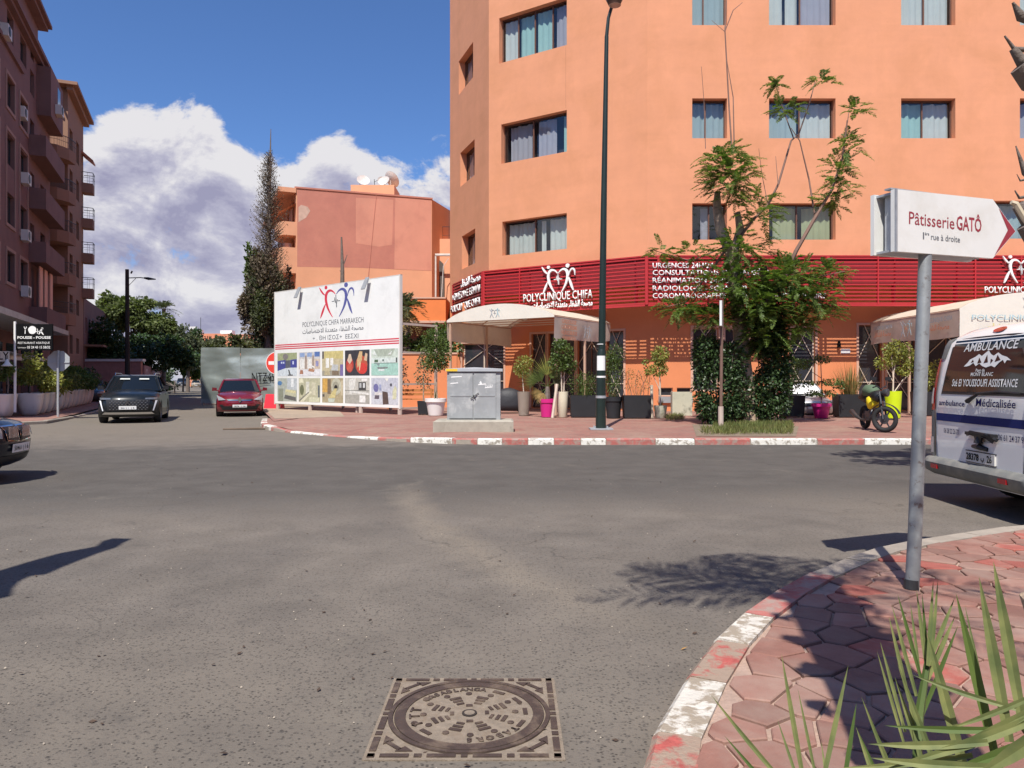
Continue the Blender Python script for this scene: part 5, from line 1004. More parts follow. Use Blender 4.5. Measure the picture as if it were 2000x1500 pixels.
# ================================================================ STREET FURNITURE
m_conc = mat('rough_concrete', (.36, .33, .27), .95, .14, 5, .5, 40, dirt=(.26, .24, .19), dscale=3)
pl_ = thing('concrete_plinth', 'rough concrete plinth carrying the grey utility cabinet', 'plinth', (-1.02, 19.9, 0)); mb = MB(); mb.prism([(-1.05, -.45), (1.06, -.45), (1.06, .55), (-1.05, .55)], .1, .40); mb.add([(-1.05, -.45, .40), (1.06, -.45, .40), (1.06, .55, .40), (-1.05, .55, .40), (-.98, -.40, .44), (1.0, -.40, .44), (1.0, .5, .44), (-.98, .5, .44)], [(0, 1, 5, 4), (1, 2, 6, 5), (2, 3, 7, 6), (3, 0, 4, 7), (4, 5, 6, 7)]); mb.build('block', m_conc, pl_, world=False)
m_cab = mat('grey_painted_steel', (.30, .315, .32), .55, .12, 3, .1, 20, dirt=(.46, .47, .46), dscale=1.9, dlo=.50, dhi=.66)
cb = thing('utility_cabinet', 'grey scuffed two door utility cabinet with a yellow warning sticker', 'cabinet', (-1.03, 20.05, .44))
mb = MB(); mb.box2((-.70, -.26, .0), (.72, .30, 1.28)); mb.build('body', m_cab, cb, world=False)
for a, b_ in ((-.64, -.015), (.015, .60)):
    mb = MB(); mb.box2((a, -.285, .04), (b_, -.262, 1.24)); o = mb.build('door', m_cab, cb, world=False); mb = MB(); mb.box2((a + .03, -.295, .62), (b_ - .03, -.286, .66)); mb.build('door_crease', m_cab, o, world=False)
mb = MB(); mb.box2((-.74, -.32, 1.285), (.78, .36, 1.36)); mb.add([(-.72, -.30, 1.361), (.76, -.30, 1.361), (.76, .34, 1.361), (-.72, .34, 1.361), (0, 0, 1.40), (0.02, 0, 1.40)], [(0, 1, 5, 4), (1, 2, 5), (2, 3, 4, 5), (3, 0, 4)]); mb.build('roof', mat('roof_steel', (.40, .42, .44), .5, .08), cb, world=False)
mb = MB(); mb.tube([(-.07, -.31, .56), (.03, -.33, .64), (.14, -.31, .72)], .012, 5); mb.tube([(-.01, -.31, .66), (.06, -.31, .56)], .012, 5); mb.build('handle', m_dark, cb, world=False)
mb = MB(); mb.box2((-.73, -.323, 1.29), (-.42, -.3205, 1.355)); mb.build('warning_sticker', mat('yellow_sticker', (.75, .50, .04), .5, .1), cb, world=False)
mb = MB()
for k in range(7): mb.box2((.721, -.1, .10 + .07 * k), (.728, .22, .13 + .07 * k))
mb.build('vent_slots', m_dark, cb, world=False)
mb = MB()
for a, z_, w_ in ((-.6, 1.12, .3), (-.62, .95, .22), (.12, .92, .22), (.3, .84, .2)): mb.add([(a, -.2865, z_), (a + w_, -.2865, z_ + .02), (a + w_ * .95, -.2865, z_ + .045), (a + .02, -.2865, z_ + .03)], [(0, 1, 2, 3)])
mb.add([(.16, -.2866, .98), (.2, -.2866, 1.04), (.24, -.2866, .94), (.2, -.2866, .92)], [(0, 1, 2, 3)]); mb.build('sticker_remains', white_print, cb, world=False); text('TV/TT', .07, white_print, cb, Matrix.Translation((.42, -.2866, .86)), width=.22, world=False)
# green street lamp
m_green = mat('dark_green_paint', (.012, .024, .020), .4, .2, 4, dirt=(.10, .11, .10), dscale=9, dlo=.66, dhi=.8)
lp = thing('street_lamp', 'tall dark green street lamp with a white paper notice on its post', 'street lamp', (2.44, 20.4, KZ))
mb = MB(); mb.tube([(0, 0, 0), (.0, 0, 1.5), (.02, 0, 2.1), (.03, 0, 2.2)], [.145, .13, .12, .10], 16); mb.tube([(.03, 0, 2.2), (.08, 0, 6), (.16, 0, 10.8)], [.10, .085, .055], 12); mb.tube([(.16, 0, 10.8), (.21, 0, 11.3), (.31, 0, 11.65)], [.05, .045, .045], 8); mb.build('pole', m_green, lp, world=False, smooth=40)
mb = MB(); mb.lathe([(.02, -.28), (.17, -.22), (.25, -.05), (.24, .05), (.14, .2), (.02, .26)], (.36, -.1, 11.85), 16); mb.build('lantern', mat('lantern_brown', (.08, .045, .035), .4), lp, world=False, smooth=True); mb = MB(); mb.lathe([(.15, -.01), (.17, .0), (.05, .02)], (.36, -.2, 11.55), 12); mb.build('lens', mat('lens', (.5, .35, .28), .2), lp, world=False)
mb = MB(); mb.box((.0, 0, .02), (.62, .5, .04)); 
for a in range(4): mb.tube([(.24 * math.cos(a * 1.57 + .78), .2 * math.sin(a * 1.57 + .78), .03), (.24 * math.cos(a * 1.57 + .78), .2 * math.sin(a * 1.57 + .78), .1)], .018, 6)
mb.build('base_plate', m_metal, lp, world=False)
def band(z0, z1, r, m_, nm, a0=-150, a1=-40): mb_ = MB(); n = 8; V = [(r * math.cos(R(a0 + (a1 - a0) * k / n)) + .005, r * math.sin(R(a0 + (a1 - a0) * k / n)), z) for z in (z0, z1) for k in range(n + 1)]; mb_.add(V, [(k, k + 1, n + 2 + k, n + 1 + k) for k in range(n)]); mb_.build(nm, m_, lp, world=False)
band(1.62, 2.02, .135, white_print, 'paper_notice'); band(1.42, 1.47, .135, white_print, 'tape', -180, 0); band(.86, .93, .146, m_metal, 'clamp_band', -180, 0); band(2.33, 2.35, .11, white_print, 'string', -180, 0)
# direction sign
m_sign = mat('white_sign_enamel', (.74, .75, .73), .35, .03, 2, dirt=(.62, .61, .56), dscale=2.5, dlo=.5, dhi=.8); m_maroon = mat('maroon_print', (.30, .035, .05), .5, .04)
m_pole = mat('worn_grey_pole', (.27, .29, .30), .5, .15, 9, .1, 60, metal=.3, dirt=(.13, .10, .09), dscale=14, dlo=.58, dhi=.68)
dsn = thing('direction_sign', 'white arrow sign for the Pâtisserie GATÔ on a leaning grey pole', 'sign', (2.68, 4.98, NH))
DA = (2.53, 4.96); DB = (3.41, 5.31); MD = frame(DA, DB); LD = math.dist(DA, DB)
mb = MB(); mb.tube([(2.68, 4.98, .06), (2.71, 4.99, .5), (2.84, 5.10, 2.4)], [.044, .044, .042], 16); mb.build('pole', m_pole, dsn, smooth=40)
mb = MB(); mb.tube([(2.675, 4.975, .1), (2.68, 4.98, .16)], .046, 14); mb.build('pole_base', m_dark, dsn)
sh = [(0, 2.355), (LD, 2.375), (LD + .17, 2.56), (LD + .04, 2.745), (LD - .04, 2.785), (0, 2.766)]; sh = [(0, 2.355), (LD, 2.365), (LD + .24, 2.575), (LD + .0, 2.785), (0, 2.768)]
def plate(y0, y1, poly, nm, m_):
    n = len(poly); mb_ = MB(); mb_.M = MD; mb_.add([(x, y0, z) for x, z in poly] + [(x, y1, z) for x, z in poly], [tuple(range(n)), tuple(range(2 * n - 1, n - 1, -1))] + [(i + n, (i + 1) % n + n, (i + 1) % n, i) for i in range(n)]); return mb_.build(nm, m_, dsn)
plate(-.03, .0, sh, 'front_panel', m_sign); plate(.135, .165, sh, 'rear_panel', m_sign); inn_ = [(x * .93 + .05, 2.57 + (z - 2.57) * .86) for x, z in sh]; 
mb = MB(); mb.M = MD; mb.box2((.0, .001, 2.775), (LD, .05, 2.786)); mb.box2((.02, .002, 2.36), (LD * .9, .134, 2.375)); mb.box2((.02, .002, 2.745), (LD * .9, .134, 2.76)); mb.box2((.0, -.045, 2.35), (.012, -.031, 2.77)) ; mb.box2((.06, .03, 2.376), (.08, .10, 2.744)); mb.build('frame', m_metal, dsn)
chev = [(LD + .005, 2.69 - .315 + .02), (LD + .225, 2.575), (LD + .045, 2.745), (LD + .13, 2.578)]
mb = MB(); mb.M = MD; pts = [(LD + .02, 2.39), (LD + .232, 2.575), (LD + .052, 2.733), (LD + .055, 2.725), (LD + .165, 2.577), (LD + .02, 2.395)]; pts = [(LD + .015, 2.385), (LD + .234, 2.575), (LD + .06, 2.727), (LD + .155, 2.577)]
mb.add([(x, -.0315, z) for x, z in pts], [(0, 1, 3), (1, 2, 3)]); mb.build('red_chevron', m_maroon, dsn)
text('Pâtisserie', .085, m_maroon, dsn, MD @ Matrix.Translation((.345, -.0315, 2.545)) @ Matrix.Rotation(R(0.6), 4, 'Y'), width=.43, bold=.004); text('GATÔ', .095, m_maroon, dsn, MD @ Matrix.Translation((.705, -.0315, 2.543)), width=.25, bold=.018)
# serifs that make the lettering read as the photo's roman type
text('1', .045, m_gs, dsn, MD @ Matrix.Translation((.265, -.0315, 2.455)), width=.012, bold=.02); text('ère', .022, m_gs, dsn, MD @ Matrix.Translation((.298, -.0315, 2.482)), width=.04, bold=.01); text('rue à droite', .042, m_gs, dsn, MD @ Matrix.Translation((.475, -.0315, 2.455)), width=.28, bold=.008)
# edge-on sign by the tree
es = thing('street_sign', 'narrow edge-on white sign on a post in front of the pruned tree', 'sign', (5.93, 21.0, KZ)); x_ = 410 / F * 21
mb = MB(); mb.tube([(x_ - .03, 21, .1), (x_, 21, 3.75)], .045, 8); mb.build('post', mat('rust_post', (.17, .10, .075), .8, .2), es); mb = MB(); mb.tube([(x_ - .03, 21, .1), (x_ - .03, 21, .75)], .075, 8); mb.build('post_sleeve', m_ppost, es)
mb = MB(); mb.box((x_ - .01, 21, 3.36), (.06, .8, .7), rz=R(-19)); mb.build('panel', m_sign, es)
# stop sign seen from behind
m_signback = mat('grey_sign_back', (.42, .44, .45), .5, .08, metal=.2)
def octo(cx_, cz_, r, y0, y1): P8 = [(cx_ + r * math.cos(R(22.5 + 45 * k)), cz_ + r * math.sin(R(22.5 + 45 * k))) for k in range(8)]; return [(x, y0, z) for x, z in P8] + [(x, y1, z) for x, z in P8]
ss = thing('stop_sign', 'back of a grey octagonal stop sign on a thin pole by the planters', 'sign', (-17.1, 28.0, .11)); ss.rotation_euler = (0, 0, R(10))
oc = [(i, (i + 1) % 8, 8 + (i + 1) % 8, 8 + i) for i in range(8)] + [tuple(range(8))[::-1], tuple(range(8, 16))]
MB().add(octo(0, 2.1, .41, -.0, .02), oc).build('panel', m_signback, ss, world=False); MB().tube([(0, -.05, 0), (0, -.05, 2.5)], .045, 8).build('pole', m_metal, ss, world=False); MB().box2((-.38, -.03, 2.03), (.38, -.003, 2.07)).build('bracket', m_metal, ss, world=False)
# no entry sign half hidden by the billboard
ne = thing('no_entry_sign', 'round red no entry sign half hidden behind the billboard edge', 'sign', (-11.45, 36.2, KZ)); z_ = CAMH + (742 - 709) / F * 36.2 - KZ
def disc(r, y, n=28): return [(r * math.cos(6.2832 * k / n), y, z_ + r * math.sin(6.2832 * k / n)) for k in range(n)]
MB().add(disc(.56, 0) + disc(.56, .02), [tuple(range(28)), tuple(range(55, 27, -1))] + [(28 + k, 28 + (k + 1) % 28, (k + 1) % 28, k) for k in range(28)]).build('panel', white_print, ne, world=False); MB().add(disc(.53, -.003), [tuple(range(28))]).build('red_disc', mat('sign_red', (.72, .06, .04), .4, .03), ne, world=False); MB().box2((-.42, -.007, z_ - .085), (.42, -.004, z_ + .085)).build('white_bar', white_print, ne, world=False); MB().tube([(0, .06, 0), (0, .06, z_ + .5)], .04, 8).build('pole', m_metal, ne, world=False)
# red plastic barrier
rb = thing('plastic_barrier', 'red plastic road barrier standing between red car and billboard', 'barrier', (-11.4, 35.6, .1)); mb = MB(); mb.add([(-.45, -.2, 0), (.45, -.2, 0), (.45, .2, 0), (-.45, .2, 0), (-.38, -.08, .72), (.38, -.08, .72), (.38, .08, .72), (-.38, .08, .72)], [(3, 2, 1, 0), (4, 5, 6, 7), (0, 1, 5, 4), (1, 2, 6, 5), (2, 3, 7, 6), (3, 0, 4, 7)]); mb.build('shell', mat('red_plastic', (.70, .03, .05), .4, .05), rb, world=False)
# left street lamp
ll = thing('street_lamp', 'tall dark pole with a single lamp arm behind the black oncoming car', 'street lamp', (-23.3, 45, 0)); MB().tube([(0, 0, 0), (-.03, 0, 8.2)], [.16, .11], 8).build('pole', mat('tarred_wood', (.035, .028, .024), .9), ll, world=False)
MB().tube([(.05, 0, 7.68), (.8, 0, 7.70), (1.1, 0, 7.66)], .03, 5).build('arm', m_dark, ll, world=False); MB().tube([(.05, 0, 7.2), (.5, 0, 7.66)], .015, 4).build('brace', m_dark, ll, world=False); MB().tube([(1.0, 0, 7.68), (1.25, 0, 7.64), (1.7, 0, 7.6)], [.05, .09, .03], 6).build('lamp_head', m_dark, ll, world=False); MB().tube([(.2, 0, 7.95), (.28, 0, 8.1)], .05, 6).build('insulator', m_dark, ll, world=False)
# yellow-green skip
sk = thing('metal_container', 'olive green upright metal container at the roadside in the shade', 'container', (-44.5, 95, 0)); MB().box2((-.6, -.5, .1), (.6, .5, 2.15)).build('body', mat('olive_paint', (.16, .18, .035), .7, .1), sk, world=False); MB().box2((-.64, -.54, 2.15), (.64, .54, 2.22)).build('lid', mat('olive_lid', (.2, .22, .05), .7), sk, world=False)
# restaurant sign, cafe front at left
m_wpl = mat('white_fibreglass', (.74, .72, .69), .45, .04, 2, dirt=(.55, .47, .42), dscale=1.6, dlo=.55, dhi=.8)
rsn = thing('restaurant_sign', 'black restaurant sign with white fork and rickshaw drawing on a white pole', 'sign', (-18.4, 27.5, .1))
xl, xr = (32 - 1000) / F * 27.5, (103 - 1000) / F * 27.5; zt, zb = CAMH + (742 - 633) / F * 27.5, CAMH + (742 - 684) / F * 27.5
mb = MB(); mb.tube([(xl - .05, 27.5, .3), (xl - .05, 27.5, CAMH + (742 - 628) / F * 27.5)], .045, 10); mb.build('pole', white_print, rsn); mb = MB(); mb.box2((xl, 27.48, zb), (xr, 27.54, zt)); mb.build('panel', black_print, rsn)
ct = lambda px: (px - 1000) / F * 27.475; cz = lambda py: CAMH + (742 - py) / F * 27.475
def rt(s, xa_, xb_, y, h, **k): text(s, h, white_print, rsn, Matrix.Translation(((ct(xa_) + ct(xb_)) / 2, 27.475, cz(y))), width=ct(xb_) - ct(xa_), **k)
rt('POUSSE - POUSSE', 34, 99, 661.5, .09, bold=.03); rt('RESTAURANT ASIATIQUE', 35, 97, 671.5, .075); rt('Livraison', 35, 51, 680, .05); rt('05 24 43 15 58/32', 53, 98, 680.5, .09, bold=.008)
mb = MB(); IM = Matrix.Translation((0, 27.475, 0)); stroke(mb, [(ct(49), cz(652)), (ct(49.5), cz(643))], [.03, .03], IM, 0, -.003); stroke(mb, [(ct(47), cz(638)), (ct(49.3), cz(644)), (ct(52), cz(638))], [.03, .05, .03], IM, 0, -.003)
n = 16; mb.add([(ct(63) + .15 * math.cos(6.28 * k / n) * (1.05 if k % 3 else .95), 27.474, cz(644.5) + .15 * math.sin(6.28 * k / n)) for k in range(n)], [tuple(range(n))[::-1]]); stroke(mb, [(ct(68), cz(648)), (ct(76), cz(647))], [.03, .03], IM, 0, -.003); stroke(mb, [(ct(73), cz(642)), (ct(73.4), cz(652))], [.025, .025], IM, 0, -.003)
stroke(mb, [(ct(83), cz(641)), (ct(79), cz(647)), (ct(76), cz(653))], [.05, .07, .03], IM, 0, -.003); stroke(mb, [(ct(79), cz(646)), (ct(82), cz(650)), (ct(85), cz(654))], [.05, .05, .03], IM, 0, -.003); mb.add([(ct(82.5) + .04 * math.cos(6.28 * k / 8), 27.472, cz(641.5) + .04 * math.sin(6.28 * k / 8)) for k in range(8)], [tuple(range(8))[::-1]]); mb.build('emblem', white_print, rsn)
ca = thing('cafe_awning', 'white scalloped cafe awning with black lettering at the left edge', 'awning', (-22, 30, 0)); mb = MB(); a0 = (-21.6, 27.0); zv0, zv1 = CAMH + (742 - 706) / F * 27.3, CAMH + (742 - 686) / F * 27.3
mb.quad((-24, 27.3, zv0), (ct(18) * .993, 27.3, zv0), (ct(18) * .993, 27.3, zv1), (-24, 27.3, zv1)); mb.build('valance', m_canvas_w, ca); text('DÉLI POLY', .28, black_print, ca, Matrix.Translation((-19.3, 27.29, zv0 + .07)), width=1.6, bold=.01)
mb = MB(); p0 = (ct(18) * .993, 27.35); mb.quad((-24, 27.35, zv1), (*p0, zv1), (-24.5, 37.5, zv1 + .15), (-28, 36, zv1 + .2)); q0, q1 = (-20.2, 28.3), (-26.2, 43.2)
mb.build('roof', m_canvas_w, ca); mb = MB(); mb.M = frame(q0, q1); mb.box2((0, -.1, 2.38), (16, 0, 2.55)); mb.quad((0, 0, 2.55), (16, 0, 2.55), (16, 2.4, 3.1), (0, 2.4, 3.1)); mb.build('long_roof', m_canvas_w, ca)
mb = MB()
for k in range(7): p = (q0[0] + (q1[0] - q0[0]) * k / 6, q0[1] + (q1[1] - q0[1]) * k / 6); mb.box((p[0] - .05, p[1], 1.2), (.08, .08, 2.4), rz=R(-23))
mb.build('posts', m_dark, ca)
lmp = thing('pendant_lamp', 'small white bell shaped lamp hanging under the cafe awning', 'lamp', ((14 - 1000) / F * 27.2, 27.2, 2.0)); MB().lathe([(.03, .26), (.05, .2), (.1, .1), (.2, 0)], n=14).build('shade', white_print, lmp, world=False, smooth=True); MB().tube([(0, 0, .25), (0, 0, .4)], .01, 4).build('cord', black_print, lmp, world=False)
# white planters
def planter_mesh():
    t = thing('white_planter', 'planter', 'planter', (0, 0, 0), 0, 'white planters along the cafe hedge')
    MB().lathe([(.18, 0), (.27, .06), (.35, .24), (.40, .5), (.425, .78), (.44, .81), (.44, .86), (.39, .86), (.38, .74)], n=24, sq=5).build('bowl', m_wpl, t, world=False, smooth=50); MB().lathe([(.38, .72), (.05, .76)], n=12, sq=4).build('soil', mat('potting_soil', (.06, .045, .035), .95), t, world=False); return t
wp = planter_mesh(); pls = []
P0, P1 = (-18.75, 28.9), (-25.1, 43.7); Lp = math.dist(P0, P1)
spots = [(-18.95, 27.55)] + [(P0[0] + (P1[0] - P0[0]) * k / 12, P0[1] + (P1[1] - P0[1]) * k / 12) for k in range(13)]
ordn = ['nearest', 'second', 'third', 'fourth', 'fifth', 'sixth', 'seventh', 'eighth', 'ninth', 'tenth', 'eleventh', 'twelfth', 'thirteenth']
for k, (x, y) in enumerate(spots):
    lb = 'white square planter under the pole of the black restaurant sign' if k == 0 else f'white planter, {ordn[k - 1]} from the restaurant sign in the hedge row'
    if k == 0: wp.location = (x, y, .115); wp.rotation_euler = (0, 0, R(5)); wp['label'] = lb
    else: copy_tree(wp, (x, y, .115), R(23), lb)
# bench
bn_ = thing('wooden_bench', 'orange brown wooden bench in front of the low orange wall', 'bench', (-4.85, 35.2, KZ)); m_bw = mat('bench_wood', (.42, .17, .05), .6, .15, 5)
for k in range(3): MB().box2((-1.2, -.22 + .15 * k, .43), (1.2, -.1 + .15 * k, .47)).build('seat_plank', m_bw, bn_, world=False)
for k in range(2): MB().box2((-1.2, .28, .62 + .18 * k), (1.2, .31, .74 + .18 * k)).build('back_plank', m_bw, bn_, world=False)
for x in (-1.0, 1.0): mb = MB(); mb.box2((x - .04, -.2, 0), (x + .04, -.12, .43)); mb.box2((x - .04, .22, 0), (x + .04, .275, .95)); mb.box2((x - .04, -.12, .36), (x + .04, .22, .42)); mb.build('leg', m_bw, bn_, world=False)
# stakes, concrete block, litter
def stake(px, pyb, pyt, lean, label):
    Y_ = (CAMH - KZ) * F / (pyb - HY); t = thing('wooden_stake', label, 'stake', ((px - 1000) / F * Y_, Y_, KZ)); h = (pyb - pyt) / F * Y_; MB().tube([(0, 0, 0), (lean, .1, h)], .055, 6).build('shaft', mat('pale_wood', (.62, .52, .42), .8), t, world=False)
stake(1079, 816, 750, .17, 'pale wooden stake leaning on the pink palm pot'); stake(1273.5, 817, 752, .0, 'upright pale stake at the end of the black planter')
ck_ = thing('concrete_block', 'mossy pale concrete block between white pot and dark bushes', 'block', ((1331 - 1000) / F * 28.5, 28.5, KZ)); mb = MB(); mb.prism([(-.39, -.2), (.36, -.22), (.40, .25), (-.37, .22)], 0, .90); mb.build('slab', mat('mossy_concrete', (.50, .48, .37), .95, .1, 3, .4, 20, dirt=(.20, .19, .14), dscale=2.6, dlo=.55, dhi=.68), ck_, world=False)
def oddment(nm, lb, ct_, px, py, build):
    Y_ = (CAMH - KZ) * F / (py - HY); t = thing(nm, lb, ct_, ((px - 1000) / F * Y_, Y_, KZ)); build(t)
# ================================================================ VEHICLES
m_tyre = mat('tyre_rubber', (.022, .022, .023), .85, .1, 20); m_rim = mat('alloy', (.42, .43, .45), .3, 0, metal=.9); m_black = mat('black_plastic', (.018, .018, .02), .45, .1, 10); m_chrome = mat('chrome', (.75, .76, .78), .12, 0, metal=1)
m_lampg = mat('headlight_glass', (.26, .27, .29), .08, .15, 30, spec=.9); m_drl = mat('running_light', (.85, .87, .9), .3, 0); m_plate = mat('number_plate_white', (.78, .78, .76), .4, .02); m_carglass = mat('car_glass', (.008, .011, .014), .04, 0, spec=.45); m_redl = mat('red_lamp', (.35, .01, .015), .2, .1, 20, coat=.6); m_hl = mat('dark_headlight', (.10, .11, .13), .08, .3, 30, spec=.9); m_visor = mat('sun_visor', (.55, .57, .52), .6)
def wheel(parent, x, y, r, w, side, steer=0):
    t = MB(); Mx = Matrix.Translation((x, y, r)) @ Matrix.Rotation(steer, 4, 'Z') @ Matrix.Rotation(R(90) * side, 4, 'Y')
    t.M = Mx; t.lathe([(r * .62, -w * .5), (r * .93, -w * .5), (r, -w * .32), (r, w * .32), (r * .95, w * .5), (r * .64, w * .5), (r * .62, w * .40)], n=24); o = t.build('wheel', m_tyre, parent, world=False, smooth=35)
    q = MB(); q.M = Mx; q.lathe([(r * .63, w * .30), (r * .64, w * .42), (r * .58, w * .44), (r * .55, w * .33), (r * .05, w * .30)], n=20)
    for k in range(5): a = k * 2 * math.pi / 5; q.box((r * .31 * math.cos(a), r * .31 * math.sin(a), w * .38), (r * .56, r * .15, w * .1), rz=a)
    q.lathe([(r * .1, w * .3), (r * .1, w * .44)], n=8); q.build('rim', m_rim, o, world=False, smooth=35)
def car(name, label, loc, rz, p, paint, patches=(), group=None, simple=False, cat='car'):
    t = thing(name, label, cat, loc, rz, group); w = p['w'] / 2; prof = p['prof']; nf = p['nf']; L = prof[-1][0]
    fs = [-1, -.97, -.9, -.75, -.5, -.22, 0, .22, .5, .75, .9, .97, 1]
    def pt(f, i):
        y, z = prof[i]; a = abs(f); fy = max(0, 1 - y / 1.3) if y < 1.3 else 0; ry = max(0, 1 - (L - y) / 1.0) if y > L - 1.0 else 0
        yy = y + p.get('cf', .38) * a ** 3.5 * fy - .22 * a ** 3.5 * ry; low = max(0, (z - .5)) * .0; zz = z - p.get('zd', .10) * a ** 6 * (1 if z > .6 else 0) - .035 * a * a * (1 if z > .6 else 0)
        xx = f * w * (1 - .10 * max(0, z - .75) * (a > .9) - .03 * (fy > .6))
        return (xx, yy, zz)
    n = len(prof); V = [pt(f, i) for f in fs for i in range(n)]; Fc = [(k * n + i, (k + 1) * n + i, (k + 1) * n + i + 1, k * n + i + 1) for k in range(len(fs) - 1) for i in range(n - 1)]
    mb = MB(); mb.add(V, Fc); zb = prof[0][1]
    for sgn in (-1, 1):
        ring = [pt(sgn, i) for i in range(n)]; bot = []
        for yc in (p['yr'], p['yf']):
            ra = p['r'] + .055; a0 = math.asin(max(-1, min(1, (zb - p['r']) / ra)))
            for k in range(11): a = a0 + (math.pi - 2 * a0) * k / 10; bot.append((sgn * w, yc + ra * math.cos(a), p['r'] + ra * math.sin(a)))
        poly = ring + bot; mb.add(poly, [tuple(range(len(poly)))[::sgn]])
    mb.build('body', paint, t, world=False, smooth=42)
    mb = MB(); mb.box2((-w + .16, prof[0][0] + .25, .2), (w - .16, L - .3, .72)); mb.build('underbody', m_black, t, world=False)
    for x in (-1, 1):
        wheel(t, x * (w - .11), p['yf'], p['r'], .22, x, p.get('steer', 0)); wheel(t, x * (w - .11), p['yr'], p['r'], .22, x)
    y1, y2, y3, y4 = p['gy']; zb_, zt = p['gz']; wb, wt = w * .90, w * .70
    bot = [(-wb, y1 + .32), (-wb * .62, y1 + .08), (0, y1), (wb * .62, y1 + .08), (wb, y1 + .32), (wb, y4 - .1), (wb * .6, y4), (-wb * .6, y4), (-wb, y4 - .1)]
    top = [(-wt, y2 + .14), (-wt * .62, y2 + .03), (0, y2), (wt * .62, y2 + .03), (wt, y2 + .14), (wt, y3 - .05), (wt * .6, y3), (-wt * .6, y3), (-wt, y3 - .05)]; m_ = 9
    mb = MB(); mb.add([(x, y, zb_) for x, y in bot] + [(x, y, zt) for x, y in top], [(i, (i + 1) % m_, m_ + (i + 1) % m_, m_ + i) for i in range(m_)]); mb.build('windows', m_carglass, t, world=False, smooth=30)
    mb = MB(); sc = lambda k, q: [(x * k, (y - (y2 + y3) / 2) * k + (y2 + y3) / 2, q) for x, y in top]
    A, B, C_ = sc(1.03, zt - .02), sc(1.02, zt + .03), sc(.8, zt + .065); mb.add(A + B + C_, [(i, (i + 1) % m_, m_ + (i + 1) % m_, m_ + i) for i in range(m_)] + [(m_ + i, m_ + (i + 1) % m_, 2 * m_ + (i + 1) % m_, 2 * m_ + i) for i in range(m_)] + [tuple(range(2 * m_, 3 * m_))]); mb.build('roof', paint, t, world=False, smooth=40)
    mb = MB()
    for i in (0, 4, 5, 8): mb.tube([(bot[i][0] * 1.01, bot[i][1], zb_ - .02), ((bot[i][0] + top[i][0]) / 2 * 1.012, (bot[i][1] + top[i][1]) / 2, (zb_ + zt) / 2 + .02), (top[i][0] * 1.01, top[i][1], zt)], .042, 6)
    for s_ in (-1, 1):
        u = .46; yb = bot[4][1] + (bot[5][1] - bot[4][1]) * u; yt = top[4][1] + (top[5][1] - top[4][1]) * u; mb.tube([(s_ * wb * 1.005, yb, zb_), (s_ * wt * 1.01, yt, zt)], .04, 5)
    mb.build('pillars', paint, t, world=False, smooth=40)
    mb = MB(); mb.quad((-wb * .72, y1 + .06, zb_ - .01), (wb * .72, y1 + .06, zb_ - .01), (wb * .72, y1 + .3, zb_ + .0), (-wb * .72, y1 + .3, zb_)); mb.tube([(-.5, y1 + .07, zb_ + .03), (.15, y1 + .1, zb_ + .05)], .012, 4); mb.tube([(.1, y1 + .05, zb_ + .03), (.62, y1 + .13, zb_ + .05)], .012, 4); mb.build('wipers', m_black, t, world=False)
    for s_ in (-1, 1):
        mb = MB(); x = s_ * (w + .09); mb.add([(x - .09, y1 + .46, zb_ + .03), (x + .09, y1 + .5, zb_ + .04), (x + .09, y1 + .5, zb_ + .15), (x - .08, y1 + .46, zb_ + .17), (x - .07, y1 + .58, zb_ + .03), (x + .07, y1 + .6, zb_ + .04), (x + .07, y1 + .6, zb_ + .15), (x - .06, y1 + .58, zb_ + .17)], [(0, 1, 2, 3), (4, 7, 6, 5), (0, 4, 5, 1), (3, 2, 6, 7), (1, 5, 6, 2), (0, 3, 7, 4)]); mb.box((s_ * (w - .03), y1 + .52, zb_ + .05), (.14, .05, .04)); mb.build('mirror', p.get('mirror', m_black), t, world=False)
        for k, (ya, yb) in enumerate(((y1 + .62, (bot[4][1] + bot[5][1]) * .47), ((bot[4][1] + bot[5][1]) * .47 + .03, y4 - .55))):
            mb = MB(); e = .002; mb.add([(s_ * (w + e), ya, .42), (s_ * (w + e), ya + .012, .42), (s_ * (w * .985 + e), ya + .012, zb_ - .06), (s_ * (w * .985 + e), ya, zb_ - .06)], [(0, 1, 2, 3), (3, 2, 1, 0)]); mb.box((s_ * (w + .012), yb - .16, zb_ - .14), (.02, .18, .03)); mb.build('door_handle', m_black if k else p.get('mirror', m_black), t, world=False)
    fz = [prof[i][1] for i in range(nf)]; fy = [prof[i][0] for i in range(nf)]
    def yf(x, z): a = min(1, abs(x) / w); y = float(np.interp(z, fz, fy)); return y + p.get('cf', .38) * a ** 3.5 * max(0, 1 - y / 1.3)
    for nm, m__, quad, eps in patches:
        mb = MB(); nu, nv = 8, 3; V = []
        for j in range(nv + 1):
            for i in range(nu + 1):
                u, v = i / nu, j / nv; x = (1 - v) * ((1 - u) * quad[0][0] + u * quad[1][0]) + v * ((1 - u) * quad[3][0] + u * quad[2][0]); z = (1 - v) * ((1 - u) * quad[0][1] + u * quad[1][1]) + v * ((1 - u) * quad[3][1] + u * quad[2][1]); V.append((x, yf(x, z) - eps, z))
        mb.add(V, [(j * (nu + 1) + i, j * (nu + 1) + i + 1, (j + 1) * (nu + 1) + i + 1, (j + 1) * (nu + 1) + i) for j in range(nv) for i in range(nu)]); mb.build(nm, m__, t, world=False, smooth=True)
    t['_w'] = 1; return t, yf
def sym(nm, m_, q, e): return [(nm, m_, q, e), (nm, m_, [(-x, z) for x, z in (q[1], q[0], q[3], q[2])], e)]
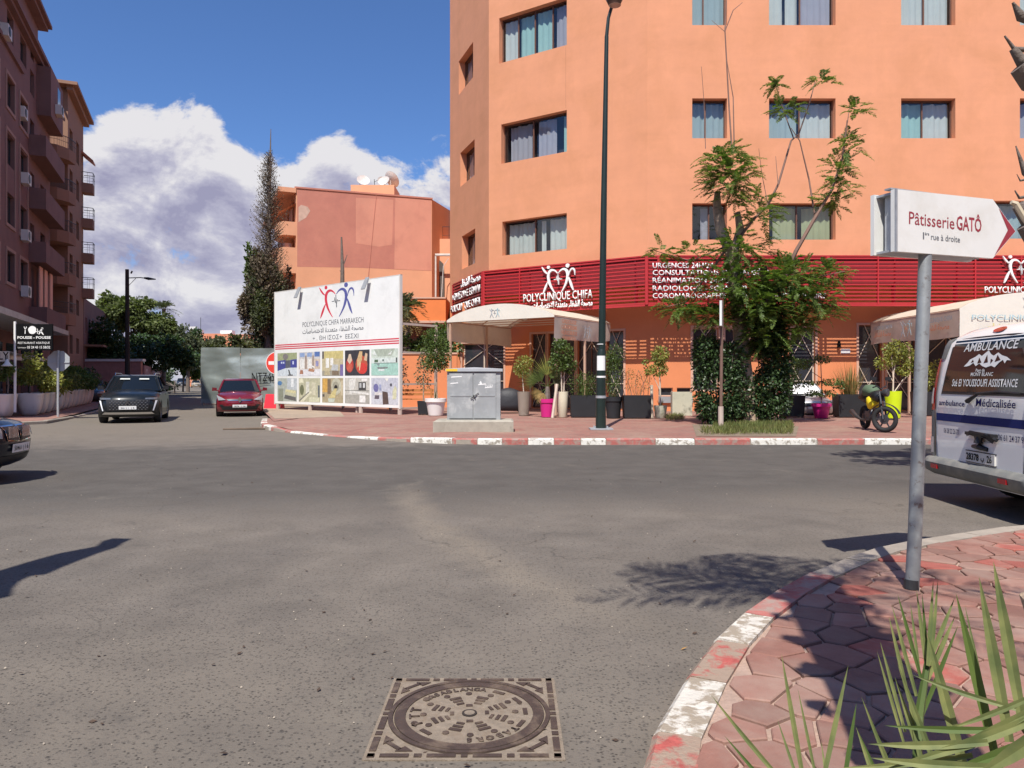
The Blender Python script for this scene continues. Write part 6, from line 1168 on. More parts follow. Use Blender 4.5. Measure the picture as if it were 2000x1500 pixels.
navy = paintmat('dark_navy_paint', (.006, .010, .014), .3, .0, .35, .05); maroon = paintmat('maroon_paint', (.20, .010, .022), .3, .35, 1.0, .10); blackp = paintmat('black_blue_paint', (.005, .008, .018), .28, .0, .5, .06)
SUVP = dict(w=1.86, prof=[(.22, .22), (.10, .28), (.02, .42), (0, .60), (.03, .78), (.14, .93), (.30, .99), (.7, 1.06), (1.12, 1.10), (1.5, 1.08), (3.9, 1.12), (4.28, 1.08), (4.42, .9), (4.45, .5), (4.35, .25)], nf=7, yf=.88, yr=3.6, r=.35, gy=(1.08, 1.86, 3.75, 4.3), gz=(1.07, 1.56), cf=.34)
pt_ = [('grille', m_black, [(-.60, .44), (.60, .44), (.66, .80), (-.66, .80)], .006), ('lower_intake', m_black, [(-.74, .24), (.74, .24), (.80, .36), (-.80, .36)], .004), ('bumper_trim', m_chrome, [(-.78, .305), (.78, .305), (.70, .375), (-.70, .375)], .02), ('number_plate', m_plate, [(-.26, .47), (.26, .47), (.26, .585), (-.26, .585)], .03)]
pt_ += sym('running_light', m_drl, [(.73, .42), (.765, .42), (.865, .76), (.81, .76)], .016) + sym('headlight', m_hl, [(.50, .80), (.84, .79), (.86, .86), (.52, .85)], .012) + sym('fog_recess', m_black, [(.64, .40), (.86, .36), (.88, .58), (.80, .62)], .005)
suv, yf_ = car('oncoming_car', 'black oncoming crossover car with white fang shaped running lights', (-13.15, 25.4, 0), R(20.5), SUVP, navy, pt_)
text('66771  | 6', .06, black_print, suv, Matrix.Translation((0, yf_(0, .5) - .034, .497)), width=.4, world=False)
mb = MB(); stroke(mb, [(-.05, .63), (-.02, .72), (.04, .76)], [.02, .05, .03], Matrix.Translation((0, -.02, 0)), 0, -.01); stroke(mb, [(.0, .68), (.05, .62)], [.03, .02], Matrix.Translation((0, -.02, 0)), 0, -.01); stroke(mb, [(-.03, .66), (-.04, .60)], [.03, .02], Matrix.Translation((0, -.02, 0)), 0, -.01); mb.build('emblem', m_chrome, suv, world=False)
for s_ in (-1, 1): MB().tube([(s_ * .62, 2.0, 1.61), (s_ * .64, 2.1, 1.68), (s_ * .64, 3.6, 1.68), (s_ * .62, 3.7, 1.61)], .018, 5).build('roof_rail', m_chrome, suv, world=False)
for a in (-.44, .16): MB().quad((a, 1.66, 1.46), (a + .32, 1.66, 1.46), (a + .31, 1.72, 1.50), (a + .01, 1.72, 1.50)).build('sun_visor', m_visor, suv, world=False)
mb = MB()
for k in range(6):
    z = .47 + k * .055
    for j in range(-5, 6):
        if abs(j) * .1 < .28 and z < .62: continue
        mb.box((j * .105 + (k % 2) * .05, yf_(j * .105, z) - .012, z), (.04, .008, .018))
mb.build('grille_studs', m_rim, suv, world=False); suv.scale = (1.04,) * 3
CLP = dict(w=1.73, prof=[(.20, .20), (.08, .26), (.01, .40), (0, .55), (.05, .68), (.18, .80), (.40, .88), (.8, .96), (1.05, .99), (1.5, .97), (3.6, 1.02), (3.9, .98), (4.02, .8), (4.06, .5), (3.95, .24)], nf=7, yf=.82, yr=3.4, r=.32, gy=(.98, 1.75, 3.3, 3.85), gz=(.96, 1.42), cf=.42, mirror=maroon)
pc = [('upper_grille', m_black, [(-.42, .62), (.42, .62), (.5, .70), (-.5, .70)], .008), ('lower_intake', m_black, [(-.62, .27), (.62, .27), (.70, .42), (-.70, .42)], .006), ('number_plate', m_plate, [(-.26, .36), (.26, .36), (.26, .475), (-.26, .475)], .03), ('chrome_trim', m_chrome, [(-.40, .632), (.40, .632), (.42, .65), (-.42, .65)], .014)]
pc += sym('headlight', m_lampg, [(.50, .66), (.78, .64), (.84, .84), (.60, .72)], .016) + sym('fog_lamp', m_black, [(.58, .42), (.72, .42), (.74, .48), (.60, .48)], .008)
clio, yc_ = car('parked_car', 'maroon hatchback parked in front of the sheet metal hoarding', (-11.0, 30.0, 0), R(20), CLP, maroon, pc)
mb = MB(); mb.add([(0, -.03, .55), (.08, -.03, .665), (0, -.03, .78), (-.08, -.03, .665)], [(0, 1, 2, 3)]); o = mb.build('emblem', m_chrome, clio, world=False); MB().add([(0, -.022, .61), (.035, -.022, .665), (0, -.022, .72), (-.035, -.022, .665)], [(0, 1, 2, 3)]).build('emblem_centre', m_black, o, world=False)
text('1874   | 14', .06, black_print, clio, Matrix.Translation((0, yc_(0, .4) - .034, .388)), width=.4, world=False); clio.scale = (1.05,) * 3
SALP = dict(w=1.86, prof=[(.24, .20), (.10, .26), (.02, .40), (0, .55), (.04, .72), (.16, .80), (.45, .86), (1.0, .93), (1.3, .96), (1.7, .95), (3.9, 1.0), (4.6, 1.0), (4.85, .9), (4.9, .5), (4.8, .25)], nf=7, yf=.88, yr=3.8, r=.34, gy=(1.28, 2.05, 3.5, 4.3), gz=(.95, 1.42), cf=.40, mirror=blackp)
pb = [('lower_intake', m_black, [(-.72, .24), (.72, .24), (.78, .36), (-.78, .36)], .006), ('number_plate', m_plate, [(-.27, .40), (.27, .40), (.27, .515), (-.27, .515)], .03)]
pb += sym('kidney_surround', m_chrome, [(.03, .54), (.36, .56), (.38, .765), (.03, .765)], .012) + sym('kidney_grille', m_black, [(.05, .555), (.345, .575), (.36, .75), (.05, .75)], .016) + sym('headlight', m_lampg, [(.46, .60), (.80, .62), (.86, .74), (.44, .73)], .014)
bh = (.98, .19); rzb = math.atan2(-bh[1], -bh[0]) + R(90)
FC = (-7.55 + .19 * .93 - .0, 11.95 - .98 * .93); bmw, yb_ = car('passing_car', 'dark blue saloon with twin kidney grille entering at the left edge', (FC[0] + .06, FC[1], 0), math.atan2(-bh[0], bh[1]) + math.pi, SALP, blackp, pb)
mb = MB()
for s_ in (-1, 1):
    for k in range(8): x = s_ * (.08 + .035 * k); mb.box((x, yb_(x, .66) - .024, .665), (.010, .012, .155))
mb.build('grille_bars', m_chrome, bmw, world=False); MB().lathe([(.045, 0), (.04, .01)], (0, .30, .838), 14).build('emblem', m_chrome, bmw, world=False)
bmw.scale = (1.0, 1.0, 1.10); text('50407 | 1 6', .065, black_print, bmw, Matrix.Translation((0, yb_(0, .45) - .034, .427)), width=.44, world=False)
# other cars ---------------------------------------------------------------------------
pg = [('number_plate', m_plate, [(-.26, .40), (.26, .40), (.26, .50), (-.26, .50)], .03), ('grille', m_black, [(-.5, .5), (.5, .5), (.55, .66), (-.55, .66)], .008)] + sym('headlight', m_lampg, [(.52, .64), (.80, .62), (.84, .78), (.56, .74)], .014)
silver = paintmat('silver_white_paint', (.50, .51, .52), .3, .4, 1, .15); beige = paintmat('beige_paint', (.42, .35, .24), .35, .2, 1, .1); dgrey = paintmat('dark_grey_paint', (.03, .034, .04), .3, .3, 1, .2)
car('parked_car', 'dark car in the shade behind the white planters at left', (-26.6, 46.5, 0), R(23), CLP, dgrey, pg)
car('parked_car', 'dark grey car parked right behind the black oncoming crossover', (-24.6, 49.0, 0), R(20), SUVP, dgrey, pg)
d1, _ = car('distant_car', 'small dark car far down the shaded street', (-63.5, 143, 0), R(23), SUVP, dgrey, pg); d1.scale = (1.15,) * 3
car('distant_car', 'beige car far down the street beside the dark one', (-61.3, 144, 0), R(23), CLP, beige, pg)
car('distant_car', 'silver car far down the street next to the hoarding edge', (-60.2, 150, 0), R(20), CLP, silver, pg)
wc_, _ = car('parked_car', 'silver car with white windscreen cover behind the magenta bonsai pot', ((1592 - 1000) / F * 28.6, 28.6, KZ - .14), R(-4), CLP, silver, pg, cat='car'); wc_.scale = (1.0, 1, .93)
mb = MB(); mb.add([(-.66, 1.10, .99), (.66, 1.10, .99), (.52, 1.70, 1.38), (-.52, 1.70, 1.38)], [(0, 1, 2, 3)]); apply(mb.build('windscreen_cover', white_print, wc_, world=False), Matrix.Translation((0, -.06, .03)))
# ambulance ------------------------------------------------------------------------------
m_vw = paintmat('white_van_paint', (.78, .78, .77), .35, .0, .8, .05); m_vgrey = mat('grey_bumper_plastic', (.15, .155, .15), .6, .12, 8, dirt=(.26, .25, .22), dscale=2.2); m_vs = mat('blue_stripe', (.012, .022, .13), .6, .05, spec=.2); m_vt = mat('navy_lettering', (.012, .012, .09), .7, 0, spec=.1); m_vwin = mat('tinted_rear_glass', (.008, .009, .011), .05, 0, spec=.4)
m_vlamp = mat('clear_lamp', (.55, .50, .46), .15, .2, 30)
va = thing('ambulance_van', 'white ambulance van with blue stripe and red tail light seen from behind', 'van', (5.33, 8.50, 0), R(-93.8)); va.scale = (1.07, 1, 1)
HW = 1.04; VL = 4.9; VZ = [.30, .42, .75, 1.15, 1.32, 1.6, 1.95, 2.06, 2.13, 2.15]; YO = [.02, 0, 0, .0, .01, .05, .12, .19, .30, .50]
def vy(z): return float(np.interp(z, VZ, YO))
def vx(z): return HW * float(np.interp(z, [.3, .6, 1.2, 1.7, 2.0, 2.12, 2.15], [.985, 1, .99, .955, .90, .82, .70]))
fsx = [-1, -.985, -.93, -.82, -.6, -.3, 0, .3, .6, .82, .93, .985, 1]
def vp(f, z, off=0): a = abs(f); return (f * vx(z), vy(z) + .07 * max(0, (a - .90) / .10) ** 2 - off, z - (.07 * a ** 4 if z > 2.0 else 0))
mb = MB(); nz_ = len(VZ); V = [vp(f, z) for z in VZ for f in fsx]; m_ = len(fsx); mb.add(V, [(j * m_ + i, j * m_ + i + 1, (j + 1) * m_ + i + 1, (j + 1) * m_ + i) for j in range(nz_ - 1) for i in range(m_ - 1)])
for sgn in (-1, 1):
    A = [vp(sgn, z) for z in VZ]; yend = VL - 1.0; B = [(a[0], yend, a[2]) for a in A]; mb.add(A + B, [(i, i + 1, nz_ + i + 1, nz_ + i)[::-sgn] for i in range(nz_ - 1)])
TA = [vp(f, 2.15) for f in fsx]; TB = [(a[0], VL - 1.0, a[2] + .0) for a in TA]; mb.add(TA + TB, [(i, i + 1, m_ + i + 1, m_ + i) for i in range(m_ - 1)])
N_ = [(-.9, VL - 1, .3), (.9, VL - 1, .3), (.95, VL - 1, 1.2), (-.95, VL - 1, 1.2), (-.72, VL - 1, 2.1), (.72, VL - 1, 2.1), (-.85, VL, .35), (.85, VL, .35), (.85, VL - .05, .95), (-.85, VL - .05, .95)]
mb.add(N_, [(6, 7, 8, 9), (0, 6, 9, 3), (1, 2, 8, 7), (3, 9, 8, 2), (3, 2, 5, 4)]); mb.build('body', m_vw, va, world=False, smooth=40)
def vpatch(nm, m__, quad, off, nu=8, nv=4, fold=0):
    mb_ = MB(); V = []
    for j in range(nv + 1):
        for i in range(nu + 1):
            u, v = i / nu, j / nv; x = (1 - v) * ((1 - u) * quad[0][0] + u * quad[1][0]) + v * ((1 - u) * quad[3][0] + u * quad[2][0]); z = (1 - v) * ((1 - u) * quad[0][1] + u * quad[1][1]) + v * ((1 - u) * quad[3][1] + u * quad[2][1]); V.append(vp(max(-1, min(1, x / vx(z))), z, off))
    mb_.add(V, [(j * (nu + 1) + i, j * (nu + 1) + i + 1, (j + 1) * (nu + 1) + i + 1, (j + 1) * (nu + 1) + i) for j in range(nv) for i in range(nu)]); return mb_.build(nm, m__, va, world=False, smooth=True)
vpatch('rear_window', m_vwin, [(-.74, 1.36), (.80, 1.36), (.74, 1.98), (-.66, 1.98)], .008, 12, 6); vpatch('window_seal', m_black, [(-.775, 1.325), (.83, 1.325), (.77, 2.01), (-.69, 2.01)], .004, 12, 6)
vpatch('blue_stripe', m_vs, [(-.86, .99), (.88, .99), (.88, 1.085), (-.86, 1.085)], .006); vpatch('lower_door_crease', m_vw, [(-.80, .50), (.80, .50), (.82, .80), (-.84, .80)], .012)
for sgn in (-1, 1):
    vpatch('tail_light', m_redl, [(sgn * .875, 1.12), (sgn * 1.02, 1.12), (sgn * .985, 1.78), (sgn * .865, 1.74)][::sgn], .02); vpatch('reversing_lamp', m_vlamp, [(sgn * .89, 1.20), (sgn * .95, 1.20), (sgn * .945, 1.40), (sgn * .90, 1.40)][::sgn], .03)
    vpatch('corner_trim', m_vgrey, [(sgn * .87, .50), (sgn * .98, .50), (sgn * .97, 1.10), (sgn * .88, 1.10)][::sgn], .018); vpatch('window_trim', m_vgrey, [(sgn * .80, 1.76), (sgn * .955, 1.78), (sgn * .86, 2.08), (sgn * .72, 2.05)][::sgn], .008); vpatch('lower_lamp', m_vlamp, [(sgn * .885, .58), (sgn * .965, .58), (sgn * .965, .78), (sgn * .885, .78)][::sgn], .026)
mb = MB(); V = []
bs = [(.30, .05, .0), (.36, -.06, 0), (.47, -.09, 0), (.52, -.05, 0), (.54, .03, 0)]
for z, o_, _ in bs:
    for f in fsx: q = vp(f, .42); V.append((q[0] * 1.025, q[1] + o_ - .02, z))
for z, o_, _ in bs[::1]: pass
mb.add(V, [(j * m_ + i, j * m_ + i + 1, (j + 1) * m_ + i + 1, (j + 1) * m_ + i) for j in range(len(bs) - 1) for i in range(m_ - 1)])
for sgn in (-1, 1): mb.add([(sgn * HW * 1.02, .18, .30), (sgn * HW * 1.02, .55, .30), (sgn * HW * 1.02, .55, .54), (sgn * HW * 1.02, .18, .54)], [(0, 1, 2, 3), (3, 2, 1, 0)])
mb.build('bumper', m_vgrey, va, world=False, smooth=50)
for x in (-.72, .62): mb = MB(); mb.box2((x - .07, -.115, .40), (x + .07, -.09, .45)); mb.build('reflector', m_redl, va, world=False)
mb = MB(); mb.box2((-.18, -.03, .555), (.36, -.008, .675)); pl2 = mb.build('number_plate', mat('plate_grey', (.60, .59, .55), .5, .08), va, world=False); mb = MB(); mb.box2((-.19, -.026, .545), (.37, -.006, .555)); mb.box2((-.19, -.026, .675), (.37, -.006, .685)); mb.build('plate_frame', m_black, va, world=False)
text('28378', .075, black_print, va, Matrix.Translation((-.045, -.034, .58)), width=.24, bold=.02, world=False); text('\uFE8F', .06, black_print, va, Matrix.Translation((.145, -.034, .585)), width=.06, bold=.03, world=False); text('26', .075, black_print, va, Matrix.Translation((.27, -.034, .58)), width=.09, bold=.02, world=False)
mb = MB(); mb.add([(-.13, -.06, .88), (.0, -.09, .92), (.30, -.09, .90), (.40, -.05, .84), (.36, -.05, .80), (.26, -.08, .855), (.18, -.07, .85), (.16, -.06, .79), (.06, -.06, .79), (.05, -.07, .86), (-.04, -.08, .87), (-.12, -.05, .84)], [tuple(range(12))[::-1]]); mb.box((.12, -.035, .885), (.5, .07, .035)); mb.tube([(-.14, -.03, .87), (-.02, -.07, .90), (.26, -.07, .89), (.40, -.03, .84)], .022, 6); mb.tube([(.1, -.03, .88), (.1, -.06, .78)], .04, 6); mb.build('door_handle', m_black, va, world=False)
mb = MB(); mb.tube([(-.06, -.015, .735), (.08, -.03, .74), (.22, -.015, .72)], [.022, .034, .022], 8); mb.build('plate_lamp_housing', m_black, va, world=False)
mb = MB(); mb.tube([(-.16, vy(1.25) - .03, 1.25), (.05, vy(1.3) - .04, 1.335), (.1, vy(1.33) - .05, 1.35)], [.03, .014, .01], 6); mb.tube([(.02, vy(1.34) - .05, 1.345), (.4, vy(1.36) - .05, 1.375), (.78, vy(1.36) - .05, 1.36)], .012, 5); mb.build('rear_wiper', m_black, va, world=False)
mb = MB(); c_ = vp(.10, 2.075); mb.lathe([(.09, 0), (.08, .02)], (c_[0], 0, 0), 16); mb.M = Matrix.Identity(4); o = MB().add([(c_[0] + .11 * math.cos(6.28 * k / 16), vy(2.07 + .028 * math.sin(6.28 * k / 16)) - .012 - .0, 2.075 + .03 * math.sin(6.28 * k / 16)) for k in range(16)], [tuple(range(16))]).build('brake_light', m_redl, va, world=False)
wheel(va, -HW + .13, 1.05, .33, .22, -1); wheel(va, HW - .13, 1.05, .33, .22, 1); wheel(va, -HW + .13, 3.95, .33, .22, -1); wheel(va, HW - .13, 3.95, .33, .22, 1); MB().box2((-.8, .3, .26), (.8, 4.4, .5)).build('underbody', m_black, va, world=False); mb = MB(); mb.box2((.2, .55, 2.155), (.9, .85, 2.20)); mb.box2((-.2, 1.4, 2.15), (.5, 1.7, 2.26)); mb.build('roof_beacon_bar', m_black, va, world=False)
def vtext(s, x, z, h, w_, m__, shear=0, bold=.01, off=.012):
    sl = (vy(z + h) - vy(z)) / h; M_ = Matrix(((1, 0, 0, x), (0, 1, sl, vy(z) - off), (0, 0, 1, z), (0, 0, 0, 1))); return text(s, h, m__, va, M_, width=w_, bold=bold, shear=shear, world=False)
vtext('AMBULANCE', .07, 1.84, .095, 1.0, white_print, .15, .012); vtext('Pays du', -.02, 1.595, .035, .17, white_print); vtext('MONT BLANC', .02, 1.545, .042, .42, white_print); vtext('Sté El YOUSSOUFI ASSISTANCE', .06, 1.425, .085, 1.22, white_print, 0, .014)
mp_ = [(-.36, 1.66), (-.30, 1.70), (-.26, 1.74), (-.16, 1.77), (-.10, 1.80), (-.04, 1.775), (.02, 1.81), (.07, 1.835), (.13, 1.79), (.18, 1.77), (.25, 1.805), (.33, 1.77), (.42, 1.75), (.50, 1.71), (.43, 1.715), (.40, 1.68), (.36, 1.72), (.30, 1.69), (.24, 1.64), (.17, 1.66), (.08, 1.64), (.0, 1.66), (-.06, 1.69), (-.12, 1.66), (-.18, 1.70), (-.24, 1.67), (-.30, 1.66)]
MB().add([(x, vy(z) - .014, z) for x, z in mp_], [tuple(range(len(mp_)))]).build('mountain_emblem', white_print, va, world=False)
mb = MB()
for tri in (((-.08, 1.76), (-.02, 1.70), (-.10, 1.69)), ((.06, 1.79), (.10, 1.70), (.02, 1.69)), ((.25, 1.78), (.32, 1.72), (.22, 1.70)), ((.14, 1.74), (.19, 1.72), (.15, 1.68)), ((-.2, 1.74), (-.17, 1.71), (-.23, 1.70))): mb.add([(x, vy(z) - .0155, z) for x, z in tri], [(0, 1, 2)])
mb.build('emblem_rocks', m_vwin, va, world=False)
vtext('ambulance', -.52, 1.185, .065, .56, m_vt, 0, .02); vtext('Médicalisée', .33, 1.20, .09, .70, m_vt, 0, .012); vtext('06 28 22 26 73', -.52, .845, .06, .32, m_vt); vtext('06 61 24 37 97', .62, .845, .065, .46, m_vt)
# motorbike ------------------------------------------------------------------------------
mk = thing('motorbike', 'black motorbike with green cloth bag and yellow cover leaning by the kerb', 'motorbike', (9.80, 20.6, KZ), math.atan2(-1.1, -.12), None); mk.scale = (1.14,) * 3
mk['_w'] = 0
m_yel = mat('yellow_cloth', (.80, .62, .02), .7, .15, 12, .4, 15); m_bk = mat('bike_metal', (.07, .07, .075), .4, .2, 20, metal=.4); m_gcl = mat('green_cloth', (.10, .15, .09), .9, .15, 12, .3, 15); m_eng = mat('engine_metal', (.16, .16, .17), .45, .3, 30, metal=.5)
def bwheel(x, r, steer, nm):
    Mx = Matrix.Translation((x, 0, r)) @ Matrix.Rotation(steer, 4, 'Z') @ Matrix.Rotation(R(90), 4, 'X'); q = MB(); q.M = Mx; n = 28; V = []
    for k in range(n):
        a = 6.2832 * k / n
        for j in range(6): b_ = 6.2832 * j / 6; rr_ = r - .055 + .055 * math.cos(b_); V.append((rr_ * math.cos(a), rr_ * math.sin(a), .055 * math.sin(b_)))
    q.add(V, [(k * 6 + j, ((k + 1) % n) * 6 + j, ((k + 1) % n) * 6 + (j + 1) % 6, k * 6 + (j + 1) % 6) for k in range(n) for j in range(6)]); o = q.build(nm, m_tyre, mk, world=False, smooth=True)
    q = MB(); q.M = Mx; V = []; rr_ = r - .085
    for k in range(n):
        a = 6.2832 * k / n
        for dr, dz in ((0, -.03), (.02, -.03), (.02, .03), (0, .03)): V.append(((rr_ + dr) * math.cos(a), (rr_ + dr) * math.sin(a), dz))
    q.add(V, [(k * 4 + j, ((k + 1) % n) * 4 + j, ((k + 1) % n) * 4 + (j + 1) % 4, k * 4 + (j + 1) % 4) for k in range(n) for j in range(4)])
    for k in range(6): a = 6.2832 * k / 6; q.box((rr_ * .5 * math.cos(a), rr_ * .5 * math.sin(a), 0), (rr_, .03, .02), rz=a)
    q.lathe([(.05, -.05), (.05, .05)], n=10); q.lathe([(.11, .03), (.11, .036)], n=16); q.build('rim', m_bk, o, world=False)
bwheel(0, .29, 0, 'rear_wheel'); st = R(45); bwheel(1.22, .30, st, 'front_wheel')
ca_, sa_ = math.cos(st), math.sin(st)
for s_ in (-1, 1): ox, oy = -sa_ * .08 * s_, ca_ * .08 * s_; MB().tube([(1.22 + ox, oy, .30), (1.10 + ox, oy, .68), (1.0 + ox, oy, .92)], .022, 8).build('fork', m_bk, mk, world=False)
mb = MB(); V = []
for k in range(10):
    a = R(20 + 125 * k / 9); c_ = .355
    for j in (-1, 0, 1): px_, pz_ = c_ * math.cos(a), c_ * math.sin(a) + (.012 if j == 0 else 0); V.append((1.22 + px_ * ca_ - .06 * j * sa_, px_ * sa_ + .06 * j * ca_, .30 + pz_))
mb.add(V, [(k * 3 + j, k * 3 + j + 1, (k + 1) * 3 + j + 1, (k + 1) * 3 + j) for k in range(9) for j in range(2)]); mb.build('front_fender', m_black, mk, world=False, smooth=True)
mb = MB(); mb.tube([(-.05, 0, .29), (.45, 0, .34), (.62, 0, .55), (.98, 0, .86)], .03, 7); mb.tube([(.45, 0, .34), (.2, 0, .62), (-.3, 0, .72)], .025, 6); mb.tube([(.55, .0, .36), (.9, 0, .45), (.98, 0, .82)], .022, 6); mb.build('frame', m_black, mk, world=False)
mb = MB(); mb.tube([(.36, 0, .36), (.62, 0, .36)], [.12, .12], 10); mb.tube([(.55, 0, .38), (.72, 0, .58)], [.10, .09], 10); mb.box((.42, .08, .34), (.28, .06, .22)); mb.box((.42, -.08, .34), (.28, .06, .22)); mb.build('engine', m_eng, mk, world=False)
mb = MB(); mb.tube([(.38, 0, .72), (.55, 0, .80), (.82, 0, .82), (.98, 0, .76)], [.07, .13, .14, .08], 10); mb.build('fuel_tank', m_black, mk, world=False, smooth=True); mb = MB(); mb.tube([(-.35, 0, .76), (-.1, 0, .78), (.2, 0, .76), (.42, 0, .76)], [.05, .11, .12, .08], 8); mb.build('seat', m_black, mk, world=False, smooth=True)
mb = MB(); mb.tube([(.72, -.09, .5), (.68, -.14, .26), (.2, -.16, .24), (-.1, -.17, .30), (-.42, -.18, .42)], [.022, .024, .026, .05, .055], 8); mb.build('exhaust', m_bk, mk, world=False, smooth=True)
mb = MB(); mb.tube([(.92 - sa_ * .34, .34 * ca_, 1.02), (1.0 - sa_ * .2, .2 * ca_, 1.05), (1.0, 0, .98), (1.0 + sa_ * .2, -.2 * ca_, 1.05), (.92 + sa_ * .34, -.34 * ca_, 1.02)], .016, 6); mb.build('handlebar', m_black, mk, world=False)
for s_ in (-1, 1): mb = MB(); bx, by = 1.0 - sa_ * .25 * s_, .25 * ca_ * s_; mb.tube([(bx, by, 1.04), (bx, by + .02 * s_, 1.2)], .008, 4); mb.box((bx - .02, by + .05 * s_, 1.22), (.03, .13, .08)); mb.build('mirror', m_black, mk, world=False)
mb = MB(); hx, hy = 1.0 + .12 * ca_, .12 * sa_; mb.M = Matrix.Translation((hx, hy, .90)) @ Matrix.Rotation(st, 4, 'Z') @ Matrix.Rotation(R(90), 4, 'Y'); mb.lathe([(.05, -.1), (.09, -.03), (.095, .03), (.08, .045)], n=16); mb.build('headlamp', m_bk, mk, world=False, smooth=40)
mb = MB(); mb.tube([(.06, .0, .86), (.25, 0, .93), (.48, .02, .92), (.60, .0, .86)], [.10, .16, .15, .07], 10); mb.build('cloth_bag', m_gcl, mk, world=False, smooth=True)
C_, _o = blob_points(1, 3, (.62, 0, .66), (.1, .1, .1)); mb = MB(); mb.lathe([(.02, -.17), (.12, -.13), (.17, -.02), (.15, .1), (.06, .17), (.01, .18)], (.64, -.03, .66), 12); o = mb.build('yellow_cover', m_yel, mk, world=False, smooth=True)
for v in o.data.vertices: v.co += Vector((rnd.uniform(-1, 1), rnd.uniform(-1, 1), rnd.uniform(-1, 1))) * .02
mb = MB(); mb.tube([(.35, .08, .3), (.30, .30, .0)], .012, 5); mb.build('side_stand', m_dark, mk, world=False)
for o in bpy.data.objects:
    if '_w' in o: del o['_w']
# covered scooter in the dark entrance
sc_ = thing('covered_scooter', 'scooter under a black cover in the shade below the cream awning', 'scooter', (-.15, 30.4, KZ)); mb = MB(); mb.M = Matrix.Diagonal((2.0, 1, 1, 1)); mb.lathe([(.34, .12), (.36, .35), (.31, .66), (.26, .88), (.12, 1.0), (.02, 1.04)], n=14); mb.M = Matrix.Identity(4); mb.build('cover', mat('black_cover', (.02, .02, .025), .6, .2, 5, .6, 6), sc_, world=False, smooth=True); 
for x in (-.5, .55): mb = MB(); mb.M = Matrix.Translation((x, 0, .24)) @ Matrix.Rotation(R(90), 4, 'X'); mb.lathe([(.12, -.05), (.24, -.05), (.24, .05), (.12, .05)], n=18); mb.build('wheel', m_tyre, sc_, world=False)
MB().box((.3, -.2, .35), (.28, .08, .26)).build('side_panel', mat('blue_white_panel', (.45, .5, .6), .4, .4, 12), sc_, world=False)
# ================================================================ PLANTS
m_bark = mat('pale_bark', (.42, .31, .22), .9, .3, 6, .8, 22, dirt=(.14, .10, .075), dscale=3); m_dbark = mat('grey_dead_bark', (.16, .13, .11), .9, .3, 8, .6, 30); m_twig = mat('thin_twig', (.22, .13, .10), .9, .2)
lf_jac = leafmat('feathery_leaf', (.165, .23, .058), (.10, .16, .038), .4, .5); lf_dark = leafmat('glossy_dark_leaf', (.036, .066, .022), (.050, .088, .030), .12, .42, 5); lf_mid = leafmat('mid_green_leaf', (.11, .16, .042), (.065, .105, .028), .3, .45)
lf_yel = leafmat('yellow_green_leaf', (.34, .33, .09), (.19, .22, .05), .35, .5); lf_dry = leafmat('dry_straw_leaf', (.36, .25, .10), (.20, .16, .06), .3, .7); lf_grey = leafmat('grey_green_leaf', (.14, .16, .085), (.085, .10, .055), .3, .6)
lf_grass = leafmat('grass_blade', (.12, .16, .04), (.20, .19, .07), .3, .6); lf_brown = leafmat('brown_dead_foliage', (.17, .13, .09), (.11, .09, .065), .2, .8)
def pp(pts, Yd, jy=0): return [Vector(P(a, b_, Yd + (jy * math.sin(i * 1.7) if jy else 0))) for i, (a, b_) in enumerate(pts)]
jt = thing('pruned_street_tree', 'hard pruned feathery leaved tree with bare upper twigs in front of the clinic', 'tree', (7.3, 22.8, KZ)); YT = 23.0
mb = MB(); mb.tube(pp([(1464, 832), (1460, 800), (1455, 755), (1450, 705), (1446, 650), (1438, 570), (1428, 490)], YT), [.34, .24, .27, .24, .22, .20, .20], 14); mb.tube(pp([(1430, 500), (1408, 450), (1400, 405), (1402, 375)], YT), [.17, .16, .13, .09], 10); mb.tube(pp([(1430, 500), (1446, 450), (1440, 415)], YT + .1), [.15, .12, .10], 9)
mb.tube(pp([(1448, 700), (1490, 650), (1500, 600), (1490, 520)], YT + .3), [.2, .17, .14, .1], 9); o = mb.build('trunk', m_bark, jt, smooth=60)
for v in o.data.vertices: v.co += Vector((rnd.uniform(-1, 1), rnd.uniform(-1, 1), 0)) * .02
mb = MB(); B_ = [([(1492, 600), (1530, 545), (1555, 490), (1592, 425), (1625, 370), (1645, 310), (1655, 235)], .085, .02), ([(1440, 470), (1470, 430), (1500, 400), (1520, 360), (1545, 275), (1560, 262), (1580, 205), (1592, 160)], .05, .012), ([(1550, 270), (1530, 215), (1515, 165)], .02, .01), ([(1592, 425), (1580, 350), (1562, 275), (1545, 250)], .03, .01),
     ([(1430, 300), (1424, 210), (1416, 60), (1432, 20), (1450, 5)], .028, .008), ([(1434, 290), (1432, 190), (1420, 120)], .022, .008), ([(1378, 290), (1375, 200), (1370, 130)], .012, .006), ([(1416, 62), (1390, 40)], .01, .006), ([(1416, 60), (1420, -30), (1400, -120)], .02, .006), ([(1520, 365), (1515, 305)], .012, .006), ([(1500, 400), (1488, 340), (1482, 290)], .012, .006),
     ([(1655, 240), (1660, 205)], .015, .008), ([(1430, 470), (1395, 520), (1340, 590), (1300, 600)], .05, .012), ([(1480, 560), (1560, 590), (1630, 600)], .05, .012), ([(1420, 480), (1350, 510), (1280, 490)], .03, .01), ([(1520, 560), (1600, 540), (1650, 530)], .03, .01)]
for i, (pts, a, b_) in enumerate(B_): n = len(pts); mb.tube(pp(pts, YT - .3 + .25 * (i % 3), .12), [a + (b_ - a) * k / (n - 1) for k in range(n)], 6)
tag(mb.build('branches', m_twig, jt), kind='stuff')
V = []; Fc = []; fg = np.random.default_rng(21)
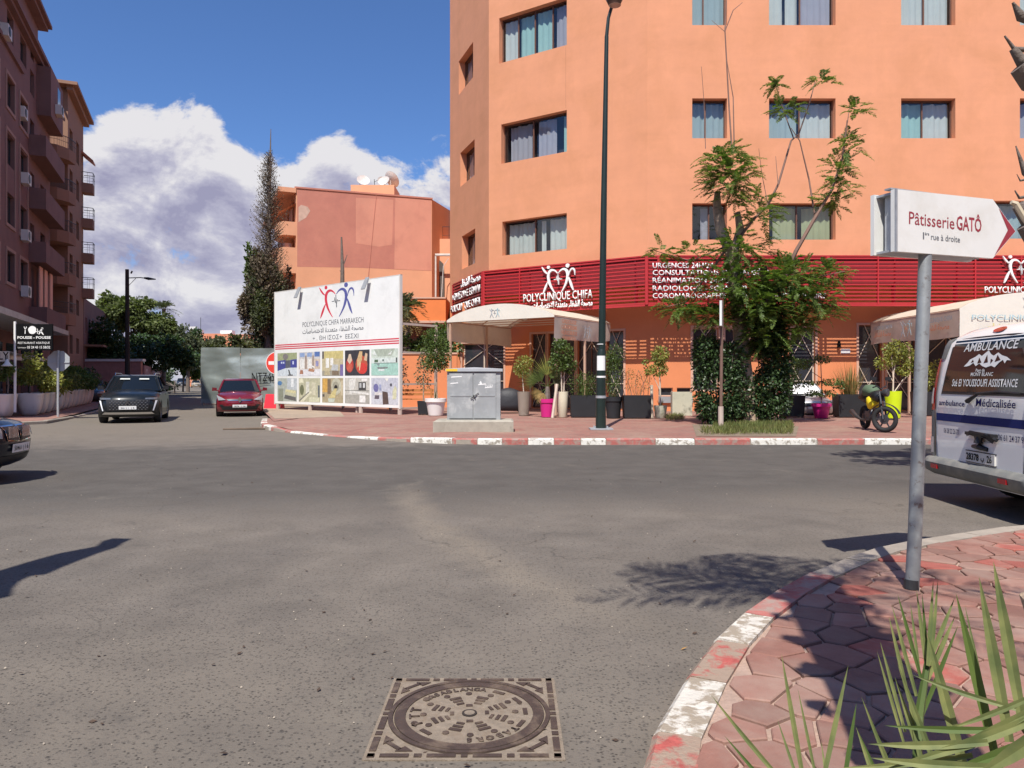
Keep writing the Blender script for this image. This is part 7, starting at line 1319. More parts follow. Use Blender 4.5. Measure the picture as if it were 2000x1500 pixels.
CL = [(1430, 345, 65, 60, 80, .8), (1415, 300, 50, 30, 20, .7), (1478, 410, 55, 55, 38, .8), (1450, 480, 80, 40, 50, .9), (1440, 545, 110, 48, 130, 1.2), (1550, 540, 85, 45, 130, 1.2), (1500, 595, 100, 50, 170, 1.2), (1590, 575, 60, 35, 50, 1.0), (1330, 600, 62, 18, 44, .6), (1395, 615, 60, 28, 50, .8), (1610, 610, 45, 20, 14, .6), (1295, 490, 35, 25, 12, .5), (1355, 490, 35, 25, 10, .5), (1625, 525, 42, 22, 18, .6), (1640, 345, 45, 60, 30, .5), (1655, 280, 35, 35, 16, .5), (1672, 215, 24, 22, 9, .3), (1625, 390, 40, 20, 12, .4), (1605, 155, 30, 16, 8, .3), (1515, 162, 16, 8, 6, .2), (1532, 210, 35, 18, 13, .4), (1400, 330, 40, 60, 22, .6), (1500, 650, 60, 40, 75, .8), (1465, 690, 25, 10, 4, .3), (1560, 635, 45, 25, 34, .6)]
for ci, (cx_, cy_, rx, ry, n, dz) in enumerate(CL):
    for k in range(int(n * 2.0)):
        u = fg.normal(size=3); u /= np.linalg.norm(u); rad = fg.random() ** .5
        px_, py_ = cx_ + u[0] * rx * rad * .85, cy_ - u[2] * ry * rad * .85; Yq = YT - .25 + u[1] * dz * rad
        base = np.array(P(px_, py_, Yq)); d = np.array((u[0] * 1.1, u[1] * .9, u[2] * .5 + .25)) + fg.normal(size=3) * .25; L = fg.uniform(.42, .72) * (1.0 if n > 15 else .85)
        frond(V, Fc, base - d / np.linalg.norm(d) * L * .3, d, L, int(fg.integers(1e6)), 16, .135, .036, fg.uniform(.2, .55))
quick('crown', np.concatenate(V), np.concatenate(Fc), lf_jac, jt); print('jac quads', sum(len(f) for f in Fc))
def bush(name, label, cat, Yd, hulls, n, leaf, m_, seed, asp=.5):
    t = thing(name, label, cat, (*P(hulls[0][0], 832, Yd)[:2], KZ)); g = np.random.default_rng(seed); pts = []; outs = []
    tot_ = sum(h[2] * h[3] for h in hulls)
    for (cx_, cy_, rx, ry, dy) in hulls:
        k = int(n * rx * ry / tot_); u = unit(g.normal(size=(k, 3))); r = (g.uniform(.55, 1.03, (k, 1))); c = np.array(P(cx_, cy_, Yd)); s = np.array((rx / F * Yd, dy, ry / F * Yd)); pts.append(c + np.sign(u) * np.abs(u) ** .8 * s * r); outs.append(u)
    C = np.concatenate(pts); O = np.concatenate(outs); ok = C[:, 2] > KZ + .02; V_, F_ = leaves_at(C[ok], leaf, seed + 1, asp, .45, O[ok]); quick('foliage', V_, F_, m_, t); return t
bl = bush('ficus_bush', 'dense dark glossy bush left of the pruned tree trunk', 'bush', 22.9, [(1402, 760, 46, 62, .75), (1385, 700, 32, 40, .6), (1420, 705, 38, 38, .6), (1378, 680, 22, 26, .45), (1400, 800, 40, 30, .6), (1440, 770, 24, 48, .6)], 10500, .10, lf_dark, 31)
mb = MB(); 
for k in range(6): a = k * 1.05; mb.tube([(6.4 + .15 * math.cos(a), 22.9 + .15 * math.sin(a), .1), (6.4 + .45 * math.cos(a), 22.9 + .4 * math.sin(a), 1.4), (6.4 + .55 * math.cos(a), 22.9 + .5 * math.sin(a), 2.2)], [.03, .02, .01], 5)
mb.build('stems', m_dbark, bl)
br_ = bush('ficus_bush', 'dense dark climbing bush wrapping the right side of the pruned tree', 'bush', 23.1, [(1500, 770, 42, 52, .65), (1515, 700, 28, 55, .6), (1500, 660, 30, 40, .55), (1482, 790, 22, 36, .55), (1520, 740, 24, 60, .5), (1495, 620, 34, 34, .5), (1455, 790, 18, 36, .4)], 12500, .10, lf_dark, 37)
mb = MB(); 
for k in range(5): a = k * 1.25; mb.tube([(7.9 + .12 * math.cos(a), 23.1 + .12 * math.sin(a), .1), (7.95 + .3 * math.cos(a), 23.1 + .3 * math.sin(a), 2.4)], [.03, .012], 5)
mb.build('stems', m_dbark, br_)
MB().add([(*G(1360, 852, KZ), KZ + .004), (*G(1555, 852, KZ), KZ + .004), (*G(1560, 833, KZ), KZ + .004), (*G(1352, 829, KZ), KZ + .004)], [(0, 1, 2, 3)]).build('tree_pit_soil', mat('pit_soil', (.22, .165, .115), .95, .3, 4, .8, 30)); tag(bpy.data.objects['tree_pit_soil'], kind='structure')
def grass(name, regions, label, m_=lf_grass, h=(.08, .22), w=.008, seed=3):
    g = np.random.default_rng(seed); C = []
    for (x0, y0, x1, y1, n) in regions:
        a = np.array(G(x0, y0, KZ)); b_ = np.array(G(x1, y1, KZ)); q = g.random((n, 2)); cx_ = x0 + (x1 - x0) * q[:, 0]; cy_ = y0 + (y1 - y0) * q[:, 1]; Yq = (CAMH - KZ) * F / (cy_ - HY); C.append(np.c_[(cx_ - CX) / F * Yq, Yq, np.full(n, KZ)])
    C = np.concatenate(C); n = len(C); d = unit(np.c_[g.normal(size=(n, 2)) * .45, np.ones(n)]); L = g.uniform(h[0], h[1], n)[:, None]; side = unit(np.cross(d, g.normal(size=(n, 3)))) * w; V_, F_ = leaf_mesh(C, d * L, side); tag(quick(name, V_, F_, m_), label, 'grass', kind='stuff')
grass('grass', [(1395, 828, 1548, 849, 3000), (1440, 828, 1545, 840, 2400), (1300, 812, 1335, 822, 500), (1370, 836, 1440, 850, 500)], 'tufts of thin grass at the foot of the pruned tree')
# ---- potted plants -----------------------------------------------------------------------
m_pots = {'white': m_wpl, 'taupe': mat('taupe_pot', (.26, .215, .175), .6, .06), 'cream': mat('cream_pot', (.66, .62, .47), .6, .06), 'magenta': mat('magenta_pot', (.55, .018, .19), .4, .04), 'lime': mat('lime_pot', (.55, .72, .01), .45, .05), 'black': mat('black_planter', (.016, .018, .021), .55, .2, 3, dirt=(.028, .026, .024), dscale=2.2, dlo=.6, dhi=.75), 'moss': mat('mossy_pot', (.48, .48, .38), .9, .1, 4, .2, 20, dirt=(.2, .22, .13), dscale=4)}
m_soil = bpy.data.materials['potting_soil']
def pot(label, px, pyb, pyt, wt_, wb_, colr, shape='round', rim=False, z0=KZ):
    Yd = (CAMH - z0) * F / (pyb - HY); t = thing('potted_plant', label, 'potted plant', ((px - CX) / F * Yd, Yd, z0)); k = Yd / F; H = (pyb - pyt) * k; rt, rb = wt_ * k / 2, wb_ * k / 2; m_ = m_pots[colr]
    if shape == 'round':
        pr = [(rb * .9, 0), (rb, .02), (rb + (rt - rb) * .78, H * .78)] + ([(rt * .98, H * .78), (rt * 1.06, H * .8), (rt * 1.06, H)] if rim else [(rt, H)]) + [(rt * .88, H), (rt * .85, H * .9)]
        MB().lathe(pr, n=28).build('pot', m_, t, world=False, smooth=40); MB().lathe([(rt * .86, H * .88), (.01, H * .93)], n=16).build('soil', m_soil, t, world=False)
    else:
        d = shape; mb_ = MB(); x0, x1 = rb, rt; th = .035
        for (ax, ay, bx, by) in ((-1, -1, 1, -1), (1, -1, 1, 1), (1, 1, -1, 1), (-1, 1, -1, -1)):
            mb_.add([(ax * rb, ay * d / 2 * rb / rt, .03), (bx * rb, by * d / 2 * rb / rt, .03), (bx * rt, by * d / 2, H), (ax * rt, ay * d / 2, H), (ax * (rt - th), ay * (d / 2 - th), H), (bx * (rt - th), by * (d / 2 - th), H), (bx * (rt - th), by * (d / 2 - th), H - .15), (ax * (rt - th), ay * (d / 2 - th), H - .15)], [(0, 1, 2, 3), (3, 2, 5, 4), (4, 5, 6, 7)])
        for sx in (-1, 1):
            for sy in (-1, 1): mb_.box((sx * rb * .85, sy * d * .38, .016), (.06, .06, .03))
        mb_.build('pot', m_, t, world=False); MB().box2((-rt + th, -d / 2 + th, H - .16), (rt - th, d / 2 - th, H - .07)).build('soil', m_soil, t, world=False)
    t['k'] = k; return t, k, H
def stems(t, lst, k, m_=m_bark, nm='stem'):
    mb_ = MB()
    for pts, r in lst: n = len(pts); mb_.tube([(a, b_, c) for a, b_, c in pts], [r * (1 - .5 * i / (n - 1)) for i in range(n)], 6)
    return mb_.build(nm, m_, t, world=False)
def foliage(t, cs, n, leaf, m_, seed, asp=.45, droop=.3, shell=.2):
    g = np.random.default_rng(seed); vol = sum(c[3] * c[5] for c in cs); pts = []; outs = []
    for (x, y, z, rx, ry, rz_) in cs: kk = max(4, int(n * rx * rz_ / vol)); u = unit(g.normal(size=(kk, 3))); r = g.uniform(shell, 1, (kk, 1)) ** .6; pts.append(np.array((x, y, z)) + u * r * (rx, ry, rz_)); outs.append(u)
    C = np.concatenate(pts); V_, F_ = leaves_at(C, leaf, seed + 1, asp, droop, np.concatenate(outs)); return quick('foliage', V_, F_, m_, t, world=False)
def blades(t, n, H, L, spread, m_, seed, w=.02, bend=.5, base=.08, nm='foliage', seg=4, vary=.5):
    "sword leaves curving outwards"
    g = np.random.default_rng(seed); V_ = []; F_ = []; b_ = 0
    for i in range(n):
        a = g.uniform(0, 6.283); s = spread * g.uniform(.2, 1); l = L * g.uniform(1 - vary, 1); d0 = np.array((math.cos(a) * s, math.sin(a) * s, 1.0)); d0 /= np.linalg.norm(d0); p = np.array((math.cos(a) * base * g.random(), math.sin(a) * base * g.random(), H)); side = np.array((-math.sin(a), math.cos(a), 0)) * w / 2
        side = side + g.normal(size=3) * w * .15
        for k in range(seg + 1):
            u = k / seg; q = p + d0 * l * u; q[2] -= bend * l * u * u * s; wd = (1 - u) ** .6 * (.6 + .4 * min(1, u * 4)); V_ += [q - side * wd, q + side * wd]
        F_ += [(b_ + 2 * k, b_ + 2 * k + 1, b_ + 2 * k + 3, b_ + 2 * k + 2) for k in range(seg)]; b_ += 2 * (seg + 1)
    return quick(nm, np.array(V_), np.array(F_), m_, t, world=False)
t, k, H = pot('white rimmed pot with a dense round topped tree left of the utility cabinet', 851, 812, 778, 40, 28, 'white', rim=True)
stems(t, [([(-.05, 0, H * .9), (-.02, 0, H + 1.0)], .03), ([(.05, 0, H * .9), (.03, .02, H + 1.0)], .03)], k); foliage(t, [(.1, 0, H + 1.75, .50, .5, .62), (-.1, .1, H + 2.3, .45, .4, .4), (.0, 0, H + 1.35, .5, .45, .35)], 2600, .09, lf_mid, 41); blades(t, 5, H, .5, .9, lf_mid, 42, .05)
t, k, H = pot('small black pot with a sparse shrub beside the white rimmed pot', 827, 810, 783, 22, 18, 'black', .4)
stems(t, [([(0, 0, H * .9), (.0, 0, H + .7), (.03, 0, H + 1.3)], .03)], k); foliage(t, [(0, 0, H + 1.1, .33, .3, .75), (.1, 0, H + 1.7, .3, .3, .5)], 800, .08, lf_grey, 43)
t, k, H = pot('tall taupe pot with a small yellowish standard tree', 1023, 812, 765, 25, 20, 'taupe')
stems(t, [([(0, 0, H * .9), (-.05, 0, H + .55), (-.03, 0, H + .75)], .022)], k, m_lattice); foliage(t, [(-.03, 0, H + 1.0, .36, .34, .36), (-.1, 0, H + .8, .3, .3, .25), (.1, 0, H + 1.15, .26, .26, .22)], 850, .085, lf_yel, 44, .4, .5)
t, k, H = pot('magenta pot with a small fan palm and drooping dry leaves', 1069, 815, 779, 30, 24, 'magenta', rim=True)
stems(t, [([(-.02, 0, H * .8), (.0, 0, H + .25), (.0, 0, H + .45)], .13)], k, m_dbark)
def fan(t, base, d, L, n, spread, m_, seed, w=.03):
    g = np.random.default_rng(seed); d = Vector(d).normalized(); s = d.cross(Vector((0, 1, .2))).normalized(); V_ = []; F_ = []; hub = Vector(base) + d * L * .35; mb_ = MB(); mb_.tube([base, tuple(hub)], .014, 4); mb_.build('leaf_stalk', lf_mid, t, world=False)
    for i in range(n): a = spread * (i / (n - 1) - .5); dd = (d * math.cos(a) + s * math.sin(a)).normalized(); l = L * .65 * (1 - .25 * abs(a) / 1.6) * g.uniform(.85, 1.1); V_.append((hub, dd * l, s.cross(dd).cross(dd) * w / 2 * -1))
    b_ = np.array([tuple(v[0]) for v in V_]); tp = np.array([tuple(v[1]) for v in V_]); nr = np.array([tuple(v[2]) for v in V_]); v_, f_ = leaf_mesh(b_, tp, nr); quick('fan_leaf', v_, f_, m_, t, world=False)
top = (0, 0, H + .42)
for i, (d, L, m_) in enumerate((((-.05, -.1, 1), 1.25, lf_yel), ((-.8, .1, .35), 1.2, lf_mid), ((-.6, -.2, .7), .9, lf_mid), ((.35, 0, .9), 1.0, lf_mid), ((-.45, -.3, -.75), .75, lf_dry), ((-.65, .1, -.45), .75, lf_dry), ((.6, .2, .4), .8, lf_grey))): fan(t, top, d, L, 20, 2.2, m_, 50 + i, .035)
t, k, H = pot('tall cream pot with a green leafy tree', 1099, 815, 765, 22, 18, 'cream')
stems(t, [([(-.03, 0, H * .9), (-.06, 0, H + .9)], .03), ([(.04, 0, H * .9), (.06, 0, H + .8)], .025), ([(0, 0, H + .5), (.25, 0, H + 1.0)], .015)], k, m_lattice); foliage(t, [(.0, 0, H + 1.4, .4, .4, .38), (-.15, 0, H + 1.0, .42, .38, .3), (.2, 0, H + .95, .3, .3, .3), (-.1, 0, H + 1.75, .25, .25, .2)], 1500, .10, lf_mid, 55, .5)
t, k, H = pot('long black planter with mixed reedy plants left of the street lamp', 1142, 815, 772, 58, 54, 'black', .5)
blades(t, 60, H - .05, 1.0, .45, lf_mid, 56, .018, .4, .35); foliage(t, [(-.3, 0, H + .35, .35, .25, .4), (.25, 0, H + .3, .35, .25, .35), (0, 0, H + .6, .5, .2, .3)], 900, .07, lf_mid, 57, .35)
t, k, H = pot('black round pot with tall bamboo like stems right of the street lamp', 1198, 817, 775, 32, 26, 'black', rim=True)
stems(t, [([(x, y, H * .9), (x * 2.4, y, H + 1.1 + z)], .014) for x, y, z in ((-.1, 0, 0), (.08, .05, .3), (.02, -.05, .5), (.13, 0, -.1), (-.05, .05, .4))], k, lf_mid); foliage(t, [(0, 0, H + .8, .36, .3, .8), (.1, 0, H + 1.5, .3, .3, .45), (-.15, 0, H + 1.2, .3, .3, .5)], 1900, .085, lf_mid, 58, .28); blades(t, 26, H, .5, 1.0, lf_dry, 59, .012)
t, k, H = pot('long black planter with dry reddish twiggy shrubs', 1243, 817, 772, 54, 50, 'black', .5)
stems(t, [([(x, 0, H * .9), (x * 1.3 + .1 * math.sin(i * 2), .05, H + .45), (x * 1.5 + .2 * math.sin(i * 3), 0, H + .9)], .012) for i, x in enumerate((-.4, -.3, -.15, 0, .12, .25, .4))], k, m_twig); foliage(t, [(-.25, 0, H + .6, .35, .25, .4), (.25, 0, H + .5, .3, .25, .4)], 420, .06, lf_dry, 60, .4); blades(t, 30, H, .6, .5, lf_dry, 61, .012, .4, .4)
t, k, H = pot('mossy white pot with a thin tree of yellow green leaves', 1290, 817, 792, 26, 20, 'moss')
stems(t, [([(0, 0, H * .9), (-.02, 0, H + .9), (-.05, 0, H + 1.4)], .035), ([(0, 0, H + .5), (-.3, 0, H + 1.15)], .018)], k, m_lattice); foliage(t, [(-.02, 0, H + 1.75, .32, .3, .35), (-.05, 0, H + 1.3, .33, .28, .25), (-.4, 0, H + 1.25, .16, .16, .16), (-.55, 0, H + 1.55, .1, .1, .1)], 1100, .085, lf_yel, 62, .5, .6); blades(t, 14, H, .35, .5, lf_dry, 63, .02)
t, k, H = pot('black planter partly hidden behind the dark bush', 1546, 815, 772, 44, 40, 'black', .5); foliage(t, [(0, 0, H + .5, .4, .3, .5), (.1, 0, H + 1.1, .35, .3, .3)], 700, .08, lf_mid, 64); stems(t, [([(0, 0, H * .9), (.1, 0, H + 1.1)], .02)], k)
t, k, H = pot('magenta pot with a layered bonsai like shrub', 1604, 817, 788, 36, 24, 'magenta', rim=True)
stems(t, [([(0, 0, H * .9), (.02, 0, H + .5), (-.02, 0, H + 1.5)], .025), ([(0, 0, H + .2), (.55, 0, H + .6)], .015), ([(0, 0, H + .3), (-.7, 0, H + .6)], .015), ([(0, 0, H + .9), (-.6, 0, H + 1.3)], .012)], k, m_dbark)
foliage(t, [(-.02, 0, H + 1.55, .36, .3, .16), (-.7, 0, H + 1.4, .36, .3, .2), (.35, 0, H + .75, .5, .3, .10), (-.6, 0, H + .7, .5, .3, .10), (.1, 0, H + .35, .42, .3, .12), (-.3, 0, H + .35, .3, .3, .10), (.62, 0, H + .62, .3, .2, .08)], 1700, .075, lf_mid, 65, .5)
t, k, H = pot('black planter with tall spiky straw coloured grass', 1660, 815, 770, 58, 54, 'black', .55); blades(t, 110, H - .05, 1.5, .55, lf_dry, 66, .022, .5, .3); blades(t, 70, H - .05, 1.5, .5, lf_grass, 67, .022, .5, .3)
t, k, H = pot('tall lime green pot with a branching leafy tree', 1744, 817, 764, 32, 26, 'lime')
stems(t, [([(0, 0, H * .9), (.02, 0, H + .6), (.1, 0, H + 1.1), (.25, 0, H + 1.5)], .03), ([(0, 0, H * .9), (.35, 0, H + .4), (.55, 0, H + .55)], .02), ([(.02, 0, H + .3), (-.25, 0, H + .8)], .015), ([(0, 0, H + .5), (-.05, 0, H + 1.3)], .015)], k, m_lattice)
foliage(t, [(.15, 0, H + 1.5, .5, .4, .3), (.7, 0, H + 1.15, .38, .35, .35), (-.35, 0, H + 1.0, .28, .25, .25), (.45, 0, H + .8, .4, .3, .25), (.9, 0, H + .8, .3, .3, .3), (-.05, 0, H + 1.2, .3, .3, .3)], 1500, .10, lf_yel, 68, .5, .5)
t, k, H = pot('black planter with yellow green shrub beside the sign pole', 1812, 812, 765, 56, 52, 'black', .5); foliage(t, [(0, 0, H + .5, .5, .3, .5), (.3, 0, H + .9, .3, .3, .3)], 900, .09, lf_yel, 69)
# shrubs behind the bench, palm behind billboard, fallen flowers
def simple_tree(label, x, y, h, blobs, n, leaf, m_, seed, trunk_r=.12, name='tree', cat='tree', bark=m_dbark, group=None, z0=0):
    t = thing(name, label, cat, (x, y, z0), 0, group); tops = [b_ for b_ in blobs]; mb_ = MB(); mb_.tube([(0, 0, 0), (.05, 0, h * .3), (0, 0, h * .55)], [trunk_r, trunk_r * .8, trunk_r * .6], 8)
    for b_ in tops: mb_.tube([(0, 0, h * .3), (b_[0] * .5, b_[1] * .5, h * .3 + (b_[2] - h * .3) * .6), (b_[0], b_[1], b_[2])], [trunk_r * .5, trunk_r * .3, trunk_r * .1], 5)
    mb_.build('trunk', bark, t, world=False); g = np.random.default_rng(seed); pts = []; outs = []; vol = sum(b_[3] * b_[5] for b_ in blobs)
    for b_ in blobs: kk = int(n * b_[3] * b_[5] / vol); C, o_ = blob_points(kk, seed + len(pts), b_[:3], b_[3:6], .45, 10, .40); pts.append(C); outs.append(o_)
    C = np.concatenate(pts); O = np.concatenate(outs); ok = C[:, 2] > .1; V_, F_ = leaves_at(C[ok], leaf, seed + 5, .55, .4, O[ok]); quick('crown', V_, F_, m_, t, world=False); return t
simple_tree('bushy green tree leaning over the low orange wall', -4.4, 37.9, 3.4, [(0, 0, 3.0, 1.5, .8, 1.0), (.9, 0, 3.6, .9, .6, .9), (-1.2, 0, 3.2, .8, .6, 1.1)], 5200, .17, lf_mid, 71, .1)
simple_tree('thin reddish shrub in front of the low orange wall behind the billboard frame', -5.3, 34.6, 2.2, [(0, 0, 1.7, .5, .4, .8)], 500, .10, lf_brown, 72, .03, z0=KZ)
def palm(label, x, y, h, L, n, seed, trunk_r=.22, az=None, leafl=.32, m_=lf_mid, name='palm_tree', skirt=0, el=(.1, 1.1), z0=0, wd=.03, skirt_m=lf_dry, boots=True, pairs=26, droop=.55):
    t = thing(name, label, 'palm tree', (x, y, z0)); g = np.random.default_rng(seed); mb_ = MB(); mb_.tube([(0, 0, 0), (.03, .02, h * .5), (0, 0, h)], [trunk_r * 1.1, trunk_r, trunk_r * .9], 14); mb_.build('trunk', m_dbark, t, world=False)
    if boots:
        b_ = MB()
        for i in range(int(h / .09)):
            a = i * 2.4; z = .1 + i * .09; r = trunk_r * .98; l = .03 if name == 'date_palm' and z < 2.6 else .10; ca, sa = math.cos(a), math.sin(a); q = [(r * ca - .05 * sa, r * sa + .05 * ca, z), (r * ca + .05 * sa, r * sa - .05 * ca, z), ((r + l) * ca + .035 * sa, (r + l) * sa - .035 * ca, z + .10), ((r + l) * ca - .035 * sa, (r + l) * sa + .035 * ca, z + .10), (r * ca - .04 * sa, r * sa + .04 * ca, z + .12), (r * ca + .04 * sa, r * sa - .04 * ca, z + .12)]
            b_.add(q, [(0, 1, 2, 3), (3, 2, 5, 4), (0, 3, 4), (1, 5, 2)])
        tag(b_.build('leaf_bases', m_bark if name != 'palm_tree' else m_dbark, t, world=False), kind='stuff')
    V_, F_ = [], []
    for i in range(n):
        a = az[i % len(az)] + g.uniform(-.25, .25) if az else i * 2.399; e_ = g.uniform(*el); d = (math.cos(a) * math.cos(e_), math.sin(a) * math.cos(e_), math.sin(e_)); frond(V_, F_, (0, 0, h), d, L * g.uniform(.8, 1.1), int(g.integers(1e6)), pairs, leafl, wd, droop * g.uniform(.7, 1.3))
    quick('fronds', np.concatenate(V_), np.concatenate(F_), m_, t, world=False)
    if skirt:
        V_, F_ = [], []
        for i in range(skirt): a = i * 2.399; d = (math.cos(a) * .7, math.sin(a) * .7, -.3); frond(V_, F_, (0, 0, h - .15), d, L * .75, i, 18, leafl * .8, wd, .9)
        quick('dry_fronds', np.concatenate(V_), np.concatenate(F_), skirt_m, t, world=False)
    return t
palm('small palm with hanging dry fronds behind the right edge of the billboard', P(790, 0, 37)[0], 37.6, 5.2, 1.35, 30, 81, .2, leafl=.4, wd=.05, skirt=22, el=(.0, 1.35), m_=lf_grey, pairs=18)
mb = MB(); bt_ = thing('bare_tree', 'bare dead tree stem rising behind the middle of the billboard', 'tree', (P(668, 0, 45)[0], 45, 0)); mb.tube(pp([(668, 760), (668, 600), (669, 530), (667, 463)], 45), [.2, .16, .12, .05], 7); mb.tube(pp([(668, 525), (678, 498)], 45), [.05, .02], 5); mb.tube(pp([(668, 535), (664, 528)], 45), [.04, .02], 5); mb.build('trunk', m_dbark, bt_)
# tall half dead conifer
ct_ = thing('tall_conifer', 'tall thin conifer with dead grey top and green brown base left of the billboard', 'tree', (P(526, 0, 48)[0], 48, 0)); mb = MB(); mb.tube(pp([(524, 770), (524, 600), (525, 450), (527, 350), (529, 252)], 48), [.28, .22, .14, .09, .02], 7); mb.build('trunk', m_dbark, ct_)
g = np.random.default_rng(91); mb = MB(); Cs = []
def wdt(y): return float(np.interp(y, [252, 300, 330, 400, 440, 500, 560, 680], [1, 6, 18, 26, 36, 34, 42, 46]))
for i in range(820):
    y0 = 290 + (i / 820) ** .8 * 330; w_ = wdt(y0 + 10); a = g.uniform(0, 6.283); L = w_ * g.uniform(.6, 1.1) / F * 48; b0 = np.array(P(525, y0 + 14, 48)); d = np.array((math.cos(a), math.sin(a) * .8, 0)); p1 = b0 + d * L * .5 + (0, 0, .22 * L + .1); p2 = b0 + d * L + (0, 0, .65 * L + .2); mb.tube([b0, p1, p2], [.022, .014, .005], 3, caps=False)
    for j in range(9): q = p1 + (p2 - p1) * g.uniform(-.6, 1) + g.normal(size=3) * .10; Cs.append(q)
tag(mb.build('dead_twigs', m_dbark, ct_), kind='stuff'); Cs = np.array(Cs); sel = g.random(len(Cs)) < .8; V_, F_ = leaves_at(Cs[sel], .15, 92, .28, -.2); quick('sparse_needles', V_, F_, lf_brown, ct_)
C, o_ = blob_points(13000, 93, P(517, 615, 48), (1.5, 1.2, 4.2), .3, 34, .28); V_, F_ = leaves_at(C, .22, 94, .4, -.3, o_); quick('lower_foliage', V_, F_, lf_grey, ct_)
C, o_ = blob_points(6500, 95, P(505, 590, 47.6), (1.45, 1.0, 3.6), .3, 18, .28); V_, F_ = leaves_at(C, .20, 96, .4, -.3, o_); quick('brown_foliage', V_, F_, lf_brown, ct_)
C, o_ = blob_points(1500, 97, P(493, 520, 48.6), (.5, .5, 1.6), .3, 8, .4); V_, F_ = leaves_at(C, .22, 98, .4, -.3, o_); quick('green_foliage', V_, F_, lf_mid, ct_)
simple_tree('sparse small leaved tree against the balconies of the blank walled building', P(556, 0, 50)[0], 50.5, 10, [(0, 0, 6.5, .55, .5, 3.6)], 1100, .20, lf_brown, 99, .07)
simple_tree('feathery grey green shrub at the hoarding behind the conifer', P(446, 0, 52)[0], 52, 5.4, [(0, 0, 3.8, 1.6, 1, 1.1), (1.4, 0, 3.2, 1.0, 1, 1.3), (-1.4, .2, 3.6, .7, .6, .7)], 2600, .25, lf_grey, 101, .1)
# street trees at left -------------------------------------------------------------------
simple_tree('large light green tree rising above the dark hedge left of the street', -39.0, 76, 10.5, [(0, 0, 8.0, 3.2, 3, 2.3), (-2.2, 0, 9.0, 1.6, 1.5, 1.4), (2.4, 0, 7.2, 2.0, 2, 1.8), (.6, 0, 9.4, 1.8, 1.6, 1.2)], 11000, .34, leafmat('light_olive_leaf', (.16, .19, .07), (.10, .13, .045), .35, .6), 111, .3)
simple_tree('dark rounded clipped tree beside the low brown building', -34.6, 63.0, 6.4, [(0, 0, 4.4, 2.0, 1.8, 2.4), (.6, 0, 3.2, 2.0, 1.8, 1.8)], 7000, .26, lf_dark, 112, .2)
simple_tree('broad dark tree in shadow behind the pink garden wall', -34.5, 70, 6.8, [(0, 0, 4.4, 3.2, 2.4, 2.2), (-2.4, 1, 4.2, 2.2, 2, 2), (2.8, 1, 4.2, 2.2, 2, 2.1)], 11000, .30, lf_dark, 113, .25)
palm('small palm among the street trees at left', -38.0, 81, 9.3, 1.9, 26, 114, .2, leafl=.5, wd=.07, el=(.0, 1.3), pairs=16, m_=lf_grey)
simple_tree('grey green tree at the right end of the street trees', -39.3, 90, 9.0, [(0, 0, 6.6, 2.3, 2, 2.2), (.9, 0, 4.4, 2.3, 2, 1.9), (-1.6, 0, 5.6, 2, 2, 2)], 8000, .34, lf_grey, 115, .25)
simple_tree('dark tree overhanging the far end of the shaded street', -43.3, 104, 8.4, [(0, 0, 6.2, 2.0, 2, 2.3), (1.0, 0, 3.8, 2.2, 2, 2)], 6500, .36, lf_dark, 116, .25)
simple_tree('low bright green tree by the olive container', -41.0, 92.5, 5.0, [(0, 0, 3.6, 1.8, 1.4, 1.3), (.9, 0, 2.6, 1.2, 1.2, 1.1)], 2600, .30, lf_mid, 117, .12)
simple_tree('distant small tree just left of the hoarding', -50.6, 125, 6.6, [(0, 0, 4.2, 2.4, 2, 1.9), (-2.0, 0, 3.6, 2.2, 2, 1.7)], 4500, .42, lf_grey, 118, .2)
simple_tree('dense dark hedge along the graffiti wall under the street trees', -38.2, 84, 2.6, [(-2, -4, 1.6, 1.6, 3, 1.7), (-3.4, 3, 1.6, 1.8, 4, 1.7), (-5.5, 9, 1.6, 1.8, 4, 1.8), (-.6, -10, 1.5, 1.2, 3, 1.5)], 6000, .30, lf_dark, 119, .1, name='hedge', cat='hedge')
# hedge plants in the white planters
nm_ = ['yellow green variegated bush in the planters right of the restaurant sign', 'second yellowish bush in the white planters', 'olive green bush behind the stop sign pole', 'dark green bush in the middle of the planter row', 'dull green bush at the far half of the planter row', 'dark green bush near the far end of the planters', 'last dark green bush at the far end of the planter row']
for i in range(7):
    u = (.4 + i * 1.9) / 12.8; x = P0[0] + (P1[0] - P0[0]) * u - .15; y = P0[1] + (P1[1] - P0[1]) * u; m_ = (lf_yel, lf_yel, lf_grass, lf_mid, lf_mid, lf_mid, lf_dark)[i]
    t = simple_tree(nm_[i], x, y, 2.4, [(0, 0, 1.12 - .03 * i, .95, .65, .66), (.3, .5, .75, .8, .8, .55)], 2600, .11, m_, 130 + i, .04, name='hedge_bush', cat='bush', z0=.7, group=None)
t = simple_tree('small lollipop bush in the white planter at the left edge', (14 - 1000) / F * 27.4, 27.4, 1.9, [(0, 0, 1.1, .34, .33, .36)], 700, .09, lf_mid, 140, .03, name='hedge_bush', cat='bush', z0=.75)
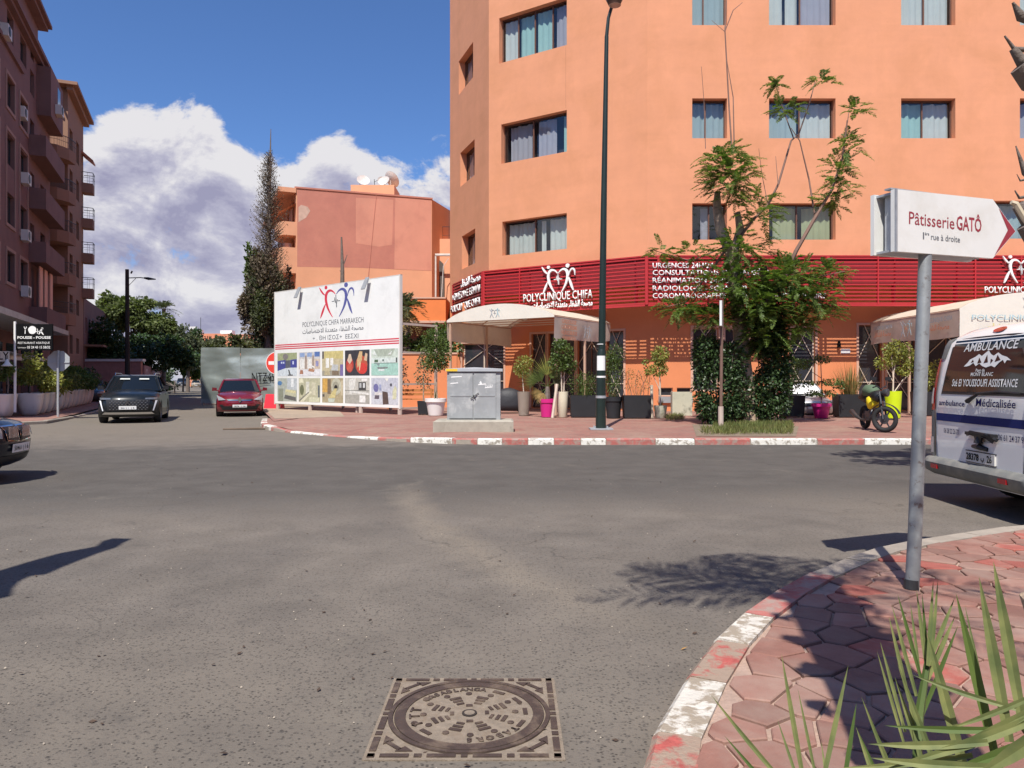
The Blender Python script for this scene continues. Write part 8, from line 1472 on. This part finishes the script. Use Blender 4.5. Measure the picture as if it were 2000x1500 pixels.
# ---- right foreground --------------------------------------------------------------------
bigp = palm('date palm just right of the frame whose trunk and fronds shade the pavement', 1.15, 1.22, 5.9, 1.4, 17, 151, .235, az=[R(a) for a in (150, 130, 170, 110, 55, 35, 15, 70, -60, -100, 190, 90)], leafl=.42, wd=.028, el=(-.05, .8), z0=NH, name='date_palm', pairs=20, droop=.35)
bigp['category'] = 'palm tree'
mb = MB()
def boot(p, q, w0, w1, th): mb.tube([p, tuple((Vector(p) + Vector(q)) / 2 + Vector((-.012, 0, -.008))), q], [w0 * .45, (w0 + w1) * .22, w1 * .45], 7)
Yb = 1.13
boot(P(2060, 150, Yb), P(1978, 95, Yb), .035, .012, 0); boot(P(2070, 160, Yb), P(1990, 130, Yb), .06, .03, 0); boot(P(2040, 40, Yb), P(1978, 5, Yb), .03, .004, 0); boot(P(2060, 430, Yb), P(1988, 400, Yb), .05, .02, 0); boot(P(2080, 480, Yb), P(2000, 440, Yb), .055, .025, 0)
boot(P(2050, 370, Yb), P(1984, 285, Yb), .02, .002, 0); boot(P(2030, 380, Yb), P(1982, 372, Yb), .008, .002, 0); boot(P(2030, 345, Yb), P(1986, 340, Yb), .006, .001, 0); boot(P(2030, 100, Yb), P(1962, 70, Yb), .012, .003, 0)
o = mb.build('dry_leaf_stubs', m_dbark, bigp, smooth=60)
MB().tube([P(2020, 455, 1.1), P(2000, 425, 1.1), P(1984, 398, 1.1), P(1975, 395, 1.1)], [.004, .0045, .0045, .003], 7).build('pale_stub', mat('pale_stub', (.6, .52, .38), .7), bigp)
lf_sword = leafmat('sword_leaf', (.21, .225, .085), (.115, .145, .055), .25, .5, 22)
yp = thing('young_palm', 'young palm with stiff sword like leaves reaching in from the lower right corner', 'palm', (1.0, 1.25, NH)); mb = MB(); mb.tube([(1.0, 1.25, .08), (1.0, 1.24, .35), (.97, 1.22, .5)], [.10, .09, .05], 10); mb.build('base', m_dbark, yp)
def blade(tip, base, w, m_=lf_sword, sag=.0):
    (tx, ty, tY), (bx, by, bY) = tip, base; A = Vector(P(tx, ty, tY)); B = Vector(P(bx, by, bY)); d = (A - B); L = d.length; v = (B - Vector((0, 0, CAMH))).normalized(); s = d.cross(v).normalized(); nrm = s.cross(d).normalized(); V_ = []; n = 8
    for k in range(n + 1):
        u = k / n; c = B + d * u + Vector((0, 0, -sag * math.sin(math.pi * u) * L)); wd = w / 2 * min(1, (1 - u) * 2.2) ** .8 * (.75 + .25 * min(1, u * 3)); V_ += [tuple(c - s * wd), tuple(c + nrm * wd * .55), tuple(c + s * wd)]
    F_ = [(3 * k + j, 3 * k + j + 1, 3 * k + j + 4, 3 * k + j + 3) for k in range(n) for j in (0, 1)]; MB().add(V_, F_).build('leaf', m_, yp, smooth=False)
LB_ = [((1753, 1160), (1799, 1325), 1.5, .016), ((1742, 1182), (1790, 1360), 1.5, .016), ((1736, 1203), (1776, 1370), 1.5, .016), ((1778, 1178), (1796, 1310), 1.52, .011), ((1790, 1152), (1812, 1320), 1.52, .017), ((1801, 1158), (1812, 1300), 1.53, .012), ((1823, 1133), (1812, 1300), 1.5, .016), ((1832, 1132), (1818, 1300), 1.5, .014), ((1865, 1167), (1812, 1300), 1.5, .018), ((1866, 1202), (1806, 1340), 1.52, .020), ((1872, 1220), (1800, 1400), 1.54, .018), ((1719, 1253), (1768, 1430), 1.45, .015), ((1713, 1272), (1765, 1450), 1.45, .013), ((1682, 1360), (1760, 1560), 1.4, .016), ((1697, 1397), (1760, 1545), 1.4, .010), ((1670, 1417), (1735, 1560), 1.38, .012), ((1753, 1297), (1836, 1520), 1.4, .022), ((1770, 1330), (1800, 1500), 1.42, .018), ((1747, 1320), (1812, 1520), 1.42, .02),
 ((1810, 1233), (1888, 1520), 1.25, .036), ((1867, 1158), (1945, 1480), 1.25, .034), ((1884, 1180), (1925, 1370), 1.3, .010), ((1912, 1125), (1972, 1450), 1.2, .036), ((1940, 1095), (1995, 1400), 1.2, .036), ((1782, 1318), (1985, 1385), 1.2, .018), ((1727, 1417), (1985, 1425), 1.15, .022), ((1695, 1453), (1930, 1450), 1.12, .026), ((1840, 1428), (2040, 1350), 1.15, .018), ((1840, 1470), (2060, 1365), 1.1, .026), ((1720, 1505), (2080, 1380), 1.1, .030), ((1840, 1510), (2090, 1420), 1.08, .036), ((1900, 1520), (2080, 1400), 1.05, .045), ((1640, 1500), (1900, 1475), 1.15, .02), ((1700, 1480), (1960, 1500), 1.1, .03),
 ((1388, 1356), (1545, 1545), 1.3, .017), ((1414, 1436), (1520, 1560), 1.3, .013), ((1526, 1276), (1572, 1540), 1.3, .018), ((1558, 1344), (1598, 1540), 1.32, .011), ((1518, 1404), (1570, 1560), 1.28, .011), ((1657, 1298), (1604, 1540), 1.3, .018), ((1673, 1372), (1645, 1550), 1.3, .016), ((1604, 1448), (1618, 1550), 1.32, .009), ((1672, 1420), (1720, 1560), 1.3, .014)]
for i, (a, b_, Yd, w) in enumerate(LB_): blade((*a, Yd + .06), (*b_, Yd), w * .48, lf_sword if i % 5 else lf_mid, .02 if abs(a[0] - b_[0]) > 120 else 0)
mb = MB(); hub = (.98, 1.22, .5)
for pts in (((1812, 1290, 1.52), (1795, 1400, 1.48), (1790, 1520, 1.42), (1850, 1700, 1.35)), ((1575, 1545, 1.3), (1700, 1620, 1.28), (1850, 1700, 1.27)), ((1720, 1560, 1.35), (1850, 1660, 1.3)), ((1900, 1500, 1.2), (2000, 1600, 1.2)), ((1985, 1400, 1.2), (2060, 1500, 1.2))): mb.tube([P(*q) for q in pts] + [hub], [.006] + [.009] * (len(pts) - 1) + [.014], 6)
mb.build('stalk', lf_mid, yp)
simple_tree('tall roadside tree outside the frame that shades the road near the motorbike', 7.9, 5.6, 10.5, [(-1.9, 2.3, 9.5, 1.7, 1.5, .8), (-.9, 2.6, 10.2, 1.2, 1.1, .7)], 2600, .16, lf_mid, 161, .14, name='roadside_tree', z0=NH)
# added unseen caster: its plate is cut to throw the tapering shadow at left
sl_o = thing('street_lamp', 'unseen lamp shape added to cast the tapering shadow at left', 'street lamp', (-6.9, 1.2, 0)); h_ = 5.0; dxy = (SUN.x / SUN.z * h_, SUN.y / SUN.z * h_)
def up_(px, py, z=h_): a = G(px, py); return (a[0] + SUN.x / SUN.z * z, a[1] + SUN.y / SUN.z * z)
sh_ = [(256, 1053), (240, 1060), (225, 1070), (190, 1081), (120, 1108), (92, 1121), (60, 1124), (35, 1136), (22, 1150), (18, 1165), (-30, 1175), (-60, 1130), (0, 1114), (60, 1096), (110, 1082), (190, 1067), (203, 1056), (218, 1052)]
mb = MB(); mb.prism([up_(*p) for p in sh_], h_ - .03, h_ + .03); mb.build('shadow_plate', m_dark, sl_o); c_ = up_(-60, 1150); mb = MB(); mb.tube([(-6.9, 1.2, 0), (-6.9, 1.2, 4.8), (-6.3, 1.4, h_), (c_[0], c_[1], h_)], [.09, .07, .06, .05], 10); mb.build('pole', m_green, sl_o)
for o in bpy.data.objects:
    for k_ in ('k', '_loc', '_w'):
        if k_ in o: del o[k_]
